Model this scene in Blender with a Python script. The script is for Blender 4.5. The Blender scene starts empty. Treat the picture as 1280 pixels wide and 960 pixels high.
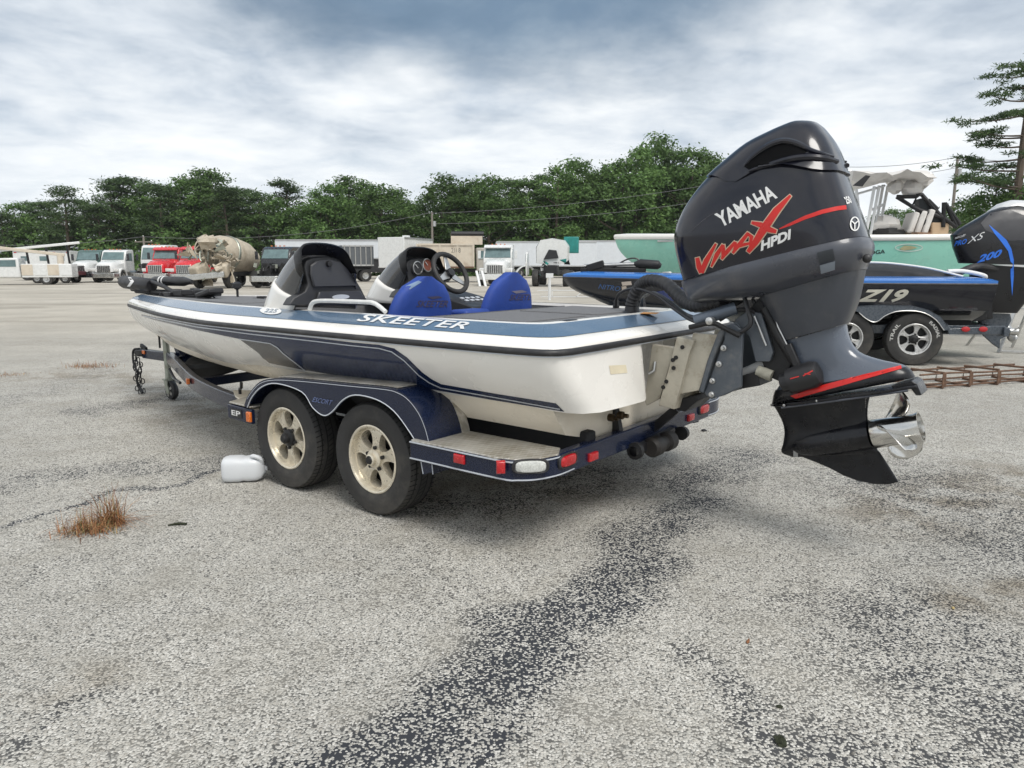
import bpy, bmesh, math, random
import numpy as np
from mathutils import Vector, Matrix
from mathutils.bvhtree import BVHTree
from mathutils.geometry import tessellate_polygon

# ------------------------------------------------------------------ camera, sky, sun, exposure
sc = bpy.context.scene
FPX, PITCH, CAMH = 906.2, math.radians(9.4), 1.4656
cam_d = bpy.data.cameras.new('camera'); cam = bpy.data.objects.new('camera', cam_d)
sc.collection.objects.link(cam); sc.camera = cam
cam.location = (0, 0, CAMH); cam.rotation_euler = (math.pi/2 - PITCH, 0, 0)
cam_d.sensor_width = 36; cam_d.lens = 36*FPX/1280; cam_d.clip_start = .05; cam_d.clip_end = 6000
sc.render.resolution_x, sc.render.resolution_y = 1024, 768
sc.view_settings.view_transform = 'Standard'; sc.view_settings.look = 'None'
sc.view_settings.exposure = 0.42; sc.view_settings.gamma = 1.0
sc.view_settings.use_curve_mapping = False

def nd(nt, typ, ins=None, **props):
    n = nt.nodes.new(typ)
    for k, v in props.items(): setattr(n, k, v)
    for k, v in (ins or {}).items():
        s = n.inputs[k]
        if isinstance(v, bpy.types.NodeSocket): nt.links.new(v, s)
        else: s.default_value = v
    return n
def math_n(nt, op, a, b=None, c=None, clamp=False):
    ins = {0: a}
    if b is not None: ins[1] = b
    if c is not None: ins[2] = c
    return nd(nt, 'ShaderNodeMath', ins, operation=op, use_clamp=clamp).outputs[0]
def mixc(nt, f, a, b, blend='MIX'):
    n = nt.nodes.new('ShaderNodeMix'); n.data_type = 'RGBA'; n.blend_type = blend
    for i, v in ((0, f), (6, a), (7, b)):
        if isinstance(v, bpy.types.NodeSocket): nt.links.new(v, n.inputs[i])
        else: n.inputs[i].default_value = v if i == 0 else (tuple(v) if len(v) == 4 else (*v, 1))
    return n.outputs[2]
def ramp(nt, fac, stops, interp='LINEAR'):
    n = nt.nodes.new('ShaderNodeValToRGB'); r = n.color_ramp; r.interpolation = interp
    while len(r.elements) < len(stops): r.elements.new(.5)
    for e, (p, c) in zip(r.elements, stops):
        e.position = p; e.color = (*c, 1) if len(c) == 3 else c
    nt.links.new(fac, n.inputs[0]); return n.outputs[0]
def maprange(nt, v, a, b, c=0., d=1., smooth=True):
    n = nd(nt, 'ShaderNodeMapRange', {0: v, 1: a, 2: b, 3: c, 4: d}); n.clamp = True
    if smooth: n.interpolation_type = 'SMOOTHSTEP'
    return n.outputs[0]

SUN_EL, SUN_AZ = math.radians(56), math.radians(150)     # azimuth clockwise from +Y: behind and right of the camera
sun_dir = Vector((math.sin(SUN_AZ)*math.cos(SUN_EL), math.cos(SUN_AZ)*math.cos(SUN_EL), math.sin(SUN_EL)))
world = bpy.data.worlds.new('World'); sc.world = world; world.use_nodes = True
nt = world.node_tree; nt.nodes.clear()
tc = nd(nt, 'ShaderNodeTexCoord'); sep = nd(nt, 'ShaderNodeSeparateXYZ', {0: tc.outputs['Generated']})
zc = math_n(nt, 'ADD', math_n(nt, 'MAXIMUM', sep.outputs[2], 0.0), .14)
px_ = math_n(nt, 'DIVIDE', sep.outputs[0], zc); py_ = math_n(nt, 'DIVIDE', sep.outputs[1], zc)
pl = nd(nt, 'ShaderNodeCombineXYZ', {0: px_, 1: py_, 2: 0.0}).outputs[0]
sky = nd(nt, 'ShaderNodeTexSky', sky_type='NISHITA'); sky.sun_disc = False
sky.sun_elevation = SUN_EL; sky.sun_rotation = SUN_AZ
skyc = nd(nt, 'ShaderNodeVectorMath', {0: sky.outputs[0], 3: .10}, operation='SCALE').outputs[0]
n1 = nd(nt, 'ShaderNodeTexNoise', {'Vector': pl, 'Scale': .72, 'Detail': 8.0, 'Roughness': .55, 'Distortion': .2})
n2 = nd(nt, 'ShaderNodeTexNoise', {'Vector': pl, 'Scale': .26, 'Detail': 3.0, 'Roughness': .5})
n3 = nd(nt, 'ShaderNodeTexNoise', {'Vector': pl, 'Scale': 2.0, 'Detail': 8.0, 'Roughness': .6, 'Distortion': .25})
# one heavy rain cloud standing ahead, high above the tree line
dx = math_n(nt, 'MULTIPLY', math_n(nt, 'SUBTRACT', px_, -.02), 1.02)
dy = math_n(nt, 'MULTIPLY', math_n(nt, 'SUBTRACT', py_, 1.6), .72)
rr = math_n(nt, 'SQRT', math_n(nt, 'ADD', math_n(nt, 'MULTIPLY', dx, dx), math_n(nt, 'MULTIPLY', dy, dy)))
rr = math_n(nt, 'ADD', rr, math_n(nt, 'MULTIPLY', math_n(nt, 'SUBTRACT', n1.outputs[0], .5), 1.15))
blob = maprange(nt, rr, .48, 1.02, 1., 0.)
lum = math_n(nt, 'ADD', math_n(nt, 'MULTIPLY', n1.outputs[0], .62), math_n(nt, 'MULTIPLY', n3.outputs[0], .38))
lum = math_n(nt, 'ADD', lum, math_n(nt, 'MULTIPLY', math_n(nt, 'SUBTRACT', n2.outputs[0], .5), .30))
cl = ramp(nt, lum, [(.31, (.27, .32, .39)), (.40, (.43, .485, .55)), (.46, (.57, .615, .665)), (.52, (.70, .73, .755)), (.60, (.84, .85, .855))])
dark = ramp(nt, lum, [(.30, (.085, .14, .205)), (.50, (.15, .22, .305)), (.70, (.30, .38, .46))])
cl = mixc(nt, blob, cl, dark)
hz = maprange(nt, sep.outputs[2], .02, .22, 1., 0.)
cl = mixc(nt, math_n(nt, 'MULTIPLY', hz, .60), cl, (.70, .74, .78))
cov = maprange(nt, n3.outputs[0], .25, .50, .86, .97)
fin = mixc(nt, cov, skyc, cl)
bg = nd(nt, 'ShaderNodeBackground', {'Color': fin, 'Strength': 1.0})
nt.links.new(bg.outputs[0], nd(nt, 'ShaderNodeOutputWorld').inputs[0])

sd = bpy.data.lights.new('sun', 'SUN'); sd.energy = 1.9; sd.angle = math.radians(26); sd.color = (1, .965, .91)
so = bpy.data.objects.new('sun', sd); sc.collection.objects.link(so)
so.rotation_euler = (-sun_dir).to_track_quat('-Z', 'Y').to_euler(); so.location = (0, 0, 60)

# ------------------------------------------------------------------ helpers
C = sc.collection
MATS = {}
def mat(name, col, rough=.5, metal=0., noise=.12, nscale=6., bump=0., bscale=40., coat=0., dirt=None, dirt_amt=.0, dscale=3., spec=.5, trans=0., alpha=1., rvar=.1):
    if name in MATS: return MATS[name]
    m = bpy.data.materials.new(name); m.use_nodes = True; nt = m.node_tree; p = nt.nodes['Principled BSDF']
    tc = nd(nt, 'ShaderNodeTexCoord').outputs['Object']
    ns = nd(nt, 'ShaderNodeTexNoise', {'Vector': tc, 'Scale': nscale, 'Detail': 5.0, 'Roughness': .6}).outputs[0]
    lo = [max(0, c*(1-noise)) for c in col]; hi = [min(1, c*(1+noise)) for c in col]
    c = ramp(nt, ns, [(.3, lo), (.7, hi)])
    if dirt:
        n2 = nd(nt, 'ShaderNodeTexNoise', {'Vector': tc, 'Scale': dscale, 'Detail': 8.0, 'Roughness': .68}).outputs[0]
        c = mixc(nt, maprange(nt, n2, .48, .75, 0, dirt_amt), c, dirt)
    nt.links.new(c, p.inputs['Base Color'])
    p.inputs['Metallic'].default_value = metal
    nt.links.new(maprange(nt, ns, .3, .7, max(.02, rough-rvar), min(1, rough+rvar)), p.inputs['Roughness'])
    p.inputs['Specular IOR Level'].default_value = spec
    p.inputs['Coat Weight'].default_value = coat; p.inputs['Coat Roughness'].default_value = .06
    if trans: p.inputs['Transmission Weight'].default_value = trans
    if alpha < 1: p.inputs['Alpha'].default_value = alpha
    if bump:
        nb = nd(nt, 'ShaderNodeTexNoise', {'Vector': tc, 'Scale': bscale, 'Detail': 4.0})
        b = nd(nt, 'ShaderNodeBump', {'Height': nb.outputs[0], 'Strength': bump, 'Distance': .01})
        nt.links.new(b.outputs[0], p.inputs['Normal'])
    MATS[name] = m; return m

def thing(name, label, cat, loc=(0, 0, 0), rotz=0., group=None):
    o = bpy.data.objects.new(name, None); C.objects.link(o); o.empty_display_size = .1
    o.location = loc; o.rotation_euler = (0, 0, rotz); o['label'] = label; o['category'] = cat
    if group: o['group'] = group
    return o
def tag(o, label, cat, group=None):
    o['label'] = label; o['category'] = cat
    if group: o['group'] = group
    return o
def copy_tree(o, parent=None):
    c = o.copy(); C.objects.link(c)
    if parent: c.parent = parent
    for ch in list(o.children): copy_tree(ch, c)
    return c

def catmull(P, n):
    P = [np.array(p, float) for p in P]; Q = [2*P[0]-P[1]]+P+[2*P[-1]-P[-2]]; out = []
    for i in range(1, len(Q)-2):
        for k in range(n):
            t = k/n; a, b, c, d = Q[i-1:i+3]
            out.append(.5*((2*b)+(c-a)*t+(2*a-5*b+4*c-d)*t*t+(3*b-a-3*c+d)*t**3))
    out.append(P[-1]); return out

class MB:
    def __init__(s): s.v = []; s.f = []
    def add(s, vs, fs):
        o = len(s.v); s.v += [tuple(map(float, v)) for v in vs]; s.f += [tuple(i+o for i in f) for f in fs]; return s
    def box(s, c, size, rz=0., rx=0., ry=0., taper=1.):
        M = Matrix.Translation(c) @ Matrix.Rotation(rz, 4, 'Z') @ Matrix.Rotation(ry, 4, 'Y') @ Matrix.Rotation(rx, 4, 'X')
        vs = []
        for k in (-1, 1):
            q = taper if k > 0 else 1
            for i, j in ((-1, -1), (1, -1), (1, 1), (-1, 1)):
                vs.append(M @ Vector((i*size[0]/2*q, j*size[1]/2*q, k*size[2]/2)))
        return s.add(vs, [(3, 2, 1, 0), (4, 5, 6, 7), (0, 1, 5, 4), (1, 2, 6, 5), (2, 3, 7, 6), (3, 0, 4, 7)])
    def beam(s, a, b, w, h, up=(0, 0, 1)):
        a, b = Vector(a), Vector(b); d = (b-a).normalized(); side = d.cross(Vector(up)).normalized(); u = side.cross(d)
        vs = [p+side*i*w/2+u*j*h/2 for p in (a, b) for i, j in ((-1, -1), (1, -1), (1, 1), (-1, 1))]
        return s.add(vs, [(3, 2, 1, 0), (4, 5, 6, 7), (0, 1, 5, 4), (1, 2, 6, 5), (2, 3, 7, 6), (3, 0, 4, 7)])
    def tube(s, path, r, seg=10, caps=True, smooth=0):
        P = [Vector(p) for p in (catmull(path, smooth) if smooth else path)]; n = len(P)
        rs = r if isinstance(r, (list, tuple)) else [r]*n
        if len(rs) != n: rs = list(np.interp(np.linspace(0, 1, n), np.linspace(0, 1, len(rs)), rs))
        ref = Vector((0, 0, 1)); vs = []; prev = None
        for i in range(n):
            d = (P[min(i+1, n-1)]-P[max(i-1, 0)]).normalized()
            if prev is None:
                if abs(d.dot(ref)) > .9: ref = Vector((1, 0, 0))
                a = d.cross(ref).normalized()
            else: a = (prev-d*prev.dot(d)).normalized()
            prev = a; b = d.cross(a)
            for k in range(seg):
                t = 2*math.pi*k/seg; vs.append(P[i]+(a*math.cos(t)+b*math.sin(t))*rs[i])
        fs = [(i*seg+k, i*seg+(k+1) % seg, (i+1)*seg+(k+1) % seg, (i+1)*seg+k) for i in range(n-1) for k in range(seg)]
        if caps: fs += [tuple(range(seg))[::-1], tuple((n-1)*seg+k for k in range(seg))]
        return s.add(vs, fs)
    def loft(s, rings, closed=True, cap0=False, cap1=False):
        n = len(rings[0]); vs = [p for r in rings for p in r]
        fs = [(i*n+k, i*n+(k+1) % n, (i+1)*n+(k+1) % n, (i+1)*n+k) for i in range(len(rings)-1) for k in range(n if closed else n-1)]
        if cap0: fs.append(tuple(range(n))[::-1])
        if cap1: fs.append(tuple((len(rings)-1)*n+k for k in range(n)))
        return s.add(vs, fs)
    def lathe(s, prof, c=(0, 0, 0), axis=(0, 0, 1), seg=24):   # prof: (radius, along)
        a = Vector(axis).normalized(); u = a.orthogonal().normalized(); w = a.cross(u); c = Vector(c)
        rings = [[c+a*h+(u*math.cos(2*math.pi*k/seg)+w*math.sin(2*math.pi*k/seg))*r for k in range(seg)] for r, h in prof]
        return s.loft(rings)
    def prism(s, poly, fn0, fn1):   # poly of 2-D points, two functions to 3-D
        n = len(poly); vs = [fn0(p) for p in poly]+[fn1(p) for p in poly]
        fs = [(k, (k+1) % n, n+(k+1) % n, n+k) for k in range(n)]
        tri = tessellate_polygon([[Vector((p[0], p[1], 0)) for p in poly]])
        fs += [tuple(t) for t in tri]+[tuple(n+i for i in t[::-1]) for t in tri]
        return s.add(vs, fs)
    def prism_xz(s, poly, y0, y1): return s.prism(poly, lambda p: (p[0], y0, p[1]), lambda p: (p[0], y1, p[1]))
    def prism_xy(s, poly, z0, z1): return s.prism(poly, lambda p: (p[0], p[1], z0), lambda p: (p[0], p[1], z1))
    def ball(s, c, r, seg=10, rings=6, jit=0., rnd=None):
        vs = []; c = Vector(c); r = Vector(r if hasattr(r, '__len__') else (r, r, r))
        for i in range(rings+1):
            th = math.pi*i/rings
            for k in range(seg):
                ph = 2*math.pi*k/seg; q = 1+(rnd.uniform(-jit, jit) if jit else 0)
                vs.append(c+Vector((r.x*math.sin(th)*math.cos(ph), r.y*math.sin(th)*math.sin(ph), r.z*math.cos(th)))*q)
        fs = [(i*seg+k, (i+1)*seg+k, (i+1)*seg+(k+1) % seg, i*seg+(k+1) % seg) for i in range(rings) for k in range(seg)]
        return s.add(vs, fs)
    def build(s, name, m, parent=None, off=None, bevel=0., smooth=35, bseg=2, solid=0., kind=None, sub=0):
        me = bpy.data.meshes.new(name)
        vs = s.v if off is None else [(a-off[0], b-off[1], c-off[2]) for a, b, c in s.v]
        me.from_pydata(vs, [], s.f); me.validate()
        bm = bmesh.new(); bm.from_mesh(me); bmesh.ops.remove_doubles(bm, verts=bm.verts, dist=1e-5)
        bmesh.ops.recalc_face_normals(bm, faces=bm.faces); bm.to_mesh(me); bm.free()
        if smooth:
            me.polygons.foreach_set('use_smooth', [True]*len(me.polygons)); me.set_sharp_from_angle(angle=math.radians(smooth))
        me.materials.append(m)
        o = bpy.data.objects.new(name, me); C.objects.link(o)
        if parent: o.parent = parent
        if kind: o['kind'] = kind
        if solid: md = o.modifiers.new('solid', 'SOLIDIFY'); md.thickness = solid; md.offset = 0
        if bevel:
            md = o.modifiers.new('bevel', 'BEVEL'); md.width = bevel; md.segments = bseg; md.limit_method = 'ANGLE'; md.angle_limit = math.radians(40); md.harden_normals = False
        if sub: md = o.modifiers.new('sub', 'SUBSURF'); md.levels = sub; md.render_levels = sub
        return o

# a pixel of the 1280x960 photograph gives a direction; distances come from planes or surfaces met by that ray
def ray(px, py):
    u, v = (px-640)/FPX, (480-py)/FPX; cp, sp = math.cos(PITCH), math.sin(PITCH)
    return Vector((u, cp+v*sp, -sp+v*cp))
CAMP = Vector((0, 0, CAMH))
def ground_at(px, py, z=0.): d = ray(px, py); return CAMP+d*((z-CAMH)/d.z)
def at_depth(px, py, Y): d = ray(px, py); return CAMP+d*(Y/d.y)
BTH = math.radians(141.922); BO = Vector((.7734, 4.312, 0))
BM = Matrix.Translation(BO) @ Matrix.Rotation(BTH, 4, 'Z'); BMI = BM.inverted()
def bp(px, py, y=0.):      # boat frame point on the boat's lengthwise plane at y
    o = BMI @ CAMP; d = BMI.to_3x3() @ ray(px, py); return o+d*((y-o.y)/d.y)
def bpz(px, py, z): o = BMI @ CAMP; d = BMI.to_3x3() @ ray(px, py); return o+d*((z-o.z)/d.z)
def wmat(o):
    m = Matrix.Translation(o.location) @ o.rotation_euler.to_matrix().to_4x4() @ Matrix.Diagonal((*o.scale, 1))
    return wmat(o.parent) @ m if o.parent else m
def bvh(objs):
    V = []; F = []
    for o in objs:
        M = wmat(o); b = len(V); V += [M @ v.co for v in o.data.vertices]; F += [tuple(i+b for i in p.vertices) for p in o.data.polygons]
    return BVHTree.FromPolygons(V, F)
def _refine(bm, L):
    for _ in range(7):
        es = [e for e in bm.edges if (e.verts[0].co-e.verts[1].co).length > L]
        if not es: break
        bmesh.ops.subdivide_edges(bm, edges=es, cuts=1); bmesh.ops.triangulate(bm, faces=bm.faces)
def _project(bm, tree, name, m, parent, off):
    inv = wmat(parent).inverted(); dead = []
    for v in bm.verts:
        d = ray(v.co.x, v.co.y).normalized(); h, n, i, t = tree.ray_cast(CAMP, d)
        if h is None: dead.append(v); continue
        if n.dot(d) > 0: n = -n
        v.co = inv @ (h+n*off)
    bmesh.ops.delete(bm, geom=dead, context='VERTS')
    me = bpy.data.meshes.new(name); bm.to_mesh(me); bm.free(); me.materials.append(m)
    me.polygons.foreach_set('use_smooth', [True]*len(me.polygons))
    o = bpy.data.objects.new(name, me); C.objects.link(o); o.parent = parent; return o
def decal(name, polys, tree, m, parent, off=.003, L=7.):
    bm = bmesh.new()
    for poly in polys:
        vs = [bm.verts.new((p[0], p[1], 0)) for p in poly]
        for t in tessellate_polygon([[Vector((*p, 0)) for p in poly]]): bm.faces.new([vs[i] for i in t])
    _refine(bm, L); return _project(bm, tree, name, m, parent, off)
def line_poly(pts, w):
    P = [np.array(p, float) for p in pts]; L = []; R = []
    for i, p in enumerate(P):
        d = P[min(i+1, len(P)-1)]-P[max(i-1, 0)]; d /= np.linalg.norm(d); n = np.array([-d[1], d[0]])
        ww = w[i] if hasattr(w, '__len__') else w
        L.append(tuple(p+n*ww/2)); R.append(tuple(p-n*ww/2))
    return L+R[::-1]
def text_mesh(txt, shear=0., bold=0., width=1., spacing=1.):
    cu = bpy.data.curves.new('t', 'FONT'); cu.body = txt; cu.shear = shear; cu.offset = bold; cu.space_character = spacing; cu.resolution_u = 3; cu.fill_mode = 'FRONT'
    o = bpy.data.objects.new('t', cu); C.objects.link(o); dg = bpy.context.evaluated_depsgraph_get()
    me = bpy.data.meshes.new_from_object(o.evaluated_get(dg)); bpy.data.objects.remove(o); bpy.data.curves.remove(cu)
    bm = bmesh.new(); bm.from_mesh(me); bpy.data.meshes.remove(me)
    bmesh.ops.triangulate(bm, faces=bm.faces)
    xs = [v.co.x for v in bm.verts]; ys = [v.co.y for v in bm.verts]
    x0, x1, y0, y1 = min(xs), max(xs), min(ys), max(ys)
    for v in bm.verts: v.co = ((v.co.x-x0)/(x1-x0), (v.co.y-y0)/(y1-y0), 0)
    return bm
def text_px(name, txt, bl, br, tl, tree, m, parent, off=.004, L=6., **k):   # bottom-left, bottom-right, top-left pixels of the word's box
    bm = text_mesh(txt, **k); bl, br, tl = Vector(bl), Vector(br), Vector(tl)
    for v in bm.verts: q = bl+(br-bl)*v.co.x+(tl-bl)*v.co.y; v.co = (q.x, q.y, 0)
    _refine(bm, L); return _project(bm, tree, name, m, parent, off)
def text_plane(name, txt, origin, right, up, m, parent, **k):              # flat lettering on a flat face
    bm = text_mesh(txt, **k); o, r, u = Vector(origin), Vector(right), Vector(up)
    for v in bm.verts: v.co = o+r*v.co.x+u*v.co.y
    me = bpy.data.meshes.new(name); bm.to_mesh(me); bm.free(); me.materials.append(m)
    ob = bpy.data.objects.new(name, me); C.objects.link(ob); ob.parent = parent; return ob

# materials
gel = mat('gelcoat_white', (.83, .81, .765), .26, noise=.02, nscale=2, coat=.4, dirt=(.66, .58, .46), dirt_amt=.10, dscale=1.2)
gelcream = mat('gelcoat_cream', (.78, .71, .59), .33, noise=.05, nscale=3, coat=.25, dirt=(.50, .40, .26), dirt_amt=.3, dscale=3)
bluegrey = mat('blue_flake', (.085, .145, .225), .3, noise=.12, nscale=300, coat=.5, dirt=(.2, .25, .30), dirt_amt=.4, dscale=2.5)
navy = mat('navy_flake', (.010, .020, .058), .22, noise=.3, nscale=300, coat=.4, spec=.4)
charcoal = mat('charcoal_flake', (.045, .047, .052), .3, noise=.2, nscale=250, coat=.6)
silver = mat('silver_line', (.5, .53, .57), .35, noise=.05)
trailer_blue = mat('trailer_blue_paint', (.006, .0115, .034), .24, noise=.2, nscale=200, coat=.2, spec=.4, dirt=(.04, .04, .045), dirt_amt=.25, dscale=5)
rub = mat('rubber_black', (.022, .022, .024), .55, noise=.3, nscale=20, dirt=(.10, .095, .09), dirt_amt=.5, dscale=6)
tyre_m = mat('tyre_rubber', (.024, .0235, .023), .72, noise=.3, nscale=8, bump=.15, bscale=60, dirt=(.10, .09, .075), dirt_amt=.55, dscale=3.5)
blackp = mat('black_plastic', (.016, .016, .018), .42, noise=.2, nscale=10)
blackg = mat('black_gloss', (.0085, .009, .014), .16, noise=.25, nscale=4, coat=.6, rvar=.06, dirt=(.045, .045, .05), dirt_amt=.5, dscale=4)
cowl_m = mat('cowl_paint', (.0058, .0064, .0135), .20, noise=.2, nscale=3, coat=.42, rvar=.05, spec=.4, dirt=(.02, .02, .024), dirt_amt=.5, dscale=7)
eng_grey = mat('engine_grey', (.056, .061, .076), .34, noise=.1, nscale=5, coat=.3, dirt=(.11, .11, .115), dirt_amt=.5, dscale=6)
eng_black = mat('engine_black', (.006, .0065, .009), .3, noise=.3, nscale=12, coat=.12, spec=.35, dirt=(.028, .028, .028), dirt_amt=.5, dscale=10)
brk = mat('bracket_grey', (.075, .088, .105), .42, noise=.12, nscale=9, dirt=(.2, .19, .17), dirt_amt=.45, dscale=9)
plate_m = mat('plate_offwhite', (.42, .39, .32), .45, noise=.1, nscale=12, dirt=(.16, .12, .07), dirt_amt=.6, dscale=10)
steel = mat('bright_steel', (.62, .61, .58), .16, metal=1., noise=.06, nscale=9)
alu = mat('dull_aluminium', (.55, .55, .54), .38, metal=1., noise=.1, nscale=20)
zinc = mat('zinc_plated', (.33, .35, .30), .45, metal=.7, noise=.2, nscale=15, dirt=(.2, .16, .08), dirt_amt=.5, dscale=14)
rim_m = mat('rim_tarnished', (.68, .62, .50), .3, metal=.42, noise=.08, nscale=14, dirt=(.30, .23, .14), dirt_amt=.5, dscale=9)
carpet = mat('deck_carpet', (.15, .152, .158), .95, noise=.25, nscale=120, bump=.4, bscale=300)
seat_blue = mat('seat_cover_blue', (.014, .050, .27), .6, noise=.15, nscale=8, bump=.2, bscale=160)
red_l = mat('red_lens', (.42, .012, .016), .2, noise=.15, nscale=60, coat=.5)
amb_l = mat('amber_lens', (.62, .14, .015), .25, noise=.15, nscale=60, coat=.5)
clr_l = mat('clear_lens', (.55, .56, .53), .15, noise=.25, nscale=120, coat=.5)
red_d = mat('decal_red', (.55, .018, .014), .35, noise=.08, nscale=12)
white_d = mat('decal_white', (.72, .72, .71), .4, noise=.05, nscale=12)
smoke = mat('smoked_acrylic', (.10, .105, .115), .06, noise=.05, coat=.5, trans=.55)
dashgrey = mat('dash_grey', (.033, .034, .037), .5, noise=.15, nscale=14, bump=.1, bscale=200)
dark_m = mat('dark_metal', (.02, .02, .021), .5, metal=.4, noise=.3, nscale=12)
def tread_mat():
    m = bpy.data.materials.new('tread_plate'); m.use_nodes = True; nt = m.node_tree; p = nt.nodes['Principled BSDF']
    tcv = nd(nt, 'ShaderNodeTexCoord').outputs['Object']
    def lug(rot, ox):
        mp = nd(nt, 'ShaderNodeMapping', {0: tcv, 1: (ox, 0, 0), 2: (0, 0, rot), 3: (34, 17, 1)}).outputs[0]
        fr = nd(nt, 'ShaderNodeVectorMath', {0: mp}, operation='FRACTION').outputs[0]
        s = nd(nt, 'ShaderNodeSeparateXYZ', {0: fr})
        a = math_n(nt, 'ABSOLUTE', math_n(nt, 'SUBTRACT', s.outputs[0], .5)); b = math_n(nt, 'ABSOLUTE', math_n(nt, 'SUBTRACT', s.outputs[1], .5))
        return math_n(nt, 'MULTIPLY', maprange(nt, a, .10, .22, 1, 0), maprange(nt, b, .28, .42, 1, 0))
    h = math_n(nt, 'MAXIMUM', lug(.785, 0), lug(-.785, .5))
    ns = nd(nt, 'ShaderNodeTexNoise', {'Vector': tcv, 'Scale': 9., 'Detail': 6.}).outputs[0]
    c = ramp(nt, ns, [(.35, (.33, .30, .24)), (.65, (.52, .50, .45))])
    nt.links.new(mixc(nt, math_n(nt, 'MULTIPLY', h, .55), c, (.62, .60, .56)), p.inputs['Base Color'])
    p.inputs['Metallic'].default_value = .55; p.inputs['Roughness'].default_value = .42
    nt.links.new(nd(nt, 'ShaderNodeBump', {'Height': h, 'Strength': .7, 'Distance': .004}).outputs[0], p.inputs['Normal']); return m
tread = tread_mat()
# ------------------------------------------------------------------ ground
def seg_d(P, pts):
    best = np.full(len(P), 1e9)
    for a, b in zip(pts[:-1], pts[1:]):
        a, b = np.array(a), np.array(b); d = b-a; t = np.clip(((P-a)@d)/(d@d), 0, 1); q = a+t[:, None]*d
        best = np.minimum(best, np.hypot(*(P-q).T))
    return best
def gp(*pix): return [tuple(ground_at(*p).xy) for p in pix]
def make_ground():
    def axis(lo, hi, flo, fhi, st):
        a = list(np.arange(flo, fhi+1e-6, st)); s = st; x = flo
        while x > lo: s *= 1.35; x -= s; a.insert(0, x)
        s = st; x = a[-1]
        while x < hi: s *= 1.35; x += s; a.append(x)
        return np.array(a)
    X = axis(-1500, 1500, -6, 6, .05); Y = axis(-400, 2500, 1.4, 10, .05)
    xx, yy = np.meshgrid(X, Y); P = np.stack([xx.ravel(), yy.ravel()], 1); nx, ny = len(X), len(Y)
    st = np.zeros(len(P)); x_, y_ = P[:, 0], P[:, 1]
    Pw = P+np.stack([.07*np.sin(5.1*y_+1.3*x_)+.05*np.sin(11.7*y_+3*x_), .07*np.sin(6.3*x_+2*y_)+.05*np.sin(13.1*x_-4*y_)], 1)*np.clip(y_/4, .3, 1.2)[:, None]
    def blotch(pts, w, k):
        nonlocal st
        st = np.maximum(st, k*np.clip(1.35-seg_d(Pw, pts)/w, 0, 1))
    blotch(gp((925, 572), (862, 605)), .34, .50)
    blotch(gp((880, 600), (825, 660), (765, 745)), .24, .66); blotch(gp((830, 680), (720, 735), (640, 790)), .16, .55)
    blotch(gp((755, 745), (660, 815), (600, 860), (530, 905), (440, 960), (360, 1010)), .21, .74); blotch(gp((720, 780), (640, 880), (560, 960)), .14, .62)
    blotch(gp((880, 820), (925, 870), (950, 925)), .11, .40)
    blotch(gp((1150, 610), (1300, 680)), .8, .40); blotch(gp((1130, 780), (1300, 900)), .5, .42); blotch(gp((1000, 960), (1250, 960)), .25, .40); blotch(gp((480, 700), (600, 760)), .25, .14)
    blotch(gp((0, 655), (110, 630), (225, 605), (300, 572)), .045, .75)
    blotch(gp((0, 600), (120, 590), (240, 580)), .28, .42); blotch(gp((560, 630), (650, 620), (760, 585)), .28, .45)  # the blotch below the trailer stern paints its soft shade into the ground colour
    blotch(gp((100, 515), (200, 500), (250, 490)), .30, .40); blotch(gp((960, 745), (1060, 740), (1120, 725)), .07, .3)
    blotch(gp((0, 505), (110, 470), (180, 425)), .25, .25); blotch(gp((30, 730), (120, 700)), .10, .25); blotch(gp((30, 940), (70, 905), (110, 860)), .06, .4)
    oil = np.zeros(len(P))
    for pts, w, k in ((gp((1130, 640), (1290, 600)), .45, .7), (gp((1200, 750), (1290, 740)), .18, .8), (gp((560, 625), (700, 600)), .5, .5), (gp((60, 470), (180, 470), (250, 520)), .5, .5), (gp((70, 880), (120, 850)), .14, .45)):  # the patch below the trailer stern is painted shade, not oil
        oil = np.maximum(oil, k*np.clip(1.3-seg_d(P, pts)/w, 0, 1))
    sand = np.clip((P[:, 1]-8)/12, 0, 1)*np.clip((14-P[:, 0])/10, .35, 1)
    z = .0*P[:, 0]
    me = bpy.data.meshes.new('ground')
    idx = np.arange(nx*ny).reshape(ny, nx)
    F = np.stack([idx[:-1, :-1], idx[:-1, 1:], idx[1:, 1:], idx[1:, :-1]], -1).reshape(-1, 4)
    me.from_pydata(np.column_stack([P, z]).tolist(), [], F.tolist())
    for nm, a in (('stain_shade', st), ('oil', oil), ('sand', sand)):
        at = me.attributes.new(nm, 'FLOAT', 'POINT'); at.data.foreach_set('value', a.astype(np.float32))
    m = bpy.data.materials.new('chip_seal'); m.use_nodes = True; nt = m.node_tree; p = nt.nodes['Principled BSDF']
    tcv = nd(nt, 'ShaderNodeTexCoord').outputs['Object']
    A = {k: nd(nt, 'ShaderNodeAttribute', attribute_name=k).outputs['Fac'] for k in ('stain_shade', 'oil', 'sand')}
    def noise(s, d=5., r=.6): return nd(nt, 'ShaderNodeTexNoise', {'Vector': tcv, 'Scale': s, 'Detail': d, 'Roughness': r}).outputs[0]
    wob = nd(nt, 'ShaderNodeTexNoise', {'Vector': tcv, 'Scale': 60., 'Detail': 2.})
    wv = nd(nt, 'ShaderNodeVectorMath', {0: wob.outputs['Color'], 3: .006}, operation='SCALE').outputs[0]
    tv = nd(nt, 'ShaderNodeVectorMath', {0: tcv, 1: wv}, operation='ADD').outputs[0]
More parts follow.
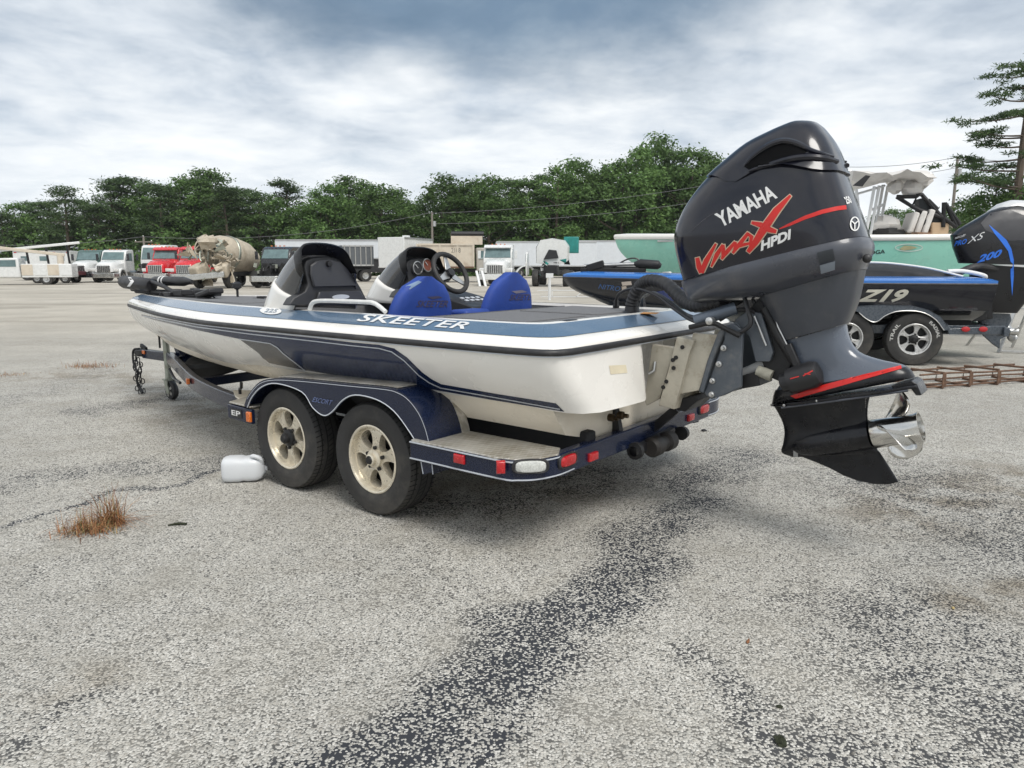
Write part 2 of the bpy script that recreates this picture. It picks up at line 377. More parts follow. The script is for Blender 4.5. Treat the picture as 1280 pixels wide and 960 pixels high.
    v1 = nd(nt, 'ShaderNodeTexVoronoi', {'Vector': tv, 'Scale': 122., 'Randomness': 1.}, voronoi_dimensions='2D')
    v2 = nd(nt, 'ShaderNodeTexVoronoi', {'Vector': tv, 'Scale': 84., 'Randomness': 1.}, voronoi_dimensions='2D')
    def rnd(v): return nd(nt, 'ShaderNodeSeparateColor', {0: v.outputs['Color']})
    r1, r2 = rnd(v1), rnd(v2)
    n_big, n_mid, n_fine = noise(.5, 4.), noise(2.6, 5.), noise(14., 4.)
    # how many chips are missing, so that the bitumen shows
    miss = math_n(nt, 'ADD', .13, math_n(nt, 'MULTIPLY', A['stain_shade'], .60))
    miss = math_n(nt, 'ADD', miss, math_n(nt, 'MULTIPLY', math_n(nt, 'SUBTRACT', n_mid, .5), .95))
    miss = math_n(nt, 'ADD', miss, math_n(nt, 'MULTIPLY', math_n(nt, 'SUBTRACT', n_fine, .5), .75))
    miss = math_n(nt, 'ADD', miss, math_n(nt, 'MULTIPLY', math_n(nt, 'SUBTRACT', n_big, .5), .35))
    chip1 = math_n(nt, 'MULTIPLY', math_n(nt, 'GREATER_THAN', r1.outputs[0], miss), maprange(nt, v1.outputs['Distance'], .50, .78, 1, 0))
    chip2 = math_n(nt, 'MULTIPLY', math_n(nt, 'GREATER_THAN', r2.outputs[0], math_n(nt, 'ADD', miss, .42)), maprange(nt, v2.outputs['Distance'], .36, .52, 1, 0))
    c1 = ramp(nt, r1.outputs[1], [(0., (.28, .275, .255)), (.35, (.43, .418, .38)), (.75, (.53, .512, .465)), (1., (.68, .66, .61))])
    c2 = ramp(nt, r2.outputs[1], [(0., (.36, .34, .30)), (.5, (.50, .475, .425)), (1., (.68, .66, .61))])
    tar = mixc(nt, maprange(nt, A['stain_shade'], .1, .6), (.115, .112, .105), (.040, .043, .050))
    col = mixc(nt, chip1, tar, c1); col = mixc(nt, chip2, col, c2)
    col = mixc(nt, math_n(nt, 'MULTIPLY', maprange(nt, n_mid, .42, .70), maprange(nt, A['stain_shade'], .05, .35, .45, 0.)), col, (.43, .405, .35))
    oil_shade_f = math_n(nt, 'MULTIPLY', A['oil'], maprange(nt, n_mid, .35, .62))
    col = mixc(nt, oil_shade_f, col, mixc(nt, 1., col, (.52, .45, .36), 'MULTIPLY'))
    sandc = ramp(nt, noise(.22, 6., .65), [(.3, (.40, .365, .305)), (.5, (.50, .46, .39)), (.7, (.60, .56, .49))])
    st2 = nd(nt, 'ShaderNodeMapping', {0: tcv, 3: (.06, .5, 1)}).outputs[0]
    stk = nd(nt, 'ShaderNodeTexNoise', {'Vector': st2, 'Scale': 1., 'Detail': 6., 'Roughness': .62}).outputs[0]
    sandc = mixc(nt, maprange(nt, stk, .50, .68, 0, .55), sandc, (.24, .215, .175))
    col = mixc(nt, math_n(nt, 'MULTIPLY', A['sand'], .8), col, sandc)
    tint = maprange(nt, n_big, .3, .7, .82, 1.0)
    col = nd(nt, 'ShaderNodeVectorMath', {0: col, 3: tint}, operation='SCALE').outputs[0]
    nt.links.new(col, p.inputs['Base Color'])
    nt.links.new(math_n(nt, 'SUBTRACT', .88, math_n(nt, 'MULTIPLY', A['stain_shade'], .18)), p.inputs['Roughness'])
    p.inputs['Specular IOR Level'].default_value = .25
    dome = math_n(nt, 'SUBTRACT', 1., v1.outputs['Distance']); dome2 = math_n(nt, 'SUBTRACT', 1.05, v2.outputs['Distance'])
    hgt = math_n(nt, 'MAXIMUM', math_n(nt, 'MULTIPLY', chip1, dome), math_n(nt, 'MULTIPLY', chip2, math_n(nt, 'MULTIPLY', dome2, 1.3)))
    nt.links.new(nd(nt, 'ShaderNodeBump', {'Height': hgt, 'Strength': .85, 'Distance': .004}).outputs[0], p.inputs['Normal'])
    me.materials.append(m); o = bpy.data.objects.new('ground', me); C.objects.link(o); o['kind'] = 'structure'
    # loose chips lying on the surface
    R = random.Random(5); g = MB()
    oct_f = [(0, 2, 4), (2, 1, 4), (1, 3, 4), (3, 0, 4), (2, 0, 5), (1, 2, 5), (3, 1, 5), (0, 3, 5)]
    for k in range(9000):
        y = 1.5+7.5*R.random()**1.7; x = R.uniform(-.85, .85)*y; s = R.uniform(.0022, .0055)*(1.6 if R.random() < .05 else 1)
        c = Vector((x, y, s*.35)); ax = [Vector((R.gauss(0, 1), R.gauss(0, 1), R.gauss(0, .35))).normalized()*s*R.uniform(.7, 1.25) for _ in range(2)]
        up = ax[0].cross(ax[1]).normalized()*s*.75
        g.add([c-ax[0], c+ax[0], c-ax[1], c+ax[1], c+up, c-up], oct_f)
    gm = bpy.data.materials.new('loose_chip'); gm.use_nodes = True; q = gm.node_tree.nodes['Principled BSDF']
    gi = nd(gm.node_tree, 'ShaderNodeNewGeometry')
    gm.node_tree.links.new(ramp(gm.node_tree, gi.outputs['Random Per Island'], [(0., (.12, .115, .10)), (.4, (.42, .40, .37)), (1., (.66, .65, .62))]), q.inputs['Base Color']); q.inputs['Roughness'].default_value = .9
    g.build('loose_gravel', gm, smooth=0, kind='stuff')['label'] = 'loose pale stone chips lying on the chip seal paving'
make_ground()

# ------------------------------------------------------------------ bass boat
boat = thing('bass_boat', 'white and navy bass boat on the blue tandem trailer, with two blue seats', 'boat', BO, BTH)
top_c = [(0., 1.125, 1.055), (.3, 1.145, 1.055), (1.2, 1.18, 1.057), (2.4, 1.175, 1.057), (3.04, 1.12, 1.055), (4.08, .87, 1.047), (5.25, .49, 1.032), (5.95, .255, 1.024), (6.32, .12, 1.02), (6.46, 0, 1.02)]
bot_c = [(0., .93, .735), (.3, .945, .748), (1.2, .975, .752), (2.4, .955, .755), (3.04, .89, .722), (4.0, .62, .705), (4.95, .36, .712), (5.55, .16, .715), (5.85, .07, .717), (6.05, 0, .72)]
low_c = [(0., .80, .585), (.3, .84, .60), (1.2, .86, .615), (2.4, .84, .64), (3.04, .78, .65), (4.0, .56, .635), (4.95, .32, .645), (5.5, .15, .665), (5.75, .06, .68), (5.97, 0, .69)]
kel_c = [(0., 0, .40), (.3, 0, .40), (1.2, 0, .40), (2.4, 0, .41), (3.04, 0, .42), (4.0, 0, .46), (4.95, 0, .53), (5.4, 0, .585), (5.7, 0, .625), (5.93, 0, .67)]
NS = 8
TOP = catmull(top_c, NS); BOT = catmull(bot_c, NS); LOW = catmull(low_c, NS); KEL = catmull(kel_c, NS)
TOP[-1][1] = BOT[-1][1] = LOW[-1][1] = 0
t_st = [(-.07, 1.105, 1.055), (-.125, 1.06, 1.055), (-.15, .98, 1.055), (-.155, .7, 1.055), (-.155, .32, 1.055), (-.14, .27, 1.055), (-.02, .25, 1.055), (-.02, 0, 1.055)]
b_st = [(-.08, .915, .732), (-.15, .875, .73), (-.195, .78, .728), (-.205, .6, .725), (-.205, .33, .72), (-.18, .265, .72), (-.02, .25, .72), (-.02, 0, .72)]
TR = [np.array(p) for p in t_st[::-1]]+TOP; BR = [np.array(p) for p in b_st[::-1]]+BOT
nstern = len(t_st)
def side_pt(i, t):
    a, b = BR[i], TR[i]; k = max(0, (i-nstern)/(len(TOP)-1)) if i >= nstern else 0
    e = 1.5+1.2*k; fr = 1-(1-t)**e if i >= nstern-4 else t
    return np.array([a[0]+(b[0]-a[0])*fr, a[1]+(b[1]-a[1])*fr, a[2]+(b[2]-a[2])*t])
def mirror_ring(r): return r+[np.array([p[0], -p[1], p[2]]) for p in r[-2:0:-1]]
hull = MB(); rows = 9
hull.loft([mirror_ring([side_pt(i, k/(rows-1)) for i in range(len(TR))]) for k in range(rows)])
hull_o = hull.build('hull', gel, boat, smooth=50)
lh = MB()
chain = [BOT, [b*.12+np.array([l[0], l[1]+.05*(l[1] > .1), l[2]])*.88 if False else l for b, l in zip(BOT, LOW)], KEL]
def lowsec(i):
    p = [BOT[i]-np.array([0, .012*(BOT[i][1] > .05), 0]), LOW[i]*.5+BOT[i]*.5+np.array([0, .0, 0]), LOW[i], LOW[i]*.55+KEL[i]*.45+np.array([0, 0, -.01]), KEL[i]]
    return p+[np.array([q[0], -q[1], q[2]]) for q in p[-2::-1]]
lh.loft([lowsec(i) for i in range(len(BOT))], closed=False)
lh.f.append(tuple(range(9)))
lower_o = lh.build('lower_hull', gelcream, boat, smooth=30)
# gunwale rings shrink towards the middle of the boat
XC = 3.1
def inner(p, d, dz): return np.array([XC+(p[0]-XC)*(1-d/3.25), p[1]*(1-d/1.18), 1.055+(p[2]-1.055)*.6+dz])
stern_top = [np.array(p) for p in [(-.155, 0, 1.055), (-.155, .35, 1.055), (-.155, .7, 1.055), (-.15, .98, 1.055), (-.125, 1.06, 1.055), (-.07, 1.105, 1.055)]]
DK = stern_top+TOP
prof = [(0., .0), (.004, .02), (.015, .032), (.07, .052), (.10, .062), (.25, .098), (.27, .102), (.33, .105), (.335, .085)]
gun = MB(); gun.loft([mirror_ring([inner(p, d, dz) for p in DK]) for d, dz in prof])
gun_o = gun.build('gunwale', gel, boat, smooth=40)
bd = MB(); bd.loft([mirror_ring([inner(p, d, dz+.0035) for p in DK]) for d, dz in ((.085, .0568), (.10, .062), (.25, .098), (.262, .1005))])
band_o = bd.build('blue_band', bluegrey, boat, smooth=40)
rr = MB(); rp = mirror_ring([p+np.array([0, 0, .0]) for p in DK])
def railring(dz, out):
    return [np.array([XC+(p[0]-XC)*(1+out/3.2), p[1]*(1+out/1.15), p[2]+dz]) for p in rp]
rr.loft([railring(-.020, .002), railring(-.018, .014), railring(-.006, .021), railring(.006, .019), railring(.012, .009), railring(.013, -.004)])
rr.build('rub_rail', rub, boat, smooth=60)
ri = MB(); ri.loft([railring(-.026, .003), railring(-.025, .010), railring(-.018, .010)]); ri.build('rail_insert', silver, boat)
# decks and cockpit
IN = [inner(p, .33, .092) for p in DK]
def strip(x0, x1, z=None):
    mb = MB(); ps = [p for p in IN if x0 <= p[0] <= x1]
    def cut(x): ys = np.interp(x, [p[0] for p in IN], [p[1] for p in IN]); return np.array([x, ys, 1.14])
    ps = [cut(x0)]+ps+[cut(x1)] if x0 > 0 else ps+[cut(x1)]
    return mb.loft([[np.array([p[0], p[1]*k, p[2] if z is None else z]) for k in (1, .5, 0, -.5, -1)] for p in ps], closed=False)
strip(-1, 1.12).build('aft_deck', carpet, boat); strip(2.95, 7).build('front_deck', carpet, boat)
fl = strip(1.12, 2.95, .72)
for x in (1.12, 2.95): fl.add([(x, -.86, .72), (x, .86, .72), (x, .86, 1.146), (x, -.86, 1.146)], [(0, 1, 2, 3)])
for s in (1, -1):
    ps = [p for p in IN if 1.1 <= p[0] <= 3.0]
    fl.loft([[(p[0], s*p[1], p[2]) for p in ps], [(p[0], s*p[1], .72) for p in ps]], closed=False)
fl.build('cockpit_liner', carpet, boat)
lid = MB(); lid.box((.66, .38, 1.150), (.62, .62, .012)); lid.build('hatch_lid', carpet, boat, bevel=.006)
lid = MB(); lid.box((.66, -.38, 1.150), (.62, .62, .012)); lid.build('hatch_lid', carpet, boat, bevel=.006)
for yy in (.3, -.3):
    lid = MB(); lid.box((3.75, yy, 1.148), (.8, .5, .012)); lid.build('hatch_lid', carpet, boat, bevel=.006)
# seats with stretch covers
def seat(y0, y1, x, zt):
    ym = (y0+y1)/2; hw = (y1-y0)/2; rings = []
    for k in range(11):
        t = k/10; z = .78+(zt-.78)*t; w = hw*(1.0 if t < .45 else math.sqrt(max(.0, 1-((t-.45)/.555)**2.3))); w = max(w, .02)
        th = .085*(1-.45*t); rings.append([(x-.10*t+.02+th*math.copysign(abs(math.cos(a))**.7, math.cos(a)), ym+w*math.copysign(abs(math.sin(a))**.75, math.sin(a)), z) for a in [2*math.pi*j/20 for j in range(20)]])
    mb = MB(); mb.loft(rings, cap0=True, cap1=True); o = mb.build('seat_back', seat_blue, boat, smooth=60)
    c = MB(); c.box((x+.28, ym, .93), (.48, (y1-y0)*.98, .16)); c.build('seat_cushion', seat_blue, boat, bevel=.05, bseg=4); return o
s1 = seat(.135, .72, 1.46, 1.385); s2 = seat(-.715, -.13, 1.40, 1.405)
mb = MB(); mb.box((1.36, 0, 1.10), (.16, .26, .10)); mb.build('centre_step', seat_blue, boat, bevel=.02)
# consoles: a dark dash face under a black hood, smoked screen and white shell sweeping forward
def bpx(px, py, x): o = BMI @ CAMP; d = BMI.to_3x3() @ ray(px, py); return o+d*((x-o.x)/d.x)
Z5 = lambda p: (340+p[0]/4.571, 290+p[1]/4.571)
FACE = [bpx(*Z5(p), 2.06) for p in [(95, 420), (120, 380), (190, 340), (208, 300), (196, 250), (186, 200), (196, 165), (235, 146), (320, 140), (385, 152), (425, 180), (455, 230), (510, 320), (560, 420)]]
HOOD = [bpx(*Z5(p), 1.99) for p in [(180, 235), (166, 190), (163, 130), (166, 92), (190, 70), (250, 64), (330, 70), (395, 90), (430, 125), (452, 175), (480, 235)]]
DOOR = [bpx(*Z5(p), 2.055) for p in [(232, 312), (212, 240), (215, 190), (245, 166), (320, 154), (385, 170), (430, 215), (460, 265), (484, 306)]]
PCK = [bpx(*Z5(p), 2.055) for p in [(262, 342), (500, 336), (528, 384), (250, 392)]]
YC0 = .66
def console(X0, yc, dash):
    def T(p, dx=0.): return Vector((X0+dx, p.y-YC0+yc, p.z))
    fpoly = [(p.y-YC0+yc, p.z) for p in FACE]
    m_ = MB(); m_.prism(fpoly, lambda q: (X0, q[0], q[1]), lambda q: (X0+.08, q[0], q[1])); fo = m_.build('dash_face', dashgrey, boat, bevel=.012, bseg=3)
    n = len(HOOD); base = []; dense = catmull([tuple(p) for p in HOOD], 4); nd_ = len(dense)
    for i in range(nd_):
        a = math.pi*i/(nd_-1); base.append(Vector((X0+.09+.60*math.sin(a)**.8, yc-.02+.265*math.cos(a), 1.14)))
    H = [Vector((X0-.07, p[1]-YC0+yc, p[2])) for p in dense]
    def scr(t, out=0.): return [h*(1-t)+b*t+Vector((.35*out, out*math.cos(math.pi*i/(nd_-1)), out*math.sin(math.pi*i/(nd_-1))))+Vector((.16*math.sin(math.pi*i/(nd_-1))*t*(1-t), 0, .16*math.sin(math.pi*i/(nd_-1))*t*(1-t))) for i, (h, b) in enumerate(zip(H, base))]
    m_ = MB(); m_.loft([scr(k/8) for k in range(9)], closed=False); wo = m_.build('windshield', smoke, boat, smooth=60, solid=.005)
    m_ = MB(); m_.loft([scr(.60+.40*k/5, .008) for k in range(6)], closed=False); m_.build('console_shell', gel, boat, smooth=60, solid=.012)
    cy, cz = yc, 1.40
    lip = [Vector((X0+.01, cy+(p[1]-YC0+yc-cy)*.90, cz+(p[2]-cz)*.62)) for p in dense]
    m_ = MB(); m_.loft([scr(.13, .005), scr(.0, .005), [h+Vector((-.012, 0, -.004)) for h in H], [l*.5+h*.5 for l, h in zip(lip, H)], lip], closed=False); m_.build('glare_hood', mat('hood_black', (.006, .006, .007), .35), wo, smooth=50)
    if not dash:
        d = MB(); d.prism([(p.y-YC0+yc, p.z) for p in DOOR], lambda q: (X0-.004, q[0], q[1]), lambda q: (X0-.022, q[0], q[1])); d.build('locker_door', mat('locker_grey', (.050, .052, .058), .45, noise=.1), fo, bevel=.01)
        l = MB(); p = bpx(*Z5((320, 182)), 2.04); l.lathe([(0, .026), (.02, .024), (.022, 0)], (X0-.02, p.y-YC0+yc, p.z), (-1, 0, 0), 14); l.build('latch', blackp, fo)
        d = MB(); d.prism([(p.y-YC0+yc, p.z) for p in PCK], lambda q: (X0-.003, q[0], q[1]), lambda q: (X0-.02, q[0], q[1])); d.build('glove_pocket', mat('locker_grey', (.050, .052, .058), .45, noise=.1), fo, bevel=.008)
        p = bpx(*Z5((392, 371)), 2.04); e = MB(); e.prism([(p.y-YC0+yc+.075*math.cos(a), p.z+.017*math.sin(a)) for a in [2*math.pi*j/20 for j in range(20)]], lambda q: (X0-.021, q[0], q[1]), lambda q: (X0-.025, q[0], q[1])); e.build('emblem', silver, fo)
    else:
        for gx, gy, r, cc in ((521, 335, .056, (.02, .02, .022)), (533, 331.5, .056, (.20, .06, .035)), (547, 337, .05, (.03, .03, .03))):
            c0 = bpx(gx, gy, X0-.012)
            g = MB(); g.lathe([(r, -.01), (r*1.02, .014), (r*.86, .016), (r*.84, .008)], c0, (-1, 0, .1), 24); go = g.build('gauge', alu, fo)
            g = MB(); g.lathe([(r*.85, .010), (0, .011)], c0, (-1, 0, .1), 24); g.build('gauge_dial', mat('dial%d' % gx, cc, .3), go)
            g = MB(); g.beam(c0+Vector((-.016, 0, 0)), c0+Vector((-.014, r*.5, r*.5)), .006, .004); g.build('needle', white_d, go, smooth=0)
        p = MB(); p.prism([(X0+.03, 1.26), (X0-.30, 1.20), (X0-.62, 1.13), (X0-.64, 1.06), (X0+.03, 1.06)], lambda q: (q[0], yc-.36, q[1]), lambda q: (q[0], yc+.10, q[1])); po = p.build('switch_panel', blackp, fo, bevel=.015)
        for i in range(4):
            for j in range(2):
                b = MB(); b.box((X0-.38-.07*j, yc-.24+.065*i+.02*j, 1.188-.0153*j), (.030, .036, .012), ry=-.22); b.build('rocker_switch', silver, po, bevel=.004)
console(2.06, .66, False); console(2.35, -.55, True)
# steering wheel
sw = MB(); cc = bp(563, 341, -.62); ax = Vector((-.86, .0, .5)).normalized(); uu = Vector((0, 1, 0)); vv = ax.cross(uu)
R_ = .178
sw.tube([cc+(uu*math.cos(a)+vv*math.sin(a))*R_ for a in [2*math.pi*j/40 for j in range(41)]], .021, 10, False)
sw_o = sw.build('steering_wheel', mat('wheel_grip', (.022, .021, .021), .6), boat)
sp = MB()
for a in (.35, 2.45, 4.5):
    d = uu*math.cos(a)+vv*math.sin(a); n = ax.cross(d); e = cc-ax*.02
    sp.add([e+d*.03+n*.035, e+d*.165+n*.016, e+d*.165-n*.016, e+d*.03-n*.035]+[e+ax*.012+q for q in (d*.03+n*.035, d*.165+n*.016, d*.165-n*.016, d*.03-n*.035)], [(0, 1, 2, 3), (7, 6, 5, 4), (0, 4, 5, 1), (1, 5, 6, 2), (2, 6, 7, 3), (3, 7, 4, 0)])
sp.build('spoke', alu, sw_o, bevel=.004)
hb = MB(); hb.lathe([(0, .022), (.036, .018), (.042, -.03), (.03, -.09)], cc, ax, 20); hb.build('wheel_hub', blackp, sw_o)
cl = MB(); cl.tube([cc-ax*.02, cc-ax*.16], .03); cl.build('steering_column', blackp, sw_o)
# grab rail
gr = MB(); gr.tube([tuple(bp(*q, .90)) for q in ((387, 387), (390, 379.5), (396, 376.5), (412, 376), (455, 377.5), (466, 378.5), (474, 383), (482, 390))], .014, 10, smooth=5)
gr.build('grab_rail', mat('rail_white', (.7, .7, .68), .3), boat)
# small deck fittings
for x, y, n in ((.17, .53, 'cleat'), (.20, .28, 'filler_cap'), (.21, .12, 'filler_cap')):
    m_ = MB()
    if n == 'cleat': m_.box((x, y, 1.145), (.07, .15, .035), taper=.75)
    else: m_.lathe([(.022, -.01), (.022, .018), (.018, .022), (0, .022)], (x, y, 1.135), seg=16)
    m_.build(n, blackp, boat, bevel=.006)
m_ = MB(); p0 = bpz(327, 370, 1.17); m_.box((p0.x, p0.y, 1.16), (.10, .05, .02)); m_.build('deck_handle', blackp, boat, bevel=.006)
m_ = MB(); p0 = bpz(297, 369, 1.155); m_.lathe([(.012, 0), (.012, .07), (.045, .09), (.045, .13), (.02, .15), (0, .15)], (p0.x, p0.y, 1.14), seg=14); m_.build('pedestal_base', blackp, boat)
m_ = MB(); p0 = bpz(812, 394, 1.15); m_.box((p0.x, p0.y, 1.163), (.10, .12, .003), rz=.3); m_.build('warning_sticker', mat('sticker_orange', (.55, .26, .08), .6), boat)
# hull graphics, laid on the hull surface
T_side = bvh([hull_o]); T_deck = bvh([gun_o, band_o])
decal('hull_stripe', [[(177, 393), (193, 396.5), (246, 405.5), (310, 414), (395, 422.5), (440, 428), (474, 431), (493, 435.5), (509, 446.7), (527.6, 465), (540, 474), (551.5, 480), (620, 492), (695, 504), (705.6, 514.4), (679, 510), (615, 499.5), (551.5, 488.5), (529, 484.5), (470, 477), (418, 468.5), (381.7, 462.5), (336.5, 453.6), (320.6, 439), (299, 423.4), (246, 412.5), (193, 400), (177, 394.5)]], T_side, navy, boat, .002)
decal('charcoal_panel', [[(300.5, 424.2), (322, 427), (336.5, 429), (346, 434), (352.5, 440), (366, 450.5), (380.5, 461.6), (360, 457.8), (337.5, 453.0), (329, 447.5), (321.6, 439)]], T_side, charcoal, boat, .003)
decal('pin_stripe', [line_poly([(180, 395), (246, 408.5), (310, 417), (395, 426.5), (440, 431.8), (474, 435.2), (490, 439.5), (505, 450), (524, 469), (537, 478), (551, 484.5), (620, 496.5), (700, 511)], 1.3)], T_side, silver, boat, .0035, 5)
decal('pin_stripe', [line_poly([(299, 423.4), (322, 426.6), (338, 429), (347, 434), (354, 441), (382, 463)], 1.3)], T_side, silver, boat, .0045, 5)
decal('ghost_sticker', [[(761, 457), (782, 456), (784, 466), (763, 468)]], T_side, mat('ghost', (.70, .63, .47), .5), boat, .002)
text_px('boat_lettering', 'SKEETER', (445, 401.8), (582, 412.3), (451, 392.8), T_deck, white_d, boat, .004, shear=.35, bold=.016, spacing=1.05)
decal('oval_emblem', [[(338.5+13.5*math.cos(a), 389+4.6*math.sin(a)+.5*math.cos(a)) for a in [2*math.pi*j/24 for j in range(24)]]], T_deck, white_d, boat, .004)
text_px('emblem_lettering', '225', (330, 391.2), (347, 391.8), (331.5, 386.5), T_deck, bluegrey, boat, .006, shear=.3, bold=.02)
bl = bvh([s1, s2]); faint = mat('faded_print', (.05, .045, .09), .8)
faint2 = mat('faded_print_grey', (.16, .15, .20), .8)
text_px('seat_lettering', 'SKEETER', (520, 384), (559, 384), (521, 375.5), bl, faint, s1, .003, shear=.3, bold=.02)
decal('seat_print', [[(533, 371), (548, 370), (553, 372), (540, 374)]], bl, faint, s1, .003)
text_px('seat_lettering', 'SKEETER', (636, 375.5), (668, 375), (637, 368), bl, faint, s2, .003, shear=.3, bold=.02)
decal('seat_print', [[(639, 364), (652, 362.5), (659, 365), (645, 367)]], bl, faint2, s2, .003)
decal('seat_patch', [[(507, 358), (523, 351), (527, 352.5), (512, 362)]], bl, mat('patch', (.15, .22, .33), .6), s1, .003)
# drain fittings at the stern
for px, py in ((771, 523), (783, 520)):
    p0 = bp(px, py, .42); m_ = MB(); m_.lathe([(.022, 0), (.022, .03), (.012, .035), (.012, .06), (0, .06)], (p0.x+.05, p0.y, p0.z), (-1, 0, 0), 12); m_.build('drain_fitting', mat('brass_dark', (.06, .04, .02), .5, metal=.6), boat)

# ------------------------------------------------------------------ trolling motor stowed on the bow
tm = thing('trolling_motor', 'black trolling motor folded down over the bow of the white bass boat', 'trolling motor', BM @ Vector((6.0, .05, 1.12)), BTH)
oz = (6.0, .05, 1.12)
def bq(px, py, y=.05): return bp(px, py, y)
a, b = bq(153, 352), bq(190, 357); d = (b-a).normalized()
m_ = MB(); m_.tube([a, a+d*.02, a+d*.08, b-d*.03, b], [.03, .062, .075, .075, .06], 16); ho = m_.build('control_head', blackp, tm, oz)
a, b = bq(190, 351, -.05), bq(240, 352, -.05)
m_ = MB(); m_.tube([a, a+(b-a)*.1, a+(b-a)*.2, b-(b-a)*.2, b], [.03, .05, .052, .05, .02], 14); mo = m_.build('motor_pod', blackp, tm, oz)
for k in (.28, .36): m_ = MB(); q = a+(b-a)*k; e = (b-a).normalized(); m_.tube([q-e*.012, q+e*.012], .0545, 16); m_.build('ring', white_d, mo, oz)
m_ = MB(); m_.tube([bq(184, 350), bq(205, 358), bq(228, 372)], .022, 10); m_.build('shaft', blackp, tm, oz)
m_ = MB(); m_.tube([bq(170, 364), bq(200, 366), bq(240, 370), bq(262, 371)], .022, 8); m_.tube([bq(165, 362, -.1), bq(240, 366, -.1)], .02, 8); m_.build('mount_arm', dark_m, tm, oz)
m_ = MB()
rn = random.Random(3)
for k in range(10):
    p0 = bq(205+6.5*k, 369-rn.uniform(0, 5), rn.uniform(-.15, .15)); m_.box(p0, (rn.uniform(.1, .22), rn.uniform(.05, .12), rn.uniform(.04, .07)), rz=rn.uniform(-.5, .5))
m_.build('mount_base', blackp, tm, oz, bevel=.01)
m_ = MB(); p0 = bpz(262, 369, 1.17); m_.box(p0+Vector((0, 0, .02)), (.26, .16, .05), ry=.2); m_.build('foot_pedal', blackp, tm, oz, bevel=.015)
m_ = MB(); m_.tube([bq(262, 368), bq(268, 373), bq(250, 375), bq(235, 372), bq(215, 371)], .008, 6, smooth=4); m_.build('cable', blackp, tm, oz)
Tt = bvh([ho]); decal('arrow_mark', [[(160, 347), (164, 347), (168, 352), (163, 358), (159, 358), (163.5, 352)]], Tt, white_d, ho, .004)

# ------------------------------------------------------------------ trailer
tr = thing('boat_trailer', 'navy blue tandem axle boat trailer with treadplate steps carrying the white bass boat', 'trailer', BO, BTH)
def path_beam(pts, w, h, name='frame_beam', m=trailer_blue, parent=tr, smooth=0, bevel=.008):
    P = [np.array(p, float) for p in pts]
    if smooth: P = catmull(pts, smooth)
    mb = MB(); rings = []
    for i, p in enumerate(P):
        d = P[min(i+1, len(P)-1)]-P[max(i-1, 0)]; d[2] = 0; d /= np.linalg.norm(d); n = np.array([-d[1], d[0], 0])
        rings.append([p+n*w/2+np.array([0, 0, h/2]), p-n*w/2+np.array([0, 0, h/2]), p-n*w/2-np.array([0, 0, h/2]), p+n*w/2-np.array([0, 0, h/2])])
    mb.loft(rings, cap0=True, cap1=True); return mb.build(name, m, parent, bevel=bevel)
for s in (1, -1):
    path_beam([(5.62, .05*s, .47), (5.1, .24*s, .465), (4.45, .49*s, .455), (3.9, .68*s, .44), (3.3, .82*s, .425), (2.75, .90*s, .415), (2.3, .93*s, .41)], .06, .125, smooth=5)
    path_beam([(2.32, .86*s, .41), (.2, .86*s, .41), (-.02, .80*s, .43)], .06, .11)
    b_ = MB(); b_.box((1.4, .62*s, .50), (2.9, .09, .16)); b_.build('bunk', mat('bunk_carpet', (.018, .018, .02), .95), tr, bevel=.015)
    for x in (.35, 2.6): c_ = MB(); c_.box((x, .62*s, .46), (.08, .06, .2)); c_.build('bunk_bracket', trailer_blue, tr)
path_beam([(5.55, 0, .47), (6.28, 0, .462)], .075, .10, 'tongue')
for x in (.55, 3.2, 4.2):
    path_beam([(x, -.86 if x < 3 else -.74 if x < 4 else -.56, .40), (x, .86 if x < 3 else .74 if x < 4 else .56, .40)], .07, .08, 'cross_beam')
for x in (1.127, 1.967): a_ = MB(); a_.tube([(x, -1.0, .339), (x, 1.0, .339)], .03, 12); a_.build('axle', dark_m, tr)
# rear bumper beam, step and lamps
path_beam([(-.055, -.98, .475), (-.055, .98, .475)], .06, .115, 'rear_beam')
for s in (1, -1):
    step_poly = [(.72, 1.215), (.72, .87), (-.02, .87), (-.085, .98), (-.055, 1.10), (.02, 1.185), (.12, 1.215)]
    m_ = MB(); m_.prism_xy([(x-(0 if x > .5 else -.006), y*s) for x, y in step_poly], .522, .535); so_ = m_.build('step_plate', tread, tr, bevel=.003)
    P = [(.73, 1.20, .475), (.13, 1.20, .475), (.03, 1.17, .475), (-.035, 1.10, .475), (-.07, .98, .475), (-.068, .84, .475)]
    path_beam([(x, y*s, z) for x, y, z in P], .03, .108, 'step_skirt', smooth=4, bevel=.005)
    for dz in (.046, -.044):
        path_beam([(x-.0005, (y+.004)*s, z+dz) for x, y, z in P], .034, .006, 'skirt_stripe', silver, smooth=4, bevel=0)
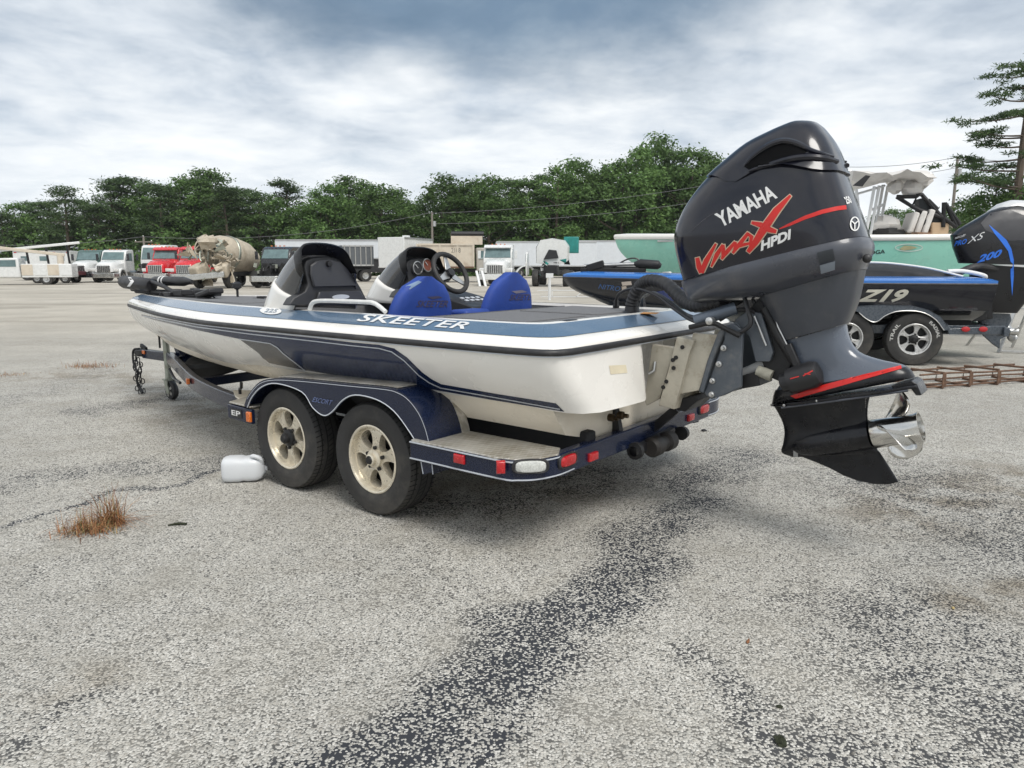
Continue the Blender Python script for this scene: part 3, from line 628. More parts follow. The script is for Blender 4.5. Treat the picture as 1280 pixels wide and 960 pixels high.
def lens_at(px, py, m_, hx, hz, face, round_=False, name='marker_lamp'):
    if face == 'side': c = bp(px, py, 1.218); ax_, wx = Vector((0, 1, 0)), Vector((1, 0, 0))
    elif face == 'rear': o = BMI @ CAMP; d = BMI.to_3x3() @ ray(px, py); c = o+d*((-.09-o.x)/d.x); ax_, wx = Vector((-1, 0, 0)), Vector((0, 1, 0))
    else: o = BMI @ CAMP; d = BMI.to_3x3() @ ray(px, py); nrm = Vector((-.70, .71, 0)); c = o+d*((nrm.dot(Vector((-.012, 1.165, .5))-o))/nrm.dot(d)); ax_, wx = nrm, Vector((.71, .70, 0))
    mb = MB(); n = 24 if round_ else 4; out = []
    for k in range(n):
        if round_:
            a = 2*math.pi*k/n; q = (hx*math.copysign(abs(math.cos(a))**.6, math.cos(a)), hz*math.copysign(abs(math.sin(a))**.6, math.sin(a)))
        else: q = ((-hx, hx, hx, -hx)[k], (-hz, -hz, hz, hz)[k])
        out.append(q)
    mb.loft([[c+wx*q[0]*s+Vector((0, 0, q[1]*s))+ax_*h for q in out] for s, h in ((1, -.01), (1, .006), (.85, .014), (.5, .017))], cap1=True)
    o_ = mb.build(name, m_, tr, bevel=0 if round_ else .002)
    if round_:
        g = MB(); g.loft([[c+wx*q[0]*s+Vector((0, 0, q[1]*s))+ax_*h for q in out] for s, h in ((1.22, -.01), (1.22, .004), (1.12, .009), (1.0, .006))]); g.build('lamp_gasket', rub, o_)
    return o_
lens_at(574.6, 573.5, red_l, .036, .024, 'side'); lens_at(626, 584, red_l, .022, .032, 'corner'); lens_at(663.4, 583, clr_l, .075, .03, 'corner', True, 'reverse_lamp')
lens_at(710, 575, red_l, .07, .03, 'rear', True, 'tail_lamp'); lens_at(741, 570.5, red_l, .042, .022, 'rear')
lens_at(880, 511, red_l, .07, .03, 'rear', True, 'tail_lamp'); lens_at(863, 521.6, red_l, .042, .022, 'rear')
# front step, wheel-well front
for s in (1, -1):
    m_ = MB(); m_.prism_xy([(2.66, .98*s), (2.58, 1.17*s), (2.30, 1.18*s), (2.28, .80*s), (2.5, .80*s)], .505, .517); m_.build('step_plate', tread, tr, bevel=.003)
    path_beam([(2.68, .97*s, .455), (2.585, 1.165*s, .45), (2.29, 1.17*s, .445)], .03, .10, 'step_skirt', bevel=.005)
    m_ = MB(); m_.prism_xy([(2.34, .74*s), (2.34, 1.14*s), (2.9, .93*s), (3.15, .80*s), (3.0, .70*s)], .475, .487); m_.build('bow_catwalk', gelcream, tr, bevel=.003)
m_ = MB(); p0 = bp(318, 510, 1.17); m_.box((2.31, 1.19, .445), (.05, .02, .07)); m_.build('marker_lamp', amb_l, tr, bevel=.006)
m_ = MB(); q = bpz(239, 476, .45); m_.box((q.x, q.y+.03, .45), (.06, .03, .05), rz=-.4); m_.build('marker_lamp', amb_l, tr, bevel=.006)
m_ = MB(); m_.box((2.47, 1.184, .45), (.13, .006, .06)); po = m_.build('data_plate', blackp, tr)
text_plane('plate_lettering', 'EP', (2.525, 1.189, .432), (-.11, 0, 0), (0, 0, .036), white_d, po, bold=.02)
m_ = MB(); q = bpz(292, 490, .46); m_.box((q.x, q.y+.035, .455), (.05, .004, .05), rz=-.15); m_.build('sticker', white_d, tr)
# fenders
up_px = [(336, 476), (345, 472.5), (380, 474.5), (437, 480), (480, 484), (497, 488), (512, 498), (527, 519.7), (537, 551.6), (541.6, 590)]
lo_px = [(529.7, 593), (523, 559.5), (511, 538), (492.5, 514), (471, 500), (445, 494.5), (429, 501), (415.5, 515.7), (405, 520), (391.5, 510), (378, 490.5), (360, 476.5), (346, 476)]
UP = [bp(*p, 1.185) for p in up_px]; LO = [bp(*p, 1.185) for p in lo_px]
UP2 = [(p.x, p.z) for p in UP]; LO2 = [(p.x, p.z) for p in LO]
UPs = [tuple(q) for q in catmull([(2.36, .52), (2.30, .60), (2.16, .70), (1.98, .742)]+[u for u in UP2 if u[0] < 1.93], 4)]
LOs = [tuple(q) for q in catmull([u for u in LO2 if u[0] < 1.84]+[(1.97, .705), (2.14, .665), (2.26, .585), (2.325, .505)], 4)]
for s in (1, -1):
    m_ = MB(); m_.prism_xz(UPs+LOs, 1.17*s, 1.19*s); fo = m_.build('fender', trailer_blue, tr, bevel=.004)
    m_ = MB(); m_.tube([(x, 1.188*s, z+.004) for x, z in LOs], .0042, 6); m_.build('fender_bead', silver, fo)
    m_ = MB(); m_.tube([(x, 1.188*s, z-.012) for x, z in UPs[3:]], .003, 6); m_.build('fender_bead', silver, fo)
    m_ = MB(); n_ = len(UPs); m_.loft([[(x, 1.186*s, z), (x, .86*s, z+.004), (x, .86*s, z-.012), (x, 1.186*s, z-.012)] for x, z in UPs], cap0=True, cap1=True); m_.build('fender_top', trailer_blue, fo)
    flat = [(x, z) for x, z in UPs if .86 < x < 2.0]
    m_ = MB(); m_.loft([[(x, 1.165*s, z+.003), (x, 1.165*s, z+.008), (x, .86*s, z+.012), (x, .86*s, z+.006)] for x, z in flat], cap0=True, cap1=True); m_.build('fender_tread', tread, fo)
    curve = [(x, z) for x, z in UPs if .50 < x <= .88]
    m_ = MB(); m_.loft([[(x, .93*s, z+.005), (x, .93*s, z+.012), (x, .865*s, z+.012), (x, .865*s, z+.005)] for x, z in curve], cap0=True, cap1=True); m_.build('fender_tread', tread, fo)
    m_ = MB(); m_.prism_xz(UPs+[(2.3, .5)][:0]+LOs, .875*s, .865*s); m_.build('inner_liner', blackp, fo)
    if s > 0: text_plane('fender_lettering', 'ESCORT', (1.60, 1.1945, .635), (-.19, 0, .0), (-.012, 0, .03), mat('etched_blue', (.12, .16, .32), .4), fo, shear=.3, bold=.0)
# wheels
def annulus_with_holes(ro, ri, holes, y):
    loops = [[Vector((ro*math.cos(a), ro*math.sin(a), 0)) for a in [2*math.pi*j/50 for j in range(50)]]]
    for h in holes: loops.append([Vector((*p, 0)) for p in h][::-1])
    tris = tessellate_polygon(loops); flat = [p for l in loops for p in l]
    return [(p.x, y, p.y) for p in flat], tris
def make_wheel(parent, x, yc_, z, r, w, out, rimr, rimm, kind='oval', tilt=0., tyrem=None, off=None):
    wh = bpy.data.objects.new('wheel', None); C.objects.link(wh); wh.parent = parent; wh.location = (x, yc_, z); wh.empty_display_size = .05
    if out < 0: wh.rotation_euler = (0, 0, math.pi)
    t = MB(); hw = w/2
    pr = [(rimr*.97, -hw*.80), (rimr*1.04, -hw*.92), (rimr+(r-rimr)*.45, -hw*1.02), (r*.955, -hw*.93), (r*.985, -hw*.80), (r, -hw*.5), (r*1.002, 0), (r, hw*.5), (r*.985, hw*.80), (r*.955, hw*.93), (rimr+(r-rimr)*.45, hw*1.02), (rimr*1.04, hw*.92), (rimr*.97, hw*.80)]
    t.lathe(pr, (0, 0, 0), (0, 1, 0), 56); ty = t.build('tyre', tyrem or tyre_m, wh, smooth=40)
    g = MB()
    for dy in (-.62, -.22, .22, .62): g.lathe([(r*1.0035, dy*hw-.004), (r*1.0035, dy*hw+.004)], (0, 0, 0), (0, 1, 0), 56)
    for k in range(64):
        a = 2*math.pi*k/64
        for s0, s1, da in ((.50, .95, .03), (-.95, -.50, -.03), (-.16, .16, .05)):
            q = [(a-.010, s0), (a+.010, s0), (a+.010+da, s1), (a-.010+da, s1)]
            g.add([(rr2*math.cos(t_), y_*hw, rr2*math.sin(t_)) for t_, y_ in q for rr2 in [r*(1.0045 if abs(y_) < .6 else .974)]], [(0, 1, 2, 3)])
    g.build('tread_groove', mat('groove_black', (.008, .008, .008), .9), ty)
    rm = MB(); rm.lathe([(rimr*1.0, hw*.80), (rimr*1.03, hw*.93), (rimr*1.0, hw*.96), (rimr*.955, hw*.93), (rimr*.93, hw*.80), (rimr*.90, hw*.3), (rimr*.86, -hw*.6)], (0, 0, 0), (0, 1, 0), 50)
    face_y = hw*.60
    holes = []
    for k in range(5):
        a0 = 2*math.pi*k/5+math.pi/2+math.pi/5+tilt; rc = rimr*.61
        a_, b_ = (rimr*.275, rimr*.235) if kind == 'oval' else (rimr*.26, rimr*.28)
        hl = []
        for j in range(16):
            q = 2*math.pi*j/16; e = .85 if kind == 'oval' else .6
            rr_ = rc+a_*math.copysign(abs(math.cos(q))**e, math.cos(q)); ww = b_*math.copysign(abs(math.sin(q))**e, math.sin(q))*(rr_/rc)**(.9)
            hl.append((rr_*math.cos(a0)-ww*math.sin(a0), rr_*math.sin(a0)+ww*math.cos(a0)))
        holes.append(hl)
    ro = rimr*.935
    vs, tr_ = annulus_with_holes(ro, 0, holes, face_y)
    def dish(v): q = math.hypot(v[0], v[2])/ro; return (v[0], v[1]-.012*(1-q)+(.02*(1-q) if kind == 'oval' else 0), v[2])
    rm.add([dish(v) for v in vs], tr_)
    b0 = 50
    for k in range(5):
        L = vs[b0+16*k:b0+16*k+16]; rm.loft([[dish(v) for v in L], [(v[0]*.98, v[1]-.045, v[2]*.98) for v in L]])
    ro_ = rm.build('rim', rimm, wh, smooth=35)
    d = MB(); d.lathe([(0, face_y-.075), (rimr*.88, face_y-.075)], (0, 0, 0), (0, 1, 0), 30); d.build('brake_drum', dark_m, ro_)
    h = MB(); h.lathe([(rimr*.30, face_y-.01), (rimr*.28, face_y+.022), (rimr*.18, face_y+.03), (rimr*.17, face_y+.05), (rimr*.1, face_y+.058), (0, face_y+.058)], (0, 0, 0), (0, 1, 0), 20); h.build('hub_cap', rimm if kind == 'oval' and tilt < .5 else dark_m, ro_)
    d = MB(); d.lathe([(rimr*.13, face_y+.055), (rimr*.11, face_y+.062), (0, face_y+.062)], (0, 0, 0), (0, 1, 0), 16); d.build('hub_plug', dark_m, ro_)
    n = MB()
    for k in range(5): a = 2*math.pi*k/5+math.pi/2+tilt; n.lathe([(.012, face_y-.01), (.012, face_y+.018), (0, face_y+.02)], (rimr*.33*math.cos(a), 0, rimr*.33*math.sin(a)), (0, 1, 0), 6)
    n.build('lug_nuts', dark_m, ro_)
    return wh
for s in (1, -1):
    make_wheel(tr, 1.127, 1.045*s, .339, .339, .215, s, .200, rim_m, tilt=0.05)
    make_wheel(tr, 1.967, 1.045*s, .339, .339, .215, s, .200, rim_m, tilt=.62)
# jack, coupler, chains, winch
q = bpz(214, 499, 0); jx, jy = q.x, q.y; t0 = bp(202, 424, jy+.02); 
m_ = MB(); m_.tube([(jx+.02, jy, .17), (jx+.02, jy, t0.z+.02)], .033, 14); jo = m_.build('jack_post', zinc, tr)
m_ = MB(); m_.tube([(jx+.02, jy, t0.z+.02), (jx+.02, jy, t0.z+.035), (jx+.12, jy+.02, t0.z+.035), (jx+.12, jy+.02, t0.z-.10)], .011, 8); m_.build('jack_crank', dark_m, jo)
m_ = MB(); m_.box((jx-.015, jy+.045, .15), (.06, .012, .16), ry=.3); m_.box((jx-.015, jy-.045, .15), (.06, .012, .16), ry=.3); m_.box((jx+.02, jy, .22), (.07, .11, .015)); m_.build('caster_fork', zinc, jo)
m_ = MB(); m_.lathe([(.0, -.03), (.07, -.03), (.095, -.028), (.104, -.015), (.104, .015), (.095, .028), (.07, .03), (0, .03)], (jx-.03, jy, .104), (0, 1, 0), 28); co_ = m_.build('caster_wheel', blackp, jo)
for k in range(5):
    a = 2*math.pi*k/5; m_ = MB(); m_.box((jx-.03+.047*math.cos(a), jy+.034, .104+.047*math.sin(a)), (.04, .008, .024), ry=-a); m_.build('caster_window', mat('caster_gap', (.35, .34, .31), .8), co_)
m_ = MB(); m_.box((6.33, 0, .465), (.16, .10, .07)); m_.ball((6.42, 0, .465), (.06, .055, .05)); m_.box((6.30, 0, .53), (.13, .03, .05), ry=-.3); m_.build('coupler', dark_m, tr, bevel=.008)
m_ = MB(); m_.tube([(6.30, .05, .52), (6.36, .09, .50), (6.36, .10, .36), (6.30, .09, .24), (6.36, .08, .15), (6.30, .08, .09), (6.2, .10, .03)], .012, 8, smooth=4)
rn = random.Random(8)
for k in range(26):
    t_ = k/25; c0 = Vector((6.33+.04*math.sin(k), .07+.03*math.cos(k*1.7), .42-.40*t_)); a = rn.uniform(0, 3.1)
    m_.tube([c0+Vector((math.cos(a)*.02*math.cos(q_), math.sin(a)*.02*math.cos(q_), .03*math.sin(q_))) for q_ in [2*math.pi*j/8 for j in range(9)]], .0055, 5, False)
m_.build('safety_chain', dark_m, tr)
m_ = MB(); m_.box((6.22, .045, .485), (.06, .012, .04)); m_.build('marker_lamp', amb_l, tr, bevel=.004)
m_ = MB(); m_.beam((5.45, 0, .5), (5.62, 0, .80), .08, .08); m_.box((5.60, 0, .80), (.16, .16, .10)); m_.build('winch_post', trailer_blue, tr, bevel=.01)
m_ = MB(); m_.lathe([(.22, -.07), (.30, -.07), (.33, -.04), (.33, .04), (.30, .07), (.22, .07), (.1, .05), (0, .05)], (4.75, -.02, .50), (0, .25, 1), 32); m_.build('spare_tyre', tyre_m, tr)
m_ = MB(); m_.tube([(5.2, .27, .41), (5.05, .30, .33), (4.75, .40, .33)], .014, 8, smooth=4); m_.build('hanging_strap', blackp, tr)
m_ = MB(); m_.tube([(2.95, .86, .47), (2.93, .87, .53), (2.86, .90, .55), (2.84, .91, .59)], .012, 8); m_.build('tie_hook', blackp, tr)
# rear roller, motor support and straps
m_ = MB(); a = bp(783, 558, .18); m_.lathe([(.0, -.14), (.045, -.14), (.06, -.12), (.06, -.05), (.045, -.03), (.045, .03), (.06, .05), (.06, .12), (.045, .14), (0, .14)], (-.14, -.02, .40), (0, 1, 0), 18); m_.build('keel_roller', mat('roller_dark', (.018, .015, .013), .6, noise=.4), tr)
m_ = MB(); m_.beam((-.05, .32, .46), (.03, .30, .74), .03, .06); m_.beam((-.05, -.05, .46), (-.22, -.05, .62), .03, .05); m_.beam((-.1, -.25, .43), (-.1, .25, .40), .04, .05); m_.build('transom_strap', blackp, tr)
m_ = MB(); m_.lathe([(.03, -.02), (.05, -.015), (.05, .015), (.03, .02)], (-.12, .26, .41), (0, 1, 0), 14); m_.build('strap_ratchet', dark_m, tr); m_ = MB(); m_.lathe([(.0, -.03), (.04, -.02), (.045, .02), (.0, .03)], (-.12, -.36, .40), (0, 1, 0), 14); m_.build('strap_ratchet', dark_m, tr)
# ------------------------------------------------------------------ big outboard on the bass boat
OBO = Vector((-.30, 0, .62))
ob = thing('outboard_motor', 'large black and charcoal outboard with red and white lettering on the bass boat transom', 'outboard motor', BM @ OBO, BTH)
def E2(px, py, y=0.): p = bp(px, py, y); return np.array([p.x, p.z])
def ering(fpx, bpx, w, nose=.55, tail=.5, sq=.72, n=36, fy=0., sqf=1.25, grow_=0.):
    """ring in the slice between a front and a back point; half-width w, rounded plan"""
    a, b = E2(*fpx, fy), E2(*bpx); L = b-a; out = []
    if grow_: g_ = L/np.linalg.norm(L)*grow_; a = a-g_; b = b+g_; L = b-a; w = w+grow_
    for k in range(n):
        t = 2*math.pi*k/n; c, s = math.cos(t), math.sin(t)
        e = sq*(sqf if c > 0 else 1.0)
        u = .5-.5*math.copysign(abs(c)**e, c)                # 0 at front
        wd = math.copysign(abs(s)**(nose*1.2 if c > 0 else tail), s)*w
        out.append((a[0]+L[0]*u, wd, a[1]+L[1]*u))
    return out
def interp_rings(keys, n, **kw):   # keys: (front px, back px, width, nose, tail)
    F = catmull([k[0] for k in keys], n); B = catmull([k[1] for k in keys], n); W = catmull([(k[2], k[3], k[4]) for k in keys], n)
    return [ering(f, b, max(w[0], .004), w[1], w[2], **kw) for f, b, w in zip(F, B, W)]
# upper cowling
ck = [((857, 352), (1083.5, 296), .262, .5, .5), ((848, 315), (1077, 278), .272, .5, .5), ((847, 291), (1071, 261), .272, .5, .5), ((859, 261), (1062, 238), .262, .5, .5),
      ((881, 230), (1056, 221), .246, .52, .5), ((905, 206), (1050, 205), .222, .55, .52), ((934, 181), (1044, 188), .19, .6, .55), ((962, 165), (1037, 174), .152, .7, .6), ((982, 155.5), (1030, 164), .118, .75, .7), ((992, 151.5), (1025, 158), .09, .75, .75), ((999, 150), (1019, 153.5), .055, .7, .8)]
CW = dict(fy=.07, sqf=.86)
m_ = MB(); m_.loft(interp_rings(ck, 4, **CW), cap0=True, cap1=True); cowl = m_.build('cowling', cowl_m, ob, OBO, smooth=35)
def on_cowl(px, py, off=0.):
    d = ray(px, py).normalized(); h, n, i, t = T_cowl.ray_cast(CAMP, d)
    if h is None: return None
    if n.dot(d) > 0: n = -n
    return BMI @ (h+n*off)
T_cowl = bvh([cowl])
# raised cap over the top of the cowling, its lower edge dipping at the sides
capk = [((888, 222), (1054, 215), .2415, .53, .51), ((905, 206), (1050, 205), .222, .55, .52), ((934, 181), (1044, 188), .19, .6, .55), ((962, 165), (1037, 174), .152, .7, .6), ((982, 155.5), (1030, 164), .118, .75, .7), ((992, 151.5), (1025, 158), .09, .75, .75), ((999, 150), (1019, 153.5), .055, .7, .8)]
cr_ = interp_rings(capk, 4, grow_=.012, **CW); inn = interp_rings(capk, 4, grow_=-.006, **CW)[0]
def dip(r, k):
    out = []; xs = [p[0] for p in r]; x0, x1 = max(xs), min(xs)
    for p in r:
        u = (x0-p[0])/(x0-x1); e = (abs(p[1])/max(.01, max(abs(q[1]) for q in r)))**2
        out.append((p[0], p[1], p[2]+k*e*(-.055*math.exp(-((u-.30)/.12)**2)+.030*math.exp(-((u-.62)/.22)**2)-.015*math.exp(-((u-.95)/.15)**2))))
    return out
cr_[0] = dip(cr_[0], 1.); cr_[1] = dip(cr_[1], .7); cr_[2] = dip(cr_[2], .4); cr_[3] = dip(cr_[3], .15)
m_ = MB(); m_.loft([dip(inn, 1.)]+cr_, cap1=True); cap = m_.build('cowling_cap', cowl_m, cowl, OBO, smooth=32)
T_cap = bvh([cap, cowl])
def shell_px(outer, name, m, off, thick):    # a panel that follows the cap, and its twin on the other side
    bm = bmesh.new(); vs = [bm.verts.new((p[0], p[1], 0)) for p in outer]
    for t in tessellate_polygon([[Vector((*p, 0)) for p in outer]]): bm.faces.new([vs[i] for i in t])
    _refine(bm, 6); o = _project(bm, T_cap, name, m, cowl, off)
    c = o.copy(); c.data = o.data.copy(); C.objects.link(c)
    for v in c.data.vertices: v.co.y = -v.co.y
    c.data.flip_normals(); return o
shell_px([(930, 208), (941, 196), (957, 184), (972, 178), (986, 177), (1000, 181), (1010, 188.5), (1004, 193), (985, 195.5), (965, 203), (946, 211.5), (937, 212.5)], 'recess_shade', mat('recess_shade_black', (.0025, .0025, .003), .6, spec=.08), .002, .003)  # dark panel on the cap surface, painting in the shade of the intake hollow
T_keep = T_cowl; T_cowl = T_cap
def ridge(pxs, off, radii, m):
    pts = [q for q in (on_cowl(*p, off) for p in pxs) if q]
    for sg in (1, -1):
        m_ = MB(); m_.tube([(q.x, q.y*sg, q.z) for q in pts], radii, 8, smooth=4); m_.build('cowl_ridge', m, cowl, OBO)
ridge([(930, 208), (941, 196), (957, 184.5), (972, 178), (986, 177), (1000, 181), (1013, 188), (1028, 192.5), (1041, 196)], .003, [.005, .012, .015, .016, .015, .013, .011, .009, .006], cowl_m)
ridge([(936, 214), (955, 208), (985, 199.5), (1008, 196.5), (1030, 198), (1046, 202)], .002, [.006, .013, .016, .017, .016, .012], cowl_m)
T_cowl = T_keep
ridge([(863, 291), (872, 282), (884, 272), (898, 263)], .0, [.001, .003, .001], mat('crease_edge', (.05, .05, .06), .3))
# printed lettering on the cowling
def Z(x, y): return (820+x/4.571, 140+y/4.571)
text_px('maker_lettering', 'YAMAHA', Z(372, 662), Z(697, 490), Z(333, 585), T_cowl, white_d, cowl, .003, 4., bold=.03, shear=.0)
strokes = [([(238, 832), (250, 885), (262, 918)], [22, 30, 26]), ([(262, 918), (290, 850), (345, 752)], [26, 30, 12]),
           ([(318, 884), (350, 815), (385, 758)], [10, 26, 16]), ([(385, 758), (388, 800), (382, 835)], [18, 24, 14]), ([(376, 840), (415, 790), (455, 742)], [14, 24, 16]), ([(455, 742), (458, 772), (448, 800)], [16, 24, 14]),
           ([(440, 806), (480, 755), (530, 690)], [14, 24, 18]), ([(525, 695), (548, 712), (540, 765)], [18, 24, 12]), ([(478, 768), (510, 756), (546, 748)], [14, 18, 12]),
           ([(548, 632), (600, 645), (650, 672), (690, 684)], [16, 30, 32, 20]), ([(528, 800), (570, 745), (620, 665), (690, 565), (770, 478)], [22, 36, 46, 40, 14])]
script = [line_poly(p, w) for p, w in strokes]
def grow(poly, k):
    P = np.array(poly, float); n = len(P); out = []
    ar = sum(P[i][0]*P[(i+1) % n][1]-P[(i+1) % n][0]*P[i][1] for i in range(n)); sg = 1 if ar > 0 else -1
    for i in range(n):
        a, b, c = P[i-1], P[i], P[(i+1) % n]; d1 = (b-a)/np.linalg.norm(b-a); d2 = (c-b)/np.linalg.norm(c-b)
        nn = np.array([d1[1]+d2[1], -(d1[0]+d2[0])]); nn /= max(.5, np.linalg.norm(nn)); out.append(tuple(b+nn*k*sg))
    return out
for k_s, s_ in enumerate(script):
    decal('script_edge', [[Z(*p) for p in grow(s_, 6)]], T_cowl, mat('decal_gold', (.62, .50, .36), .4), cowl, .002+.0002*k_s, 4)
    decal('script_stroke', [[Z(*p) for p in s_]], T_cowl, red_d, cowl, .0055+.0002*k_s, 4)
text_px('injection_lettering', 'HPDI', Z(600, 795), Z(780, 722), Z(592, 740), T_cowl, white_d, cowl, .004, 4., bold=.045, shear=.2)
decal('red_stripe', [line_poly([Z(705, 668), Z(760, 645), Z(850, 604), Z(950, 570), Z(1030, 552), Z(1085, 545)], [1.2, 3.4, 4.6, 5.2, 5.2, 5.2])], T_cowl, red_d, cowl, .003, 5)
decal('round_emblem', [line_poly([Z(1133+24*math.cos(a), 640+38*math.sin(a)) for a in [2*math.pi*j/20 for j in range(21)]], 1.6)]+[line_poly([Z(1133, 640), Z(1133+20*math.cos(a), 640+32*math.sin(a))], 1.4) for a in (1.57, 3.67, 5.76)], T_cowl, white_d, cowl, .003, 5)
text_px('capacity_lettering', '250', Z(1088, 528), Z(1118, 520), Z(1068, 488), T_cowl, white_d, cowl, .003, 5, bold=.03)
# grey lower pan
pk = [((856, 353), (1084, 296.5), .266, .75, .5), ((857, 358), (1087.5, 303), .272, .75, .5), ((861, 367), (1088, 312), .268, .75, .5), ((868, 376), (1084, 325), .245, .75, .5), ((905, 377), (1081.5, 333), .20, .7, .5), ((945, 374), (1081, 336), .165, .7, .5)]
m_ = MB(); m_.loft(interp_rings(pk, 3), cap0=True, cap1=True); pan = m_.build('lower_pan', eng_grey, ob, OBO, smooth=40)
Tp = bvh([pan])
_ = decal('latch_plate', [[(1021, 316), (1041, 311), (1043.5, 324), (1024.5, 329)]], Tp, mat('latch_dark', (.025, .03, .037), .4), pan, .004)
decal('latch_handle', [[(1024.5, 331), (1043.5, 325.5), (1043, 336), (1026, 341)]], Tp, mat('latch_pale', (.20, .23, .27), .4), pan, .008)
m_ = MB(); d = ray(1083, 322); p0 = bp(1084, 323, .10); m_.ball(p0, .022); m_.build('pan_plug', rub, pan, OBO)
# shroud and midsection
sk = [((950, 368), (1080.5, 331), .165, .6, .5), ((958, 384), (1077, 350), .158, .6, .5), ((968, 404), (1071, 378), .142, .6, .5), ((979, 426), (1060, 404), .118, .6, .5)]
m_ = MB(); m_.loft(interp_rings(sk, 3), cap0=True, cap1=True); m_.build('shroud', mat('shroud_grey', (.046, .051, .062), .40, noise=.12, nscale=5, dirt=(.11, .11, .11), dirt_amt=.5, dscale=6), ob, OBO, smooth=40)
mk = [((980, 427), (1057.5, 405), .098, .6, .7), ((986, 446), (1062, 424), .088, .6, .8), ((986, 462), (1074, 440), .082, .6, .8), ((980, 474), (1098, 449), .080, .6, .9), ((974, 483), (1126, 455), .085, .6, .9), ((971, 487), (1133, 458), .09, .6, .9)]
m_ = MB(); m_.loft(interp_rings(mk, 3), cap0=True, cap1=True); mid = m_.build('midsection', mat('midsection_grey', (.095, .112, .142), .28, noise=.08, nscale=4, coat=.3), ob, OBO, smooth=40)
vk = [((970, 487), (1133, 458), .10, .6, .8), ((968, 494), (1139, 463), .112, .6, .8), ((967, 500), (1142, 468), .112, .6, .8), ((966, 504), (1144, 471), .10, .6, .8)]
m_ = MB(); m_.loft(interp_rings(vk, 2), cap0=True, cap1=True); av0 = m_.build('anode_housing', eng_black, ob, OBO, smooth=40)
Tv = bvh([av0, mid])
decal('red_stripe', [[(988, 495), (1030, 481), (1080, 468), (1126, 457), (1127, 461), (1090, 471.5), (1040, 485.5), (995, 498)]], Tv, red_d, av0, .003, 5)
m_ = MB(); rg = []
for z in (-.006, .006):
    pass
poly = []
A0, A1 = E2(964, 506), E2(1150, 480); L = A1-A0; Ln = np.linalg.norm(L); Lx = L/Ln; up = np.array([-Lx[1], Lx[0]]); up = up if up[1] > 0 else -up
for t_, w_ in ((0, .012), (.06, .075), (.2, .115), (.5, .13), (.8, .125), (1.0, .10)): poly.append((t_*Ln, w_))
poly = poly+[(t, -w) for t, w in poly[::-1]]
def avp(h): return lambda q: (A0[0]+Lx[0]*q[0]+up[0]*h, q[1], A0[1]+Lx[1]*q[0]+up[1]*h)
m_.prism(poly, avp(-.007), avp(.007)); av = m_.build('cavitation_plate', eng_black, ob, OBO, bevel=.004)
P = [E2(*q) for q in [(1118, 480), (1143, 473), (1150, 477), (1156, 491), (1149, 491.5), (1142, 482), (1122, 484)]]; m_ = MB(); m_.prism_xz([tuple(p) for p in P], -.085, .085); m_.build('plate_tail', eng_black, av, OBO, bevel=.004)
for s in (1, -1):
    m_ = MB(); m_.tube([avp(-.012)((.12*Ln, .10*s)), avp(-.012)((.55*Ln, .125*s)), avp(-.012)((.95*Ln, .105*s))], .006, 6); m_.build('plate_ridge', eng_grey, av, OBO)
    for t_ in (.15, .38, .62): m_ = MB(); m_.ball(avp(.0)((t_*Ln, .118*s)), .008, 8, 5); m_.build('bolt', alu, av, OBO)
gk = [((968, 506), (1089, 490), .075, .55, .9), ((973, 515), (1085.5, 505), .062, .55, .95), ((979, 528), (1084.5, 519), .050, .55, .95), ((981, 540), (1086, 530), .046, .55, .95), ((979.5, 553), (1089, 545), .05, .55, .95), ((977, 565), (1097, 562), .034, .55, .95), ((990, 571), (1099, 566.5), .020, .55, .95)]
m_ = MB(); m_.loft(interp_rings(gk, 3), cap0=True, cap1=True); gc = m_.build('gearcase', eng_black, ob, OBO, smooth=50)
a, b = bp(996, 557, 0), bp(1089, 543, 0); ax = (b-a).normalized(); Lt = (b-a).length
m_ = MB(); m_.lathe([(.004, -.05), (.03, -.03), (.055, .02), (.070, .10), (.076, .2), (.076, Lt*.75), (.073, Lt)], a, ax, 28); m_.build('gear_torpedo', eng_black, gc, OBO, smooth=60)
skg = [(978, 566), (1000, 570), (1017, 576.5), (1036, 584.5), (1053, 593.5), (1071, 600.5), (1092.6, 605), (1110, 605.5), (1123.5, 602.5), (1112, 584), (1099, 564), (1060, 555)]
m_ = MB(); P2 = [E2(*p) for p in skg]; m_.prism([tuple(p) for p in P2], lambda p: (p[0], -.008, p[1]), lambda p: (p[0], .008, p[1])); m_.build('skeg', eng_black, gc, OBO, bevel=.006)
Tg = bvh([gc]); decal('serial_tag', [[(992, 558), (998, 557), (997.5, 571), (992, 571)]], Tg, mat('tag_grey', (.33, .33, .33), .5), gc, .003)
# stainless propeller
pb = a+ax*Lt; R_hub = .060
m_ = MB(); m_.lathe([(.060, 0), (.072, .012), (.071, .07), (.066, .15), (.068, .205), (.074, .225), (.066, .225), (.056, .15), (0, .12)], pb, ax, 32); po = m_.build('propeller', steel, ob, OBO, smooth=50)
u0 = ax.orthogonal().normalized(); 
zup = (Vector((0, 0, 1))-ax*ax.z).normalized(); ysd = zup.cross(ax)
for k, a0 in enumerate((math.radians(62), math.radians(182), math.radians(302))):
    rings = []
    for i in range(9):
        t = i/8; r = .055+.15*t; ch = (.62+.55*math.sin(math.pi*min(1, t*1.05))-.62*t**2.2)*(1.05)   # angular chord
        ch = max(.06, ch); pit = .20*(1-.25*t)
        row = []
        for j in range(9):
            s = j/8-.5; ang = a0+s*ch+.28*t*t; axp = .11+s*ch*pit*.70+.06*t
            row.append(pb+ax*axp+(zup*math.sin(ang)+ysd*math.cos(ang))*r)
        rings.append(row)
    m_ = MB(); m_.loft(rings, closed=False); m_.build('blade', steel, po, OBO, smooth=60, solid=.005)
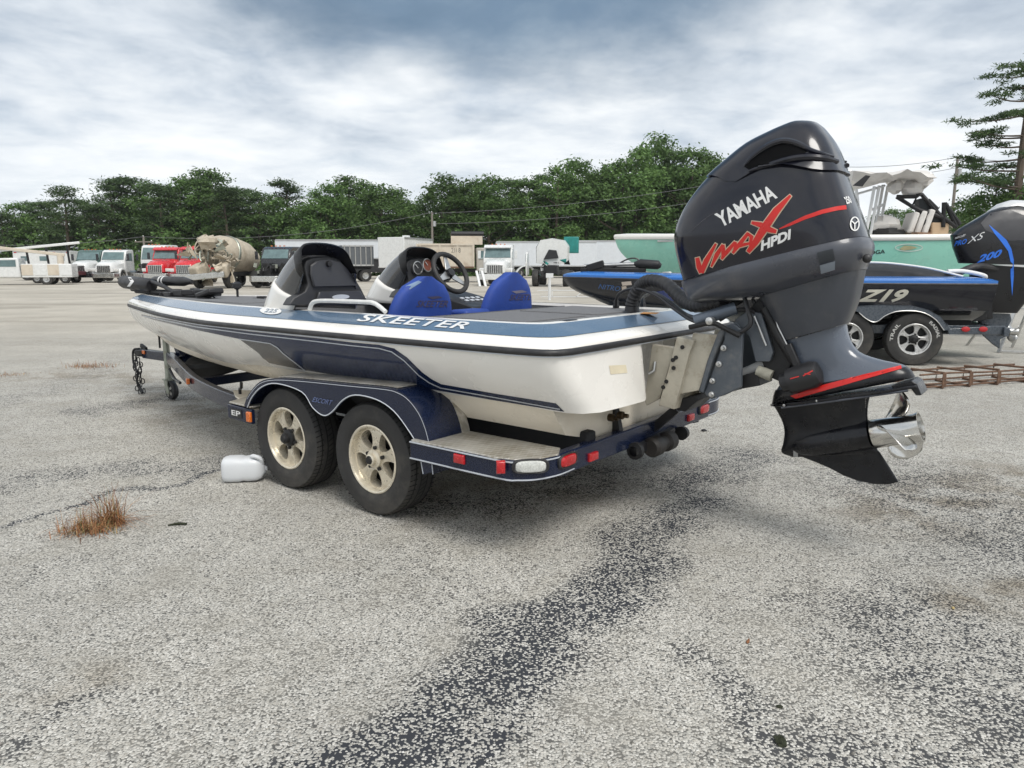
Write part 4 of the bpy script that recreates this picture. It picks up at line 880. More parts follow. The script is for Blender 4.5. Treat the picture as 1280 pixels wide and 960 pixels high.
# swivel and clamp brackets, jack plate
def pxprism(name, px, y0, y1, m, yref=None, parent=ob, bevel=.004):
    yr = y1 if yref is None else yref; P = [bp(*p, yr) for p in px]; m_ = MB(); m_.prism_xz([(p.x, p.z) for p in P], y0, y1); return m_.build(name, m, parent, OBO, bevel=bevel)
cb = [(905, 408), (917, 404), (929, 413), (927, 450), (926.5, 484), (906, 494), (889, 499), (880, 492), (890, 466), (905, 425)]
for s in (1, -1):
    P = [bp(*p, .15) for p in cb]; m_ = MB(); m_.prism_xz([(p.x, p.z) for p in P], .125*s, .155*s); c_ = m_.build('clamp_bracket', brk, ob, OBO, bevel=.006)
    P = [bp(*p, .15) for p in [(905, 408), (909, 411), (893, 450), (881, 491), (875, 489), (886, 450), (899, 416)]]
    m_ = MB(); m_.prism_xz([(p.x, p.z) for p in P], .10*s, .175*s); m_.build('clamp_flange', brk, c_, OBO, bevel=.008)
    for px, py in ((905, 435), (891, 476), (899, 455), (890, 493)):
        p = bp(px, py, .16); m_ = MB(); m_.lathe([(.016, -.01), (.016, .008), (.010, .010), (.008, .026), (0, .027)], (p.x, .16*s, p.z), (0, s, 0), 10); m_.build('bolt', alu, c_, OBO)
pxprism('swivel_bracket', [(930, 395), (950, 372), (965, 370), (985, 425), (990, 455), (978, 478), (960, 470), (945, 430)], -.07, .07, dark_m, .06)
pxprism('tilt_arm', [(918, 400), (935, 388), (952, 392), (966, 440), (962, 452), (944, 452), (936, 420)], -.10, .10, brk, .10)
m_ = MB(); m_.tube([bp(918, 472, .03), bp(962, 453, .03)], .030, 14); m_.build('trim_ram', mat('ram_white', (.50, .50, .49), .4), ob, OBO)
m_ = MB(); m_.tube([bp(947, 463, .08), bp(965, 470, .08)], .03, 12); m_.build('anode', mat('zinc_anode', (.30, .29, .24), .8, noise=.3, nscale=30), ob, OBO)
m_ = MB(); m_.tube([bp(955, 385, .09), bp(975, 425, .09), bp(995, 456, .09)], .022, 12); m_.build('trim_ram', dark_m, ob, OBO)
m_ = MB(); m_.tube([bp(943, 395, .11), bp(958, 432, .11)], .006, 8); m_.tube([bp(962, 370, .1), bp(972, 408, .1), bp(988, 440, .1)], .005, 6); m_.build('tilt_rod', alu, ob, OBO)
pxprism('bracket_base', [(926, 470), (946, 464), (950, 482), (928, 486)], -.1, .1, dark_m, .1)
# motor support pod with red print
a, b = bp(976, 480, .12), bp(1026, 465, .12); d = (b-a).normalized()
m_ = MB(); m_.tube([a, a+d*.01, a+(b-a)*.22, a+(b-a)*.24, b-d*.04, b-d*.01, b], [.025, .048, .05, .066, .070, .058, .03], 18); sp_ = m_.build('support_pod', blackp, ob, OBO)
Ts = bvh([sp_]); decal('pod_print', [line_poly([(988, 473.5), (999, 470.5)], 1.3), line_poly([(1004, 470), (1010, 466.5), (1016, 463.5)], 1.4), line_poly([(1006, 467), (1013, 468)], 1.2)], Ts, red_d, sp_, .003, 4)
m_ = MB(); m_.beam(bp(985, 430, .1), bp(998, 460, .1), .03, .035); m_.build('support_arm', blackp, sp_, OBO, bevel=.005)
# jack plate (bolted between transom and motor)
pxprism('jack_plate', [(815, 430), (843, 434), (825, 498), (808, 507), (805, 500)], .13, .16, plate_m)
pxprism('jack_plate', [(815, 430), (843, 434), (825, 498), (808, 507), (805, 500)], -.16, -.13, plate_m, .16)
pxprism('jack_channel', [(846, 421), (868, 425), (862, 440), (843, 512), (823, 507)], .10, .19, plate_m, .19)
pxprism('jack_channel', [(846, 421), (868, 425), (862, 440), (843, 512), (823, 507)], -.19, -.10, plate_m, .19)
pxprism('jack_slider', [(866, 416), (898, 419), (886, 455), (874, 488), (845, 494), (858, 450)], .135, .165, plate_m)
pxprism('jack_slider', [(866, 416), (898, 419), (886, 455), (874, 488), (845, 494), (858, 450)], -.165, -.135, plate_m, .165)
pxprism('jack_crossplate', [(858, 428), (880, 432), (864, 490), (842, 490)], -.135, .135, mat('plate_inner', (.30, .27, .21), .5), .13)
for px, py in ((853, 434), (845, 447), (841, 450), (829, 484), (833, 477), (842, 460)):
    p = bp(px, py, .192); m_ = MB(); m_.lathe([(.012, -.005), (.012, .004), (0, .005)], p, (0, 1, 0), 8); m_.build('bolt', dark_m, ob, OBO)
m_ = MB(); p = bp(819, 452, .165); m_.tube([p, p+Vector((0, .01, -.05)), p+Vector((.03, .02, -.07))], .01, 8); m_.build('lift_eye', alu, ob, OBO)
pxprism('transom_bracket', [(845, 500), (872, 493), (874, 500), (858, 514), (848, 512)], -.12, .12, dark_m, .1)
# steering gear and hoses
m_ = MB(); m_.tube([bp(868, 402, .20), bp(920, 385, .12)], .034, 12); m_.build('steering_cylinder', mat('cyl_grey', (.10, .12, .15), .35, metal=.4), ob, OBO)
m_ = MB(); m_.tube([bp(862, 409, .22), bp(890, 404, .22), bp(905, 410, .2), bp(925, 420, .18)], .014, 10, smooth=4); m_.build('steering_arm', dark_m, ob, OBO)
m_ = MB(); p = bp(888, 401, .24); m_.lathe([(.02, -.02), (.02, .02), (.012, .025), (0, .03)], p, (0, 1, 0), 10); m_.build('pivot_bolt', alu, ob, OBO)
m_ = MB(); m_.tube([bp(928, 362, .1), bp(934, 385, .13), bp(938, 405, .15), bp(922, 418, .16)], .012, 8, smooth=5); m_.tube([bp(935, 362, .05), bp(950, 395, .06), bp(945, 405, .1)], .009, 8, smooth=5); m_.tube([bp(900, 400, .1), bp(920, 388, .12), bp(938, 388, .1), bp(948, 397, .08)], .011, 8, smooth=5); m_.tube([bp(888, 380, .0), bp(905, 385, .0), bp(930, 372, .0)], .02, 8, smooth=5); m_.build('engine_hoses', blackp, ob, OBO)
hs = thing('rigging_hose', 'thick black corrugated rigging hose arching from the deck to the outboard', 'hose', BM @ Vector((.30, -.42, 1.145)), BTH)
h0 = (.30, -.42, 1.145)
P = [Vector((.30, -.42, 1.13)), Vector((.30, -.42, 1.22)), bp(800, 358, -.41), bp(812, 351, -.38), bp(832, 355, -.30), bp(850, 371, -.2), bp(866, 381, -.1), bp(884, 380, 0), bp(905, 376, .05)]
pp = catmull(P, 12); rs = [.040+.003*math.sin(i*2.2) for i in range(len(pp))]
m_ = MB(); m_.tube(pp, rs, 16); m_.build('hose_body', rub, hs, h0)
m_ = MB(); m_.lathe([(.065, 0), (.065, .012), (.05, .02), (.045, .05)], (.30, -.42, 1.138), (0, 0, 1), 20); m_.build('hose_collar', blackp, hs, h0)
for (px, py, yb), pts in (((770, 387, 0), [(771, 372), (779, 364), (795, 361), (818, 368), (840, 384), (860, 398), (875, 404)]), ((803, 384, 0), [(803, 374), (808, 369), (818, 366), (836, 376), (856, 392), (872, 398)])):
    b0 = bpz(px, py, 1.147); cbl = thing('control_cable', 'thin black cable looping from deck boot to the outboard' if px < 800 else 'thin black cable rising behind the thick rigging hose', 'cable', BM @ b0, BTH)
    n = len(pts); P = [b0]+[bp(*p, b0.y+(.12-b0.y)*((k+1)/n)**1.3) for k, p in enumerate(pts)]
    m_ = MB(); m_.tube(P, .0105, 8, smooth=6); m_.build('cable_jacket', blackp, cbl, b0)
    m_ = MB(); m_.lathe([(.034, -.012), (.034, 0), (.022, .012), (.024, .03), (.018, .036), (.02, .055), (.013, .07)], b0, (0, 0, 1), 16); m_.build('cable_boot', rub, cbl, b0)
# ------------------------------------------------------------------ second bass boat (dark blue) on its trailer
class Frame:
    def __init__(s, o, th): s.M = Matrix.Translation(o) @ Matrix.Rotation(th, 4, 'Z'); s.I = s.M.inverted(); s.o = Vector(o); s.th = th
    def bp(s, px, py, y=0.):
        o = s.I @ CAMP; d = s.I.to_3x3() @ ray(px, py); return o+d*((y-o.y)/d.y)
TH2 = math.radians(168); w2 = ground_at(1140, 457)
R2 = Matrix.Rotation(TH2, 4, 'Z'); O2 = w2-(R2 @ Vector((1.0, 1.10, 0))); F2 = Frame(O2, TH2)
b2 = thing('bass_boat', 'dark blue and black bass boat lettered Z19 on its own trailer', 'boat', O2, TH2)
def hull_boat(parent, top, bot, kel, side_m, low_m, rows=7, e0=1.4):
    T, B, K = catmull(top, 6), catmull(bot, 6), catmull(kel, 6)
    for L_ in (T, B): L_[-1][1] = 0
    def mir(r): return r+[np.array([p[0], -p[1], p[2]]) for p in r[-2::-1]]
    st_t = np.array([T[0][0], 0, T[0][2]]); st_b = np.array([B[0][0], 0, B[0][2]])
    rings = []
    for k in range(rows):
        t = k/(rows-1); r = []
        for i, (a, b) in enumerate(zip(B, T)):
            e = e0+.8*i/len(B); fr = 1-(1-t)**e; r.append(np.array([a[0]+(b[0]-a[0])*fr, a[1]+(b[1]-a[1])*fr, a[2]+(b[2]-a[2])*t]))
        rings.append([st_b+(st_t-st_b)*t]+mir(r))
    m_ = MB(); m_.loft(rings); ho = m_.build('hull', side_m, parent, smooth=45)
    m_ = MB(); m_.loft([[b, b*.5+k*.5, k, np.array([b[0]*.5+k[0]*.5, -b[1]*.5, b[2]*.5+k[2]*.5]), np.array([b[0], -b[1], b[2]])] for b, k in zip(B, K)], closed=False, cap0=True); m_.build('hull_bottom', low_m, parent, smooth=40)
    return ho, T, B
top2 = [(0, 1.12, 1.20), (1.2, 1.17, 1.20), (2.8, 1.15, 1.20), (3.8, 1.0, 1.215), (4.8, .72, 1.235), (5.7, .36, 1.25), (6.15, .15, 1.255), (6.30, 0, 1.255)]
bot2 = [(0, .95, .80), (1.2, 1.0, .80), (2.8, .97, .80), (3.7, .8, .79), (4.55, .52, .80), (5.25, .25, .83), (5.6, .10, .85), (5.75, 0, .87)]
kel2 = [(0, 0, .50), (1.2, 0, .50), (2.8, 0, .51), (3.7, 0, .54), (4.5, 0, .60), (5.1, 0, .68), (5.45, 0, .75), (5.65, 0, .82)]
blk2 = mat('hull_black', (.009, .011, .018), .18, noise=.25, nscale=200, coat=.4)
blu2 = mat('hull_bright_blue', (.035, .17, .52), .22, noise=.12, nscale=200, coat=.7)
dkb2 = mat('hull_deep_blue', (.012, .035, .18), .2, noise=.15, nscale=200, coat=.8)
h2, T2, B2 = hull_boat(b2, top2, bot2, kel2, blk2, blk2)
def ring2(d, dz): return [np.array([p[0]*(1-d/6.3) if p[0] > 3 else max(p[0], d), p[1]*(1-d/1.17), p[2]+dz]) for p in T2]
def mir2(r): return [np.array([r[0][0], 0, r[0][2]])]+r+[np.array([p[0], -p[1], p[2]]) for p in r[-2::-1]]
m_ = MB(); m_.loft([mir2(ring2(-.005, -.01)), mir2(ring2(-.008, .03)), mir2(ring2(.06, .055)), mir2(ring2(.16, .07)), mir2(ring2(.30, .085))]); g2 = m_.build('gunwale', blu2, b2, smooth=50)
m_ = MB(); r_ = ring2(.29, .084); m_.loft([[np.array([p[0], p[1]*k, p[2]]) for k in (1, .4, -.4, -1)] for p in r_], closed=False); m_.build('deck', carpet, b2)
m_ = MB()
for t0, t1 in (((-.012), .0),):
    m_.loft([mir2([np.array([p[0], p[1]+.006, p[2]-.03]) for p in T2]), mir2([np.array([p[0]+.005, p[1]+.018, p[2]-.018]) for p in T2]), mir2([np.array([p[0], p[1]+.006, p[2]-.004]) for p in T2])])
m_.build('rub_rail', rub, b2)
Th2 = bvh([h2])
text_px('boat_lettering', 'Z19', (1069, 377.5), (1131, 377.5), (1075, 361.5), Th2, mat('lettering_cream', (.62, .60, .52), .4), b2, .008, 8, bold=.04, shear=.3)
decal('hull_flash', [[(812, 366), (870, 356), (960, 350), (1060, 349), (1170, 349), (1170, 353), (1060, 354), (960, 358), (880, 372), (840, 376)]], Th2, dkb2, b2, .006, 12)
decal('registration_sticker', [[(777, 352.5), (789, 351.5), (790, 356), (778, 357)], [(777, 358), (783, 357.5), (784, 363), (778, 363)]], Th2, mat('sticker_pale', (.6, .52, .45), .5), b2, .006, 8)
text_px('bow_lettering', 'NITRO', (748, 360.5), (775, 364), (749, 354.5), Th2, mat('lettering_faint_blue', (.05, .12, .3), .4), b2, .006, 6, bold=.01, shear=.2)
# grey splash console and windscreen at the rear deck
m_ = MB(); rg = []
for k in range(9):
    t = k/8; x = 2.35-1.9*t; h = .21*math.sin(math.pi*min(1, .12+.80*t))**.7
    rg.append([(x, .80*math.cos(a), 1.27+h*max(0, math.sin(a))**.6) for a in [math.pi*j/12 for j in range(13)]])
m_.loft(rg, closed=False, cap0=True, cap1=True); m_.build('rear_deck_cowl', mat('deck_grey_metallic', (.03, .032, .036), .6, noise=.1, spec=.2), b2, smooth=50)
m_ = MB(); m_.tube([(.40, .98, 1.29), (.9, .86, 1.42), (1.6, .84, 1.49), (2.3, .86, 1.42)], .014, 8, smooth=5); m_.build('deck_trim', white_d, b2)
m_ = MB(); m_.tube([(-.05, .55, 1.25), (.0, .62, 1.30), (.30, .72, 1.36), (.55, .80, 1.36)], .03, 10, smooth=5); m_.build('rail_trim', white_d, b2)
m_ = MB(); p = F2.bp(893, 351-6, 1.0); m_.box((4.55, .72, 1.33), (.14, .05, .03)); m_.build('cleat', alu, b2, bevel=.008)
tm2 = thing('trolling_motor', 'dark trolling motor lying on the bow of the blue boat', 'trolling motor', F2.M @ Vector((5.4, 0, 1.33)), TH2)
m_ = MB(); m_.tube([(.55, .0, .10), (-.1, .02, .13), (-.45, .03, .14)], .03, 8); m_.build('shaft', alu, tm2)
m_ = MB(); m_.tube([(-.75, .03, .10), (-.7, .03, .12), (-.4, .03, .14), (-.3, .03, .14)], [.03, .075, .08, .03], 12); m_.build('motor_pod', blackp, tm2)
m_ = MB(); m_.box((.05, 0, .03), (1.1, .16, .07)); m_.box((.35, .02, .10), (.3, .14, .12), ry=.3); m_.build('mount', dark_m, tm2, bevel=.012)
m_ = MB(); m_.tube([(-.5, 0, .05), (-.35, 0, .22), (-.15, 0, .2), (.1, 0, .03)], .015, 6, smooth=4); m_.build('pull_cord', blackp, tm2)
# its trailer
t2 = thing('boat_trailer', 'dark grey tandem trailer under the blue bass boat lettered Z19', 'trailer', O2, TH2)
grey2 = mat('trailer_slate', (.055, .068, .085), .3, noise=.12, nscale=30, coat=.5)
tyre2 = tyre_m
rim2 = mat('rim_silver', (.56, .56, .55), .3, metal=.5, noise=.08, nscale=14, dirt=(.25, .23, .2), dirt_amt=.4, dscale=9)
for s in (1, -1):
    for x in (1.0, 1.92):
        wh = make_wheel(t2, x, 1.0*s, .385, .385, .225, s, .222, rim2, kind='star', tilt=.2 if x < 1.5 else .7)
        if s > 0 and x < 1.5:
            ty = [c for c in wh.children if c.name.startswith('tyre')][0]; mo_ = bvh([ty])
    path_beam([(-.25, .86*s, .52), (2.9, .86*s, .50), (4.3, .55*s, .50), (5.6, .1*s, .50), (6.6, 0, .50)], .07, .13, 'frame_beam', grey2, t2)
    b_ = MB(); b_.box((1.6, .6*s, .56), (3.0, .09, .16)); b_.build('bunk', mat('bunk_carpet', (.018, .018, .02), .95), t2, bevel=.015)
    fp = [(1064, 386), (1075, 382.5), (1100, 381), (1140, 382), (1160, 387), (1176, 396), (1184, 407), (1186, 413), (1180, 413), (1170, 400), (1156, 391.5), (1140, 388.5), (1120, 389.5), (1106, 395), (1098, 401), (1091, 402.5), (1082, 398), (1074, 391)]
    P = [F2.bp(*q, 1.13) for q in fp]; m_ = MB(); m_.prism_xz([(p.x, p.z) for p in P], 1.11*s, 1.13*s); fo = m_.build('fender', grey2, t2, bevel=.004)
    m_ = MB(); m_.loft([[(p.x, 1.13*s, p.z), (p.x, .84*s, p.z), (p.x, .84*s, p.z-.015), (p.x, 1.13*s, p.z-.015)] for p in [F2.bp(1040, 391, 1.13)]+P[:8]], cap0=True, cap1=True); m_.build('fender_top', grey2, fo)
    m_ = MB(); m_.tube([(p.x, 1.132*s, p.z) for p in P[8:]], .007, 6, smooth=3); m_.build('fender_bead', alu, fo)
    P = [F2.bp(*q, 1.13) for q in [(1184, 404), (1188, 411), (1238, 408), (1238, 417), (1186, 418)]]
    m_ = MB(); m_.prism_xz([(p.x, p.z) for p in P], .78*s, 1.13*s); m_.build('rear_step', grey2, t2, bevel=.006)
for px in (1207, 1229):
    p = F2.bp(px, 411.5, 1.135); m_ = MB(); m_.loft([[p+Vector((.055*math.cos(a)*k, h, .038*math.sin(a)*k)) for a in [2*math.pi*j/16 for j in range(16)]] for k, h in ((1, -.01), (1, .008), (.7, .014))], cap1=True); m_.build('marker_lamp', red_l, t2)
path_beam([(-.25, -.95, .50), (-.25, .95, .50)], .07, .13, 'rear_beam', grey2, t2)
for x in (1.0, 1.92): a_ = MB(); a_.tube([(x, -1.0, .385), (x, 1.0, .385)], .03, 12); a_.build('axle', dark_m, t2)
m_ = MB(); m_.tube([(5.9, 0, 0), (5.9, 0, .75)], .035, 10); m_.build('jack_post', alu, t2)
# tyre sidewall lettering
ring_txt = mat('sidewall_white', (.5, .5, .48), .7)
for k, (t_, a0) in enumerate((('RADIAL', math.radians(150)), ('TRAIL', math.radians(20)))):
    bm = text_mesh(t_, bold=.02); r0, r1 = .29, .335; sp_ = math.radians(50)
    _refine(bm, .2)
    for v in bm.verts: a = a0-sp_*(v.co.x-.5)*-1; r = r0+(r1-r0)*v.co.y; v.co = (1.0+r*math.cos(a), 1.0+.1125*1.035, .385+r*math.sin(a))
    me = bpy.data.meshes.new('sidewall_lettering'); bm.to_mesh(me); bm.free(); me.materials.append(ring_txt); o_ = bpy.data.objects.new('sidewall_lettering', me); C.objects.link(o_); o_.parent = t2
# black outboard with blue accent
ob2 = thing('outboard_motor', 'glossy black outboard with a bright blue stripe and 200 on the blue boat', 'outboard motor', O2+R2 @ Vector((-.3, 0, .6)), TH2)
of2 = Vector((-.3, 0, .6))
def ering2(f, b, w, fr=F2, nose=.7, tail=.55, n=32, sq=.72):
    a, b = fr.bp(*f), fr.bp(*b); out = []
    for k in range(n):
        t = 2*math.pi*k/n; c, s = math.cos(t), math.sin(t); u = .5-.5*math.copysign(abs(c)**sq, c)
        out.append((a.x+(b.x-a.x)*u, math.copysign(abs(s)**(nose if c > 0 else tail), s)*w, a.z+(b.z-a.z)*u))
    return out
def eng_loft(keys, name, m, parent, off, fr=F2, n=3):
    K = [ering2(k[0], k[1], k[2], fr) for k in keys]; m_ = MB(); m_.loft(K, cap0=True, cap1=True); return m_.build(name, m, parent, off, smooth=40)
c2 = eng_loft([((1199, 329), (1312, 332), .23), ((1192, 310), (1312, 310), .245), ((1189, 294), (1310, 296), .245), ((1199, 286), (1306, 286), .235), ((1218, 275), (1300, 276), .21), ((1236, 264), (1294, 266), .165), ((1250, 259), (1284, 260), .10)], 'cowling', mat('cowl_black', (.006, .006, .008), .3, noise=.2, coat=.25), ob2, of2)
eng_loft([((1214, 330), (1305, 336), .19), ((1212, 350), (1294, 355), .175), ((1214, 375), (1280, 378), .155), ((1219, 390), (1270, 391), .13)], 'shroud', mat('shroud_black', (.005, .005, .006), .35), ob2, of2)
eng_loft([((1222, 391), (1262, 392), .07), ((1222, 400), (1264, 400), .06), ((1224, 412), (1258, 412), .045)], 'midsection', grey2, ob2, of2)
P = [F2.bp(*q) for q in [(1226, 411), (1258, 411), (1258, 420), (1250, 424), (1249, 436), (1240, 430), (1228, 419)]]
m_ = MB(); m_.prism_xz([(p.x, p.z) for p in P], -.02, .02); m_.build('gearcase', grey2, ob2, of2, bevel=.01)
a, b = F2.bp(1226, 413), F2.bp(1261, 414); m_ = MB(); m_.tube([a, a+(b-a)*.2, b], [.01, .055, .06], 14); m_.build('gear_torpedo', grey2, ob2, of2)
m_ = MB(); pc = b; m_.tube([pc, pc+Vector((-.12, 0, -.0))], .05, 12)
p2 = m_.build('propeller', alu, ob2, of2)
for k in range(3):
    a0 = 2*math.pi*k/3+.5; rg = []
    for i in range(5):
        t = i/4; r = .05+.13*t; ch = .5+.5*math.sin(math.pi*t)-.5*t
        rg.append([pc+Vector((-.06-(j/4-.5)*ch*.16, r*math.cos(a0+(j/4-.5)*ch), r*math.sin(a0+(j/4-.5)*ch))) for j in range(5)])
    m_ = MB(); m_.loft(rg, closed=False); m_.build('blade', alu, p2, of2, solid=.006)
Tc2 = bvh([c2])
blue_d = mat('decal_blue', (.03, .17, .70), .35)
text_px('power_lettering', '200', (1221, 329), (1251, 320.5), (1223, 319.5), Tc2, blue_d, c2, .006, 5, bold=.04, shear=.25)
text_px('model_lettering', 'PRO', (1193, 308), (1208, 304.5), (1194, 301.5), Tc2, blue_d, c2, .006, 5, bold=.03, shear=.25)
text_px('model_lettering', 'XS', (1209, 305), (1229, 298), (1211, 296.5), Tc2, white_d, c2, .006, 5, bold=-.005, shear=.25)
text_px('maker_lettering', 'MERCURY', (1194, 299), (1207, 295), (1194.5, 296.5), Tc2, white_d, c2, .006, 5, bold=.02, shear=.2)
Tc3 = bvh([o for o in ob2.children if o.name.startswith(('cowling', 'shroud'))])
decal('blue_stripe', [[(1236, 281), (1248, 291), (1258, 300), (1264, 311), (1267, 325), (1267, 345), (1265, 370), (1263, 345), (1263, 327), (1260, 314), (1252, 303), (1243, 292)]], Tc3, blue_d, c2, .006, 6)
decal('cowl_panel', [[(1226, 279), (1238, 266), (1262, 262), (1282, 270), (1283, 300), (1262, 301), (1248, 294), (1232, 288)]], Tc3, mat('panel_grey', (.05, .05, .055), .45), c2, .004, 6)
m_ = MB()
rn = random.Random(12)
for k in range(9):
    a = Vector((rn.uniform(-.05, .25), rn.uniform(-.1, .4), rn.uniform(1.0, 1.3))); m_.tube([a, a+Vector((-.2, rn.uniform(-.1, .1), rn.uniform(-.05, .12))), Vector((-.42, rn.uniform(-.1, .1), rn.uniform(.95, 1.2)))], .014, 6, smooth=4)
m_.build('engine_hoses', blackp, ob2, of2)
m_ = MB(); m_.box((-.15, 0, .92), (.34, .34, .62), ry=.15); m_.box((-.12, .19, .85), (.2, .04, .5), ry=.2); m_.build('jack_plate', dark_m, ob2, of2, bevel=.01)
m_ = MB(); m_.tube([(.30, .35, 1.30), (.05, .33, 1.42), (-.2, .2, 1.42), (-.45, .1, 1.36)], .05, 10, smooth=5); m_.build('rigging_hose', rub, ob2, of2)

# ------------------------------------------------------------------ mint green bay boat behind, wrecked hardtop on it
D3a, D3b = at_depth(769, 299, 15.9), at_depth(1196, 288, 14.7)
dv = D3a-D3b; TH3 = math.atan2(dv.y, dv.x); O3 = Vector((D3b.x, D3b.y, 0)); F3 = Frame(O3, TH3); L3 = dv.xy.length
b3 = thing('bay_boat', 'mint green and white centre console boat with a collapsed white hardtop', 'boat', O3, TH3)
k_ = L3/6.9
top3 = [(0, 1.15, 1.98), (1.5, 1.22, 1.97), (3.2, 1.2, 1.98), (4.5, 1.02, 2.0), (5.6, .68, 2.03), (6.4, .30, 2.05), (6.8, .10, 2.06), (6.9, 0, 2.06)]
bot3 = [(0, 1.02, 1.15), (1.5, 1.08, 1.15), (3.2, 1.02, 1.15), (4.4, .78, 1.16), (5.3, .46, 1.2), (5.9, .2, 1.26), (6.15, .07, 1.3), (6.25, 0, 1.33)]
kel3 = [(0, 0, .75), (1.5, 0, .75), (3.2, 0, .77), (4.4, 0, .84), (5.2, 0, .95), (5.75, 0, 1.08), (6.0, 0, 1.17), (6.15, 0, 1.25)]
for L_ in (top3, bot3, kel3):
    for i, p in enumerate(L_): L_[i] = (p[0]*k_, p[1], p[2])
mint = mat('mint_gelcoat', (.27, .60, .485), .25, noise=.05, nscale=2, coat=.5, dirt=(.35, .5, .42), dirt_amt=.3)
h3, T3, B3 = hull_boat(b3, top3, bot3, kel3, mint, gel)
def ring3(d, dz): return [np.array([p[0]*(1-d/6.9) if p[0] > 3 else max(p[0], d), p[1]*(1-d/1.2), p[2]+dz]) for p in T3]
m_ = MB(); m_.loft([mir2(ring3(-.012, -.075)), mir2(ring3(-.03, -.05)), mir2(ring3(-.035, .0)), mir2(ring3(-.01, .03)), mir2(ring3(.2, .045)), mir2(ring3(.24, -.05))]); m_.build('gunwale', gel, b3, smooth=50)
m_ = MB(); r_ = ring3(.22, .0); m_.loft([[np.array([p[0], p[1]*k, p[2]]) for k in (1, .4, -.4, -1)] for p in r_], closed=False); m_.build('deck', gel, b3)
T_3 = bvh([h3])
decal('hull_emblem', [line_poly([(1136+17*math.cos(a), 309.5+4.5*math.sin(a)) for a in [2*math.pi*j/22 for j in range(23)]], 1.1)], T_3, mat('emblem_white', (.6, .68, .62), .4), b3, .008, 8)
decal('hull_emblem', [[(1124, 311), (1130, 307), (1140, 307.5), (1147, 309.5), (1138, 312), (1129, 313)]], T_3, mat('emblem_tan', (.40, .38, .22), .4), b3, .010, 8)
text_px('hull_lettering', 'OGA', (1087, 318.5), (1106, 316.5), (1087.5, 313.5), T_3, blackp, b3, .008, 8, bold=.02)
m_ = MB(); p = F3.bp(812, 304, 1.0); m_.box((5.75*k_, .60, 1.93), (.5, .03, .04), rz=-.33); m_.build('bow_vent', alu, b3, bevel=.01)
def F3p(px, py, y): return F3.bp(px, py, y)
cl_w = mat('canvas_white', (.60, .58, .55), .75, noise=.12, nscale=6, bump=.3, bscale=15, dirt=(.38, .34, .30), dirt_amt=.5)
pipe_w = mat('pipe_white', (.62, .63, .63), .35, noise=.05)
ht = thing('boat_hardtop', 'broken white hardtop on leaning white pipes above the mint green boat', 'boat hardtop', F3.M @ Vector((1.9, 0, 2.0)), TH3); oh = Vector((1.9, 0, 2.0))
for k, (x0, y0, x1, y1, yy) in enumerate(((1083, 282, 1093, 233, .55), (1089, 279, 1099, 232, .45), (1094, 274, 1104, 231, -.35), (1099, 272, 1110, 232, -.5), (1079, 282, 1070, 236, .5))):
    m_ = MB(); q0 = F3p(x0, y0, yy); q0.z = 2.0; m_.tube([q0, F3p(x1, y1, yy)], .03, 8); m_.build('top_pipe', pipe_w, ht, oh)
m_ = MB(); m_.tube([F3p(1066, 244, .4), F3p(1090, 237, .4), F3p(1106, 232, .3)], .022, 8); m_.tube([F3p(1090, 262, .2), F3p(1106, 255, .2)], .03, 6); m_.build('cross_pipe', pipe_w, ht, oh)
rn = random.Random(21)
m_ = MB(); rings = []
for k in range(12):
    t = k/11; px = 1052+96*t; th_ = .05+.05*math.sin(t*9)**2+.05*(t < .45)
    c = F3p(px, 222+3*math.sin(t*7)+4*t, 0); rings.append([(c.x+rn.uniform(-.05, .05), y*(1+rn.uniform(-.08, .08)), c.z+dz*th_+rn.uniform(-.05, .05)) for y, dz in ((-.95, 0), (-.7, .7), (0, 1.), (.7, .7), (.95, 0), (.7, -.9), (0, -1.2), (-.7, -.8))])
m_.loft(rings, cap0=True, cap1=True); m_.build('top_panel', cl_w, ht, oh, smooth=30)
for px, py, s in ((1142, 236, .2), (1152, 227, .17), (1119, 234, .15), (1158, 222, .13)):
    m_ = MB(); m_.ball(F3p(px, py, .4), (s, s*.9, s*.85), 9, 6, .25, rn); m_.build('torn_foam', cl_w, ht, oh, smooth=25)
m_ = MB(); P = [F3p(*q, .97) for q in ((1066, 232), (1082, 219), (1088, 220), (1078, 233))]; m_.prism_xz([(p.x, p.z) for p in P], .94, .98); m_.build('speaker_panel', blackp, ht, oh)
m_ = MB(); m_.tube([F3p(1104, 217, .5), F3p(1164, 217, .5)], .016, 6); m_.tube([F3p(1056, 212, .3), F3p(1074, 217, .3)], .016, 6); m_.build('antenna', alu, ht, oh)
fr_ = thing('folded_frame', 'black folded tower frame leaning over the stern of the mint green boat', 'metal frame', F3.M @ Vector((.9, 0, 2.0)), TH3); of_ = Vector((.9, 0, 2.0))
for pts in ([(1121, 246), (1146, 246), (1140, 258), (1121, 246)], [(1146, 245), (1152, 243), (1176, 270), (1196, 284)], [(1140, 258), (1150, 263), (1168, 268), (1178, 272)], [(1180, 253), (1179, 284)], [(1181, 254), (1200, 281)], [(1183, 256), (1196, 284)], [(1152, 265), (1158, 285)], [(1160, 250), (1172, 262)]):
    m_ = MB(); m_.tube([F3p(*q, .5) for q in pts], .04, 8); m_.build('frame_tube', dark_m, fr_, of_)
P = [F3p(*q, .45) for q in [(1148, 249), (1155, 247), (1180, 272), (1178, 283), (1158, 283), (1150, 266)]]
m_ = MB(); m_.prism_xz([(p.x, p.z) for p in P], .2, .44); m_.build('mesh_panel', mat('mesh_dark', (.035, .04, .042), .7), fr_, of_)
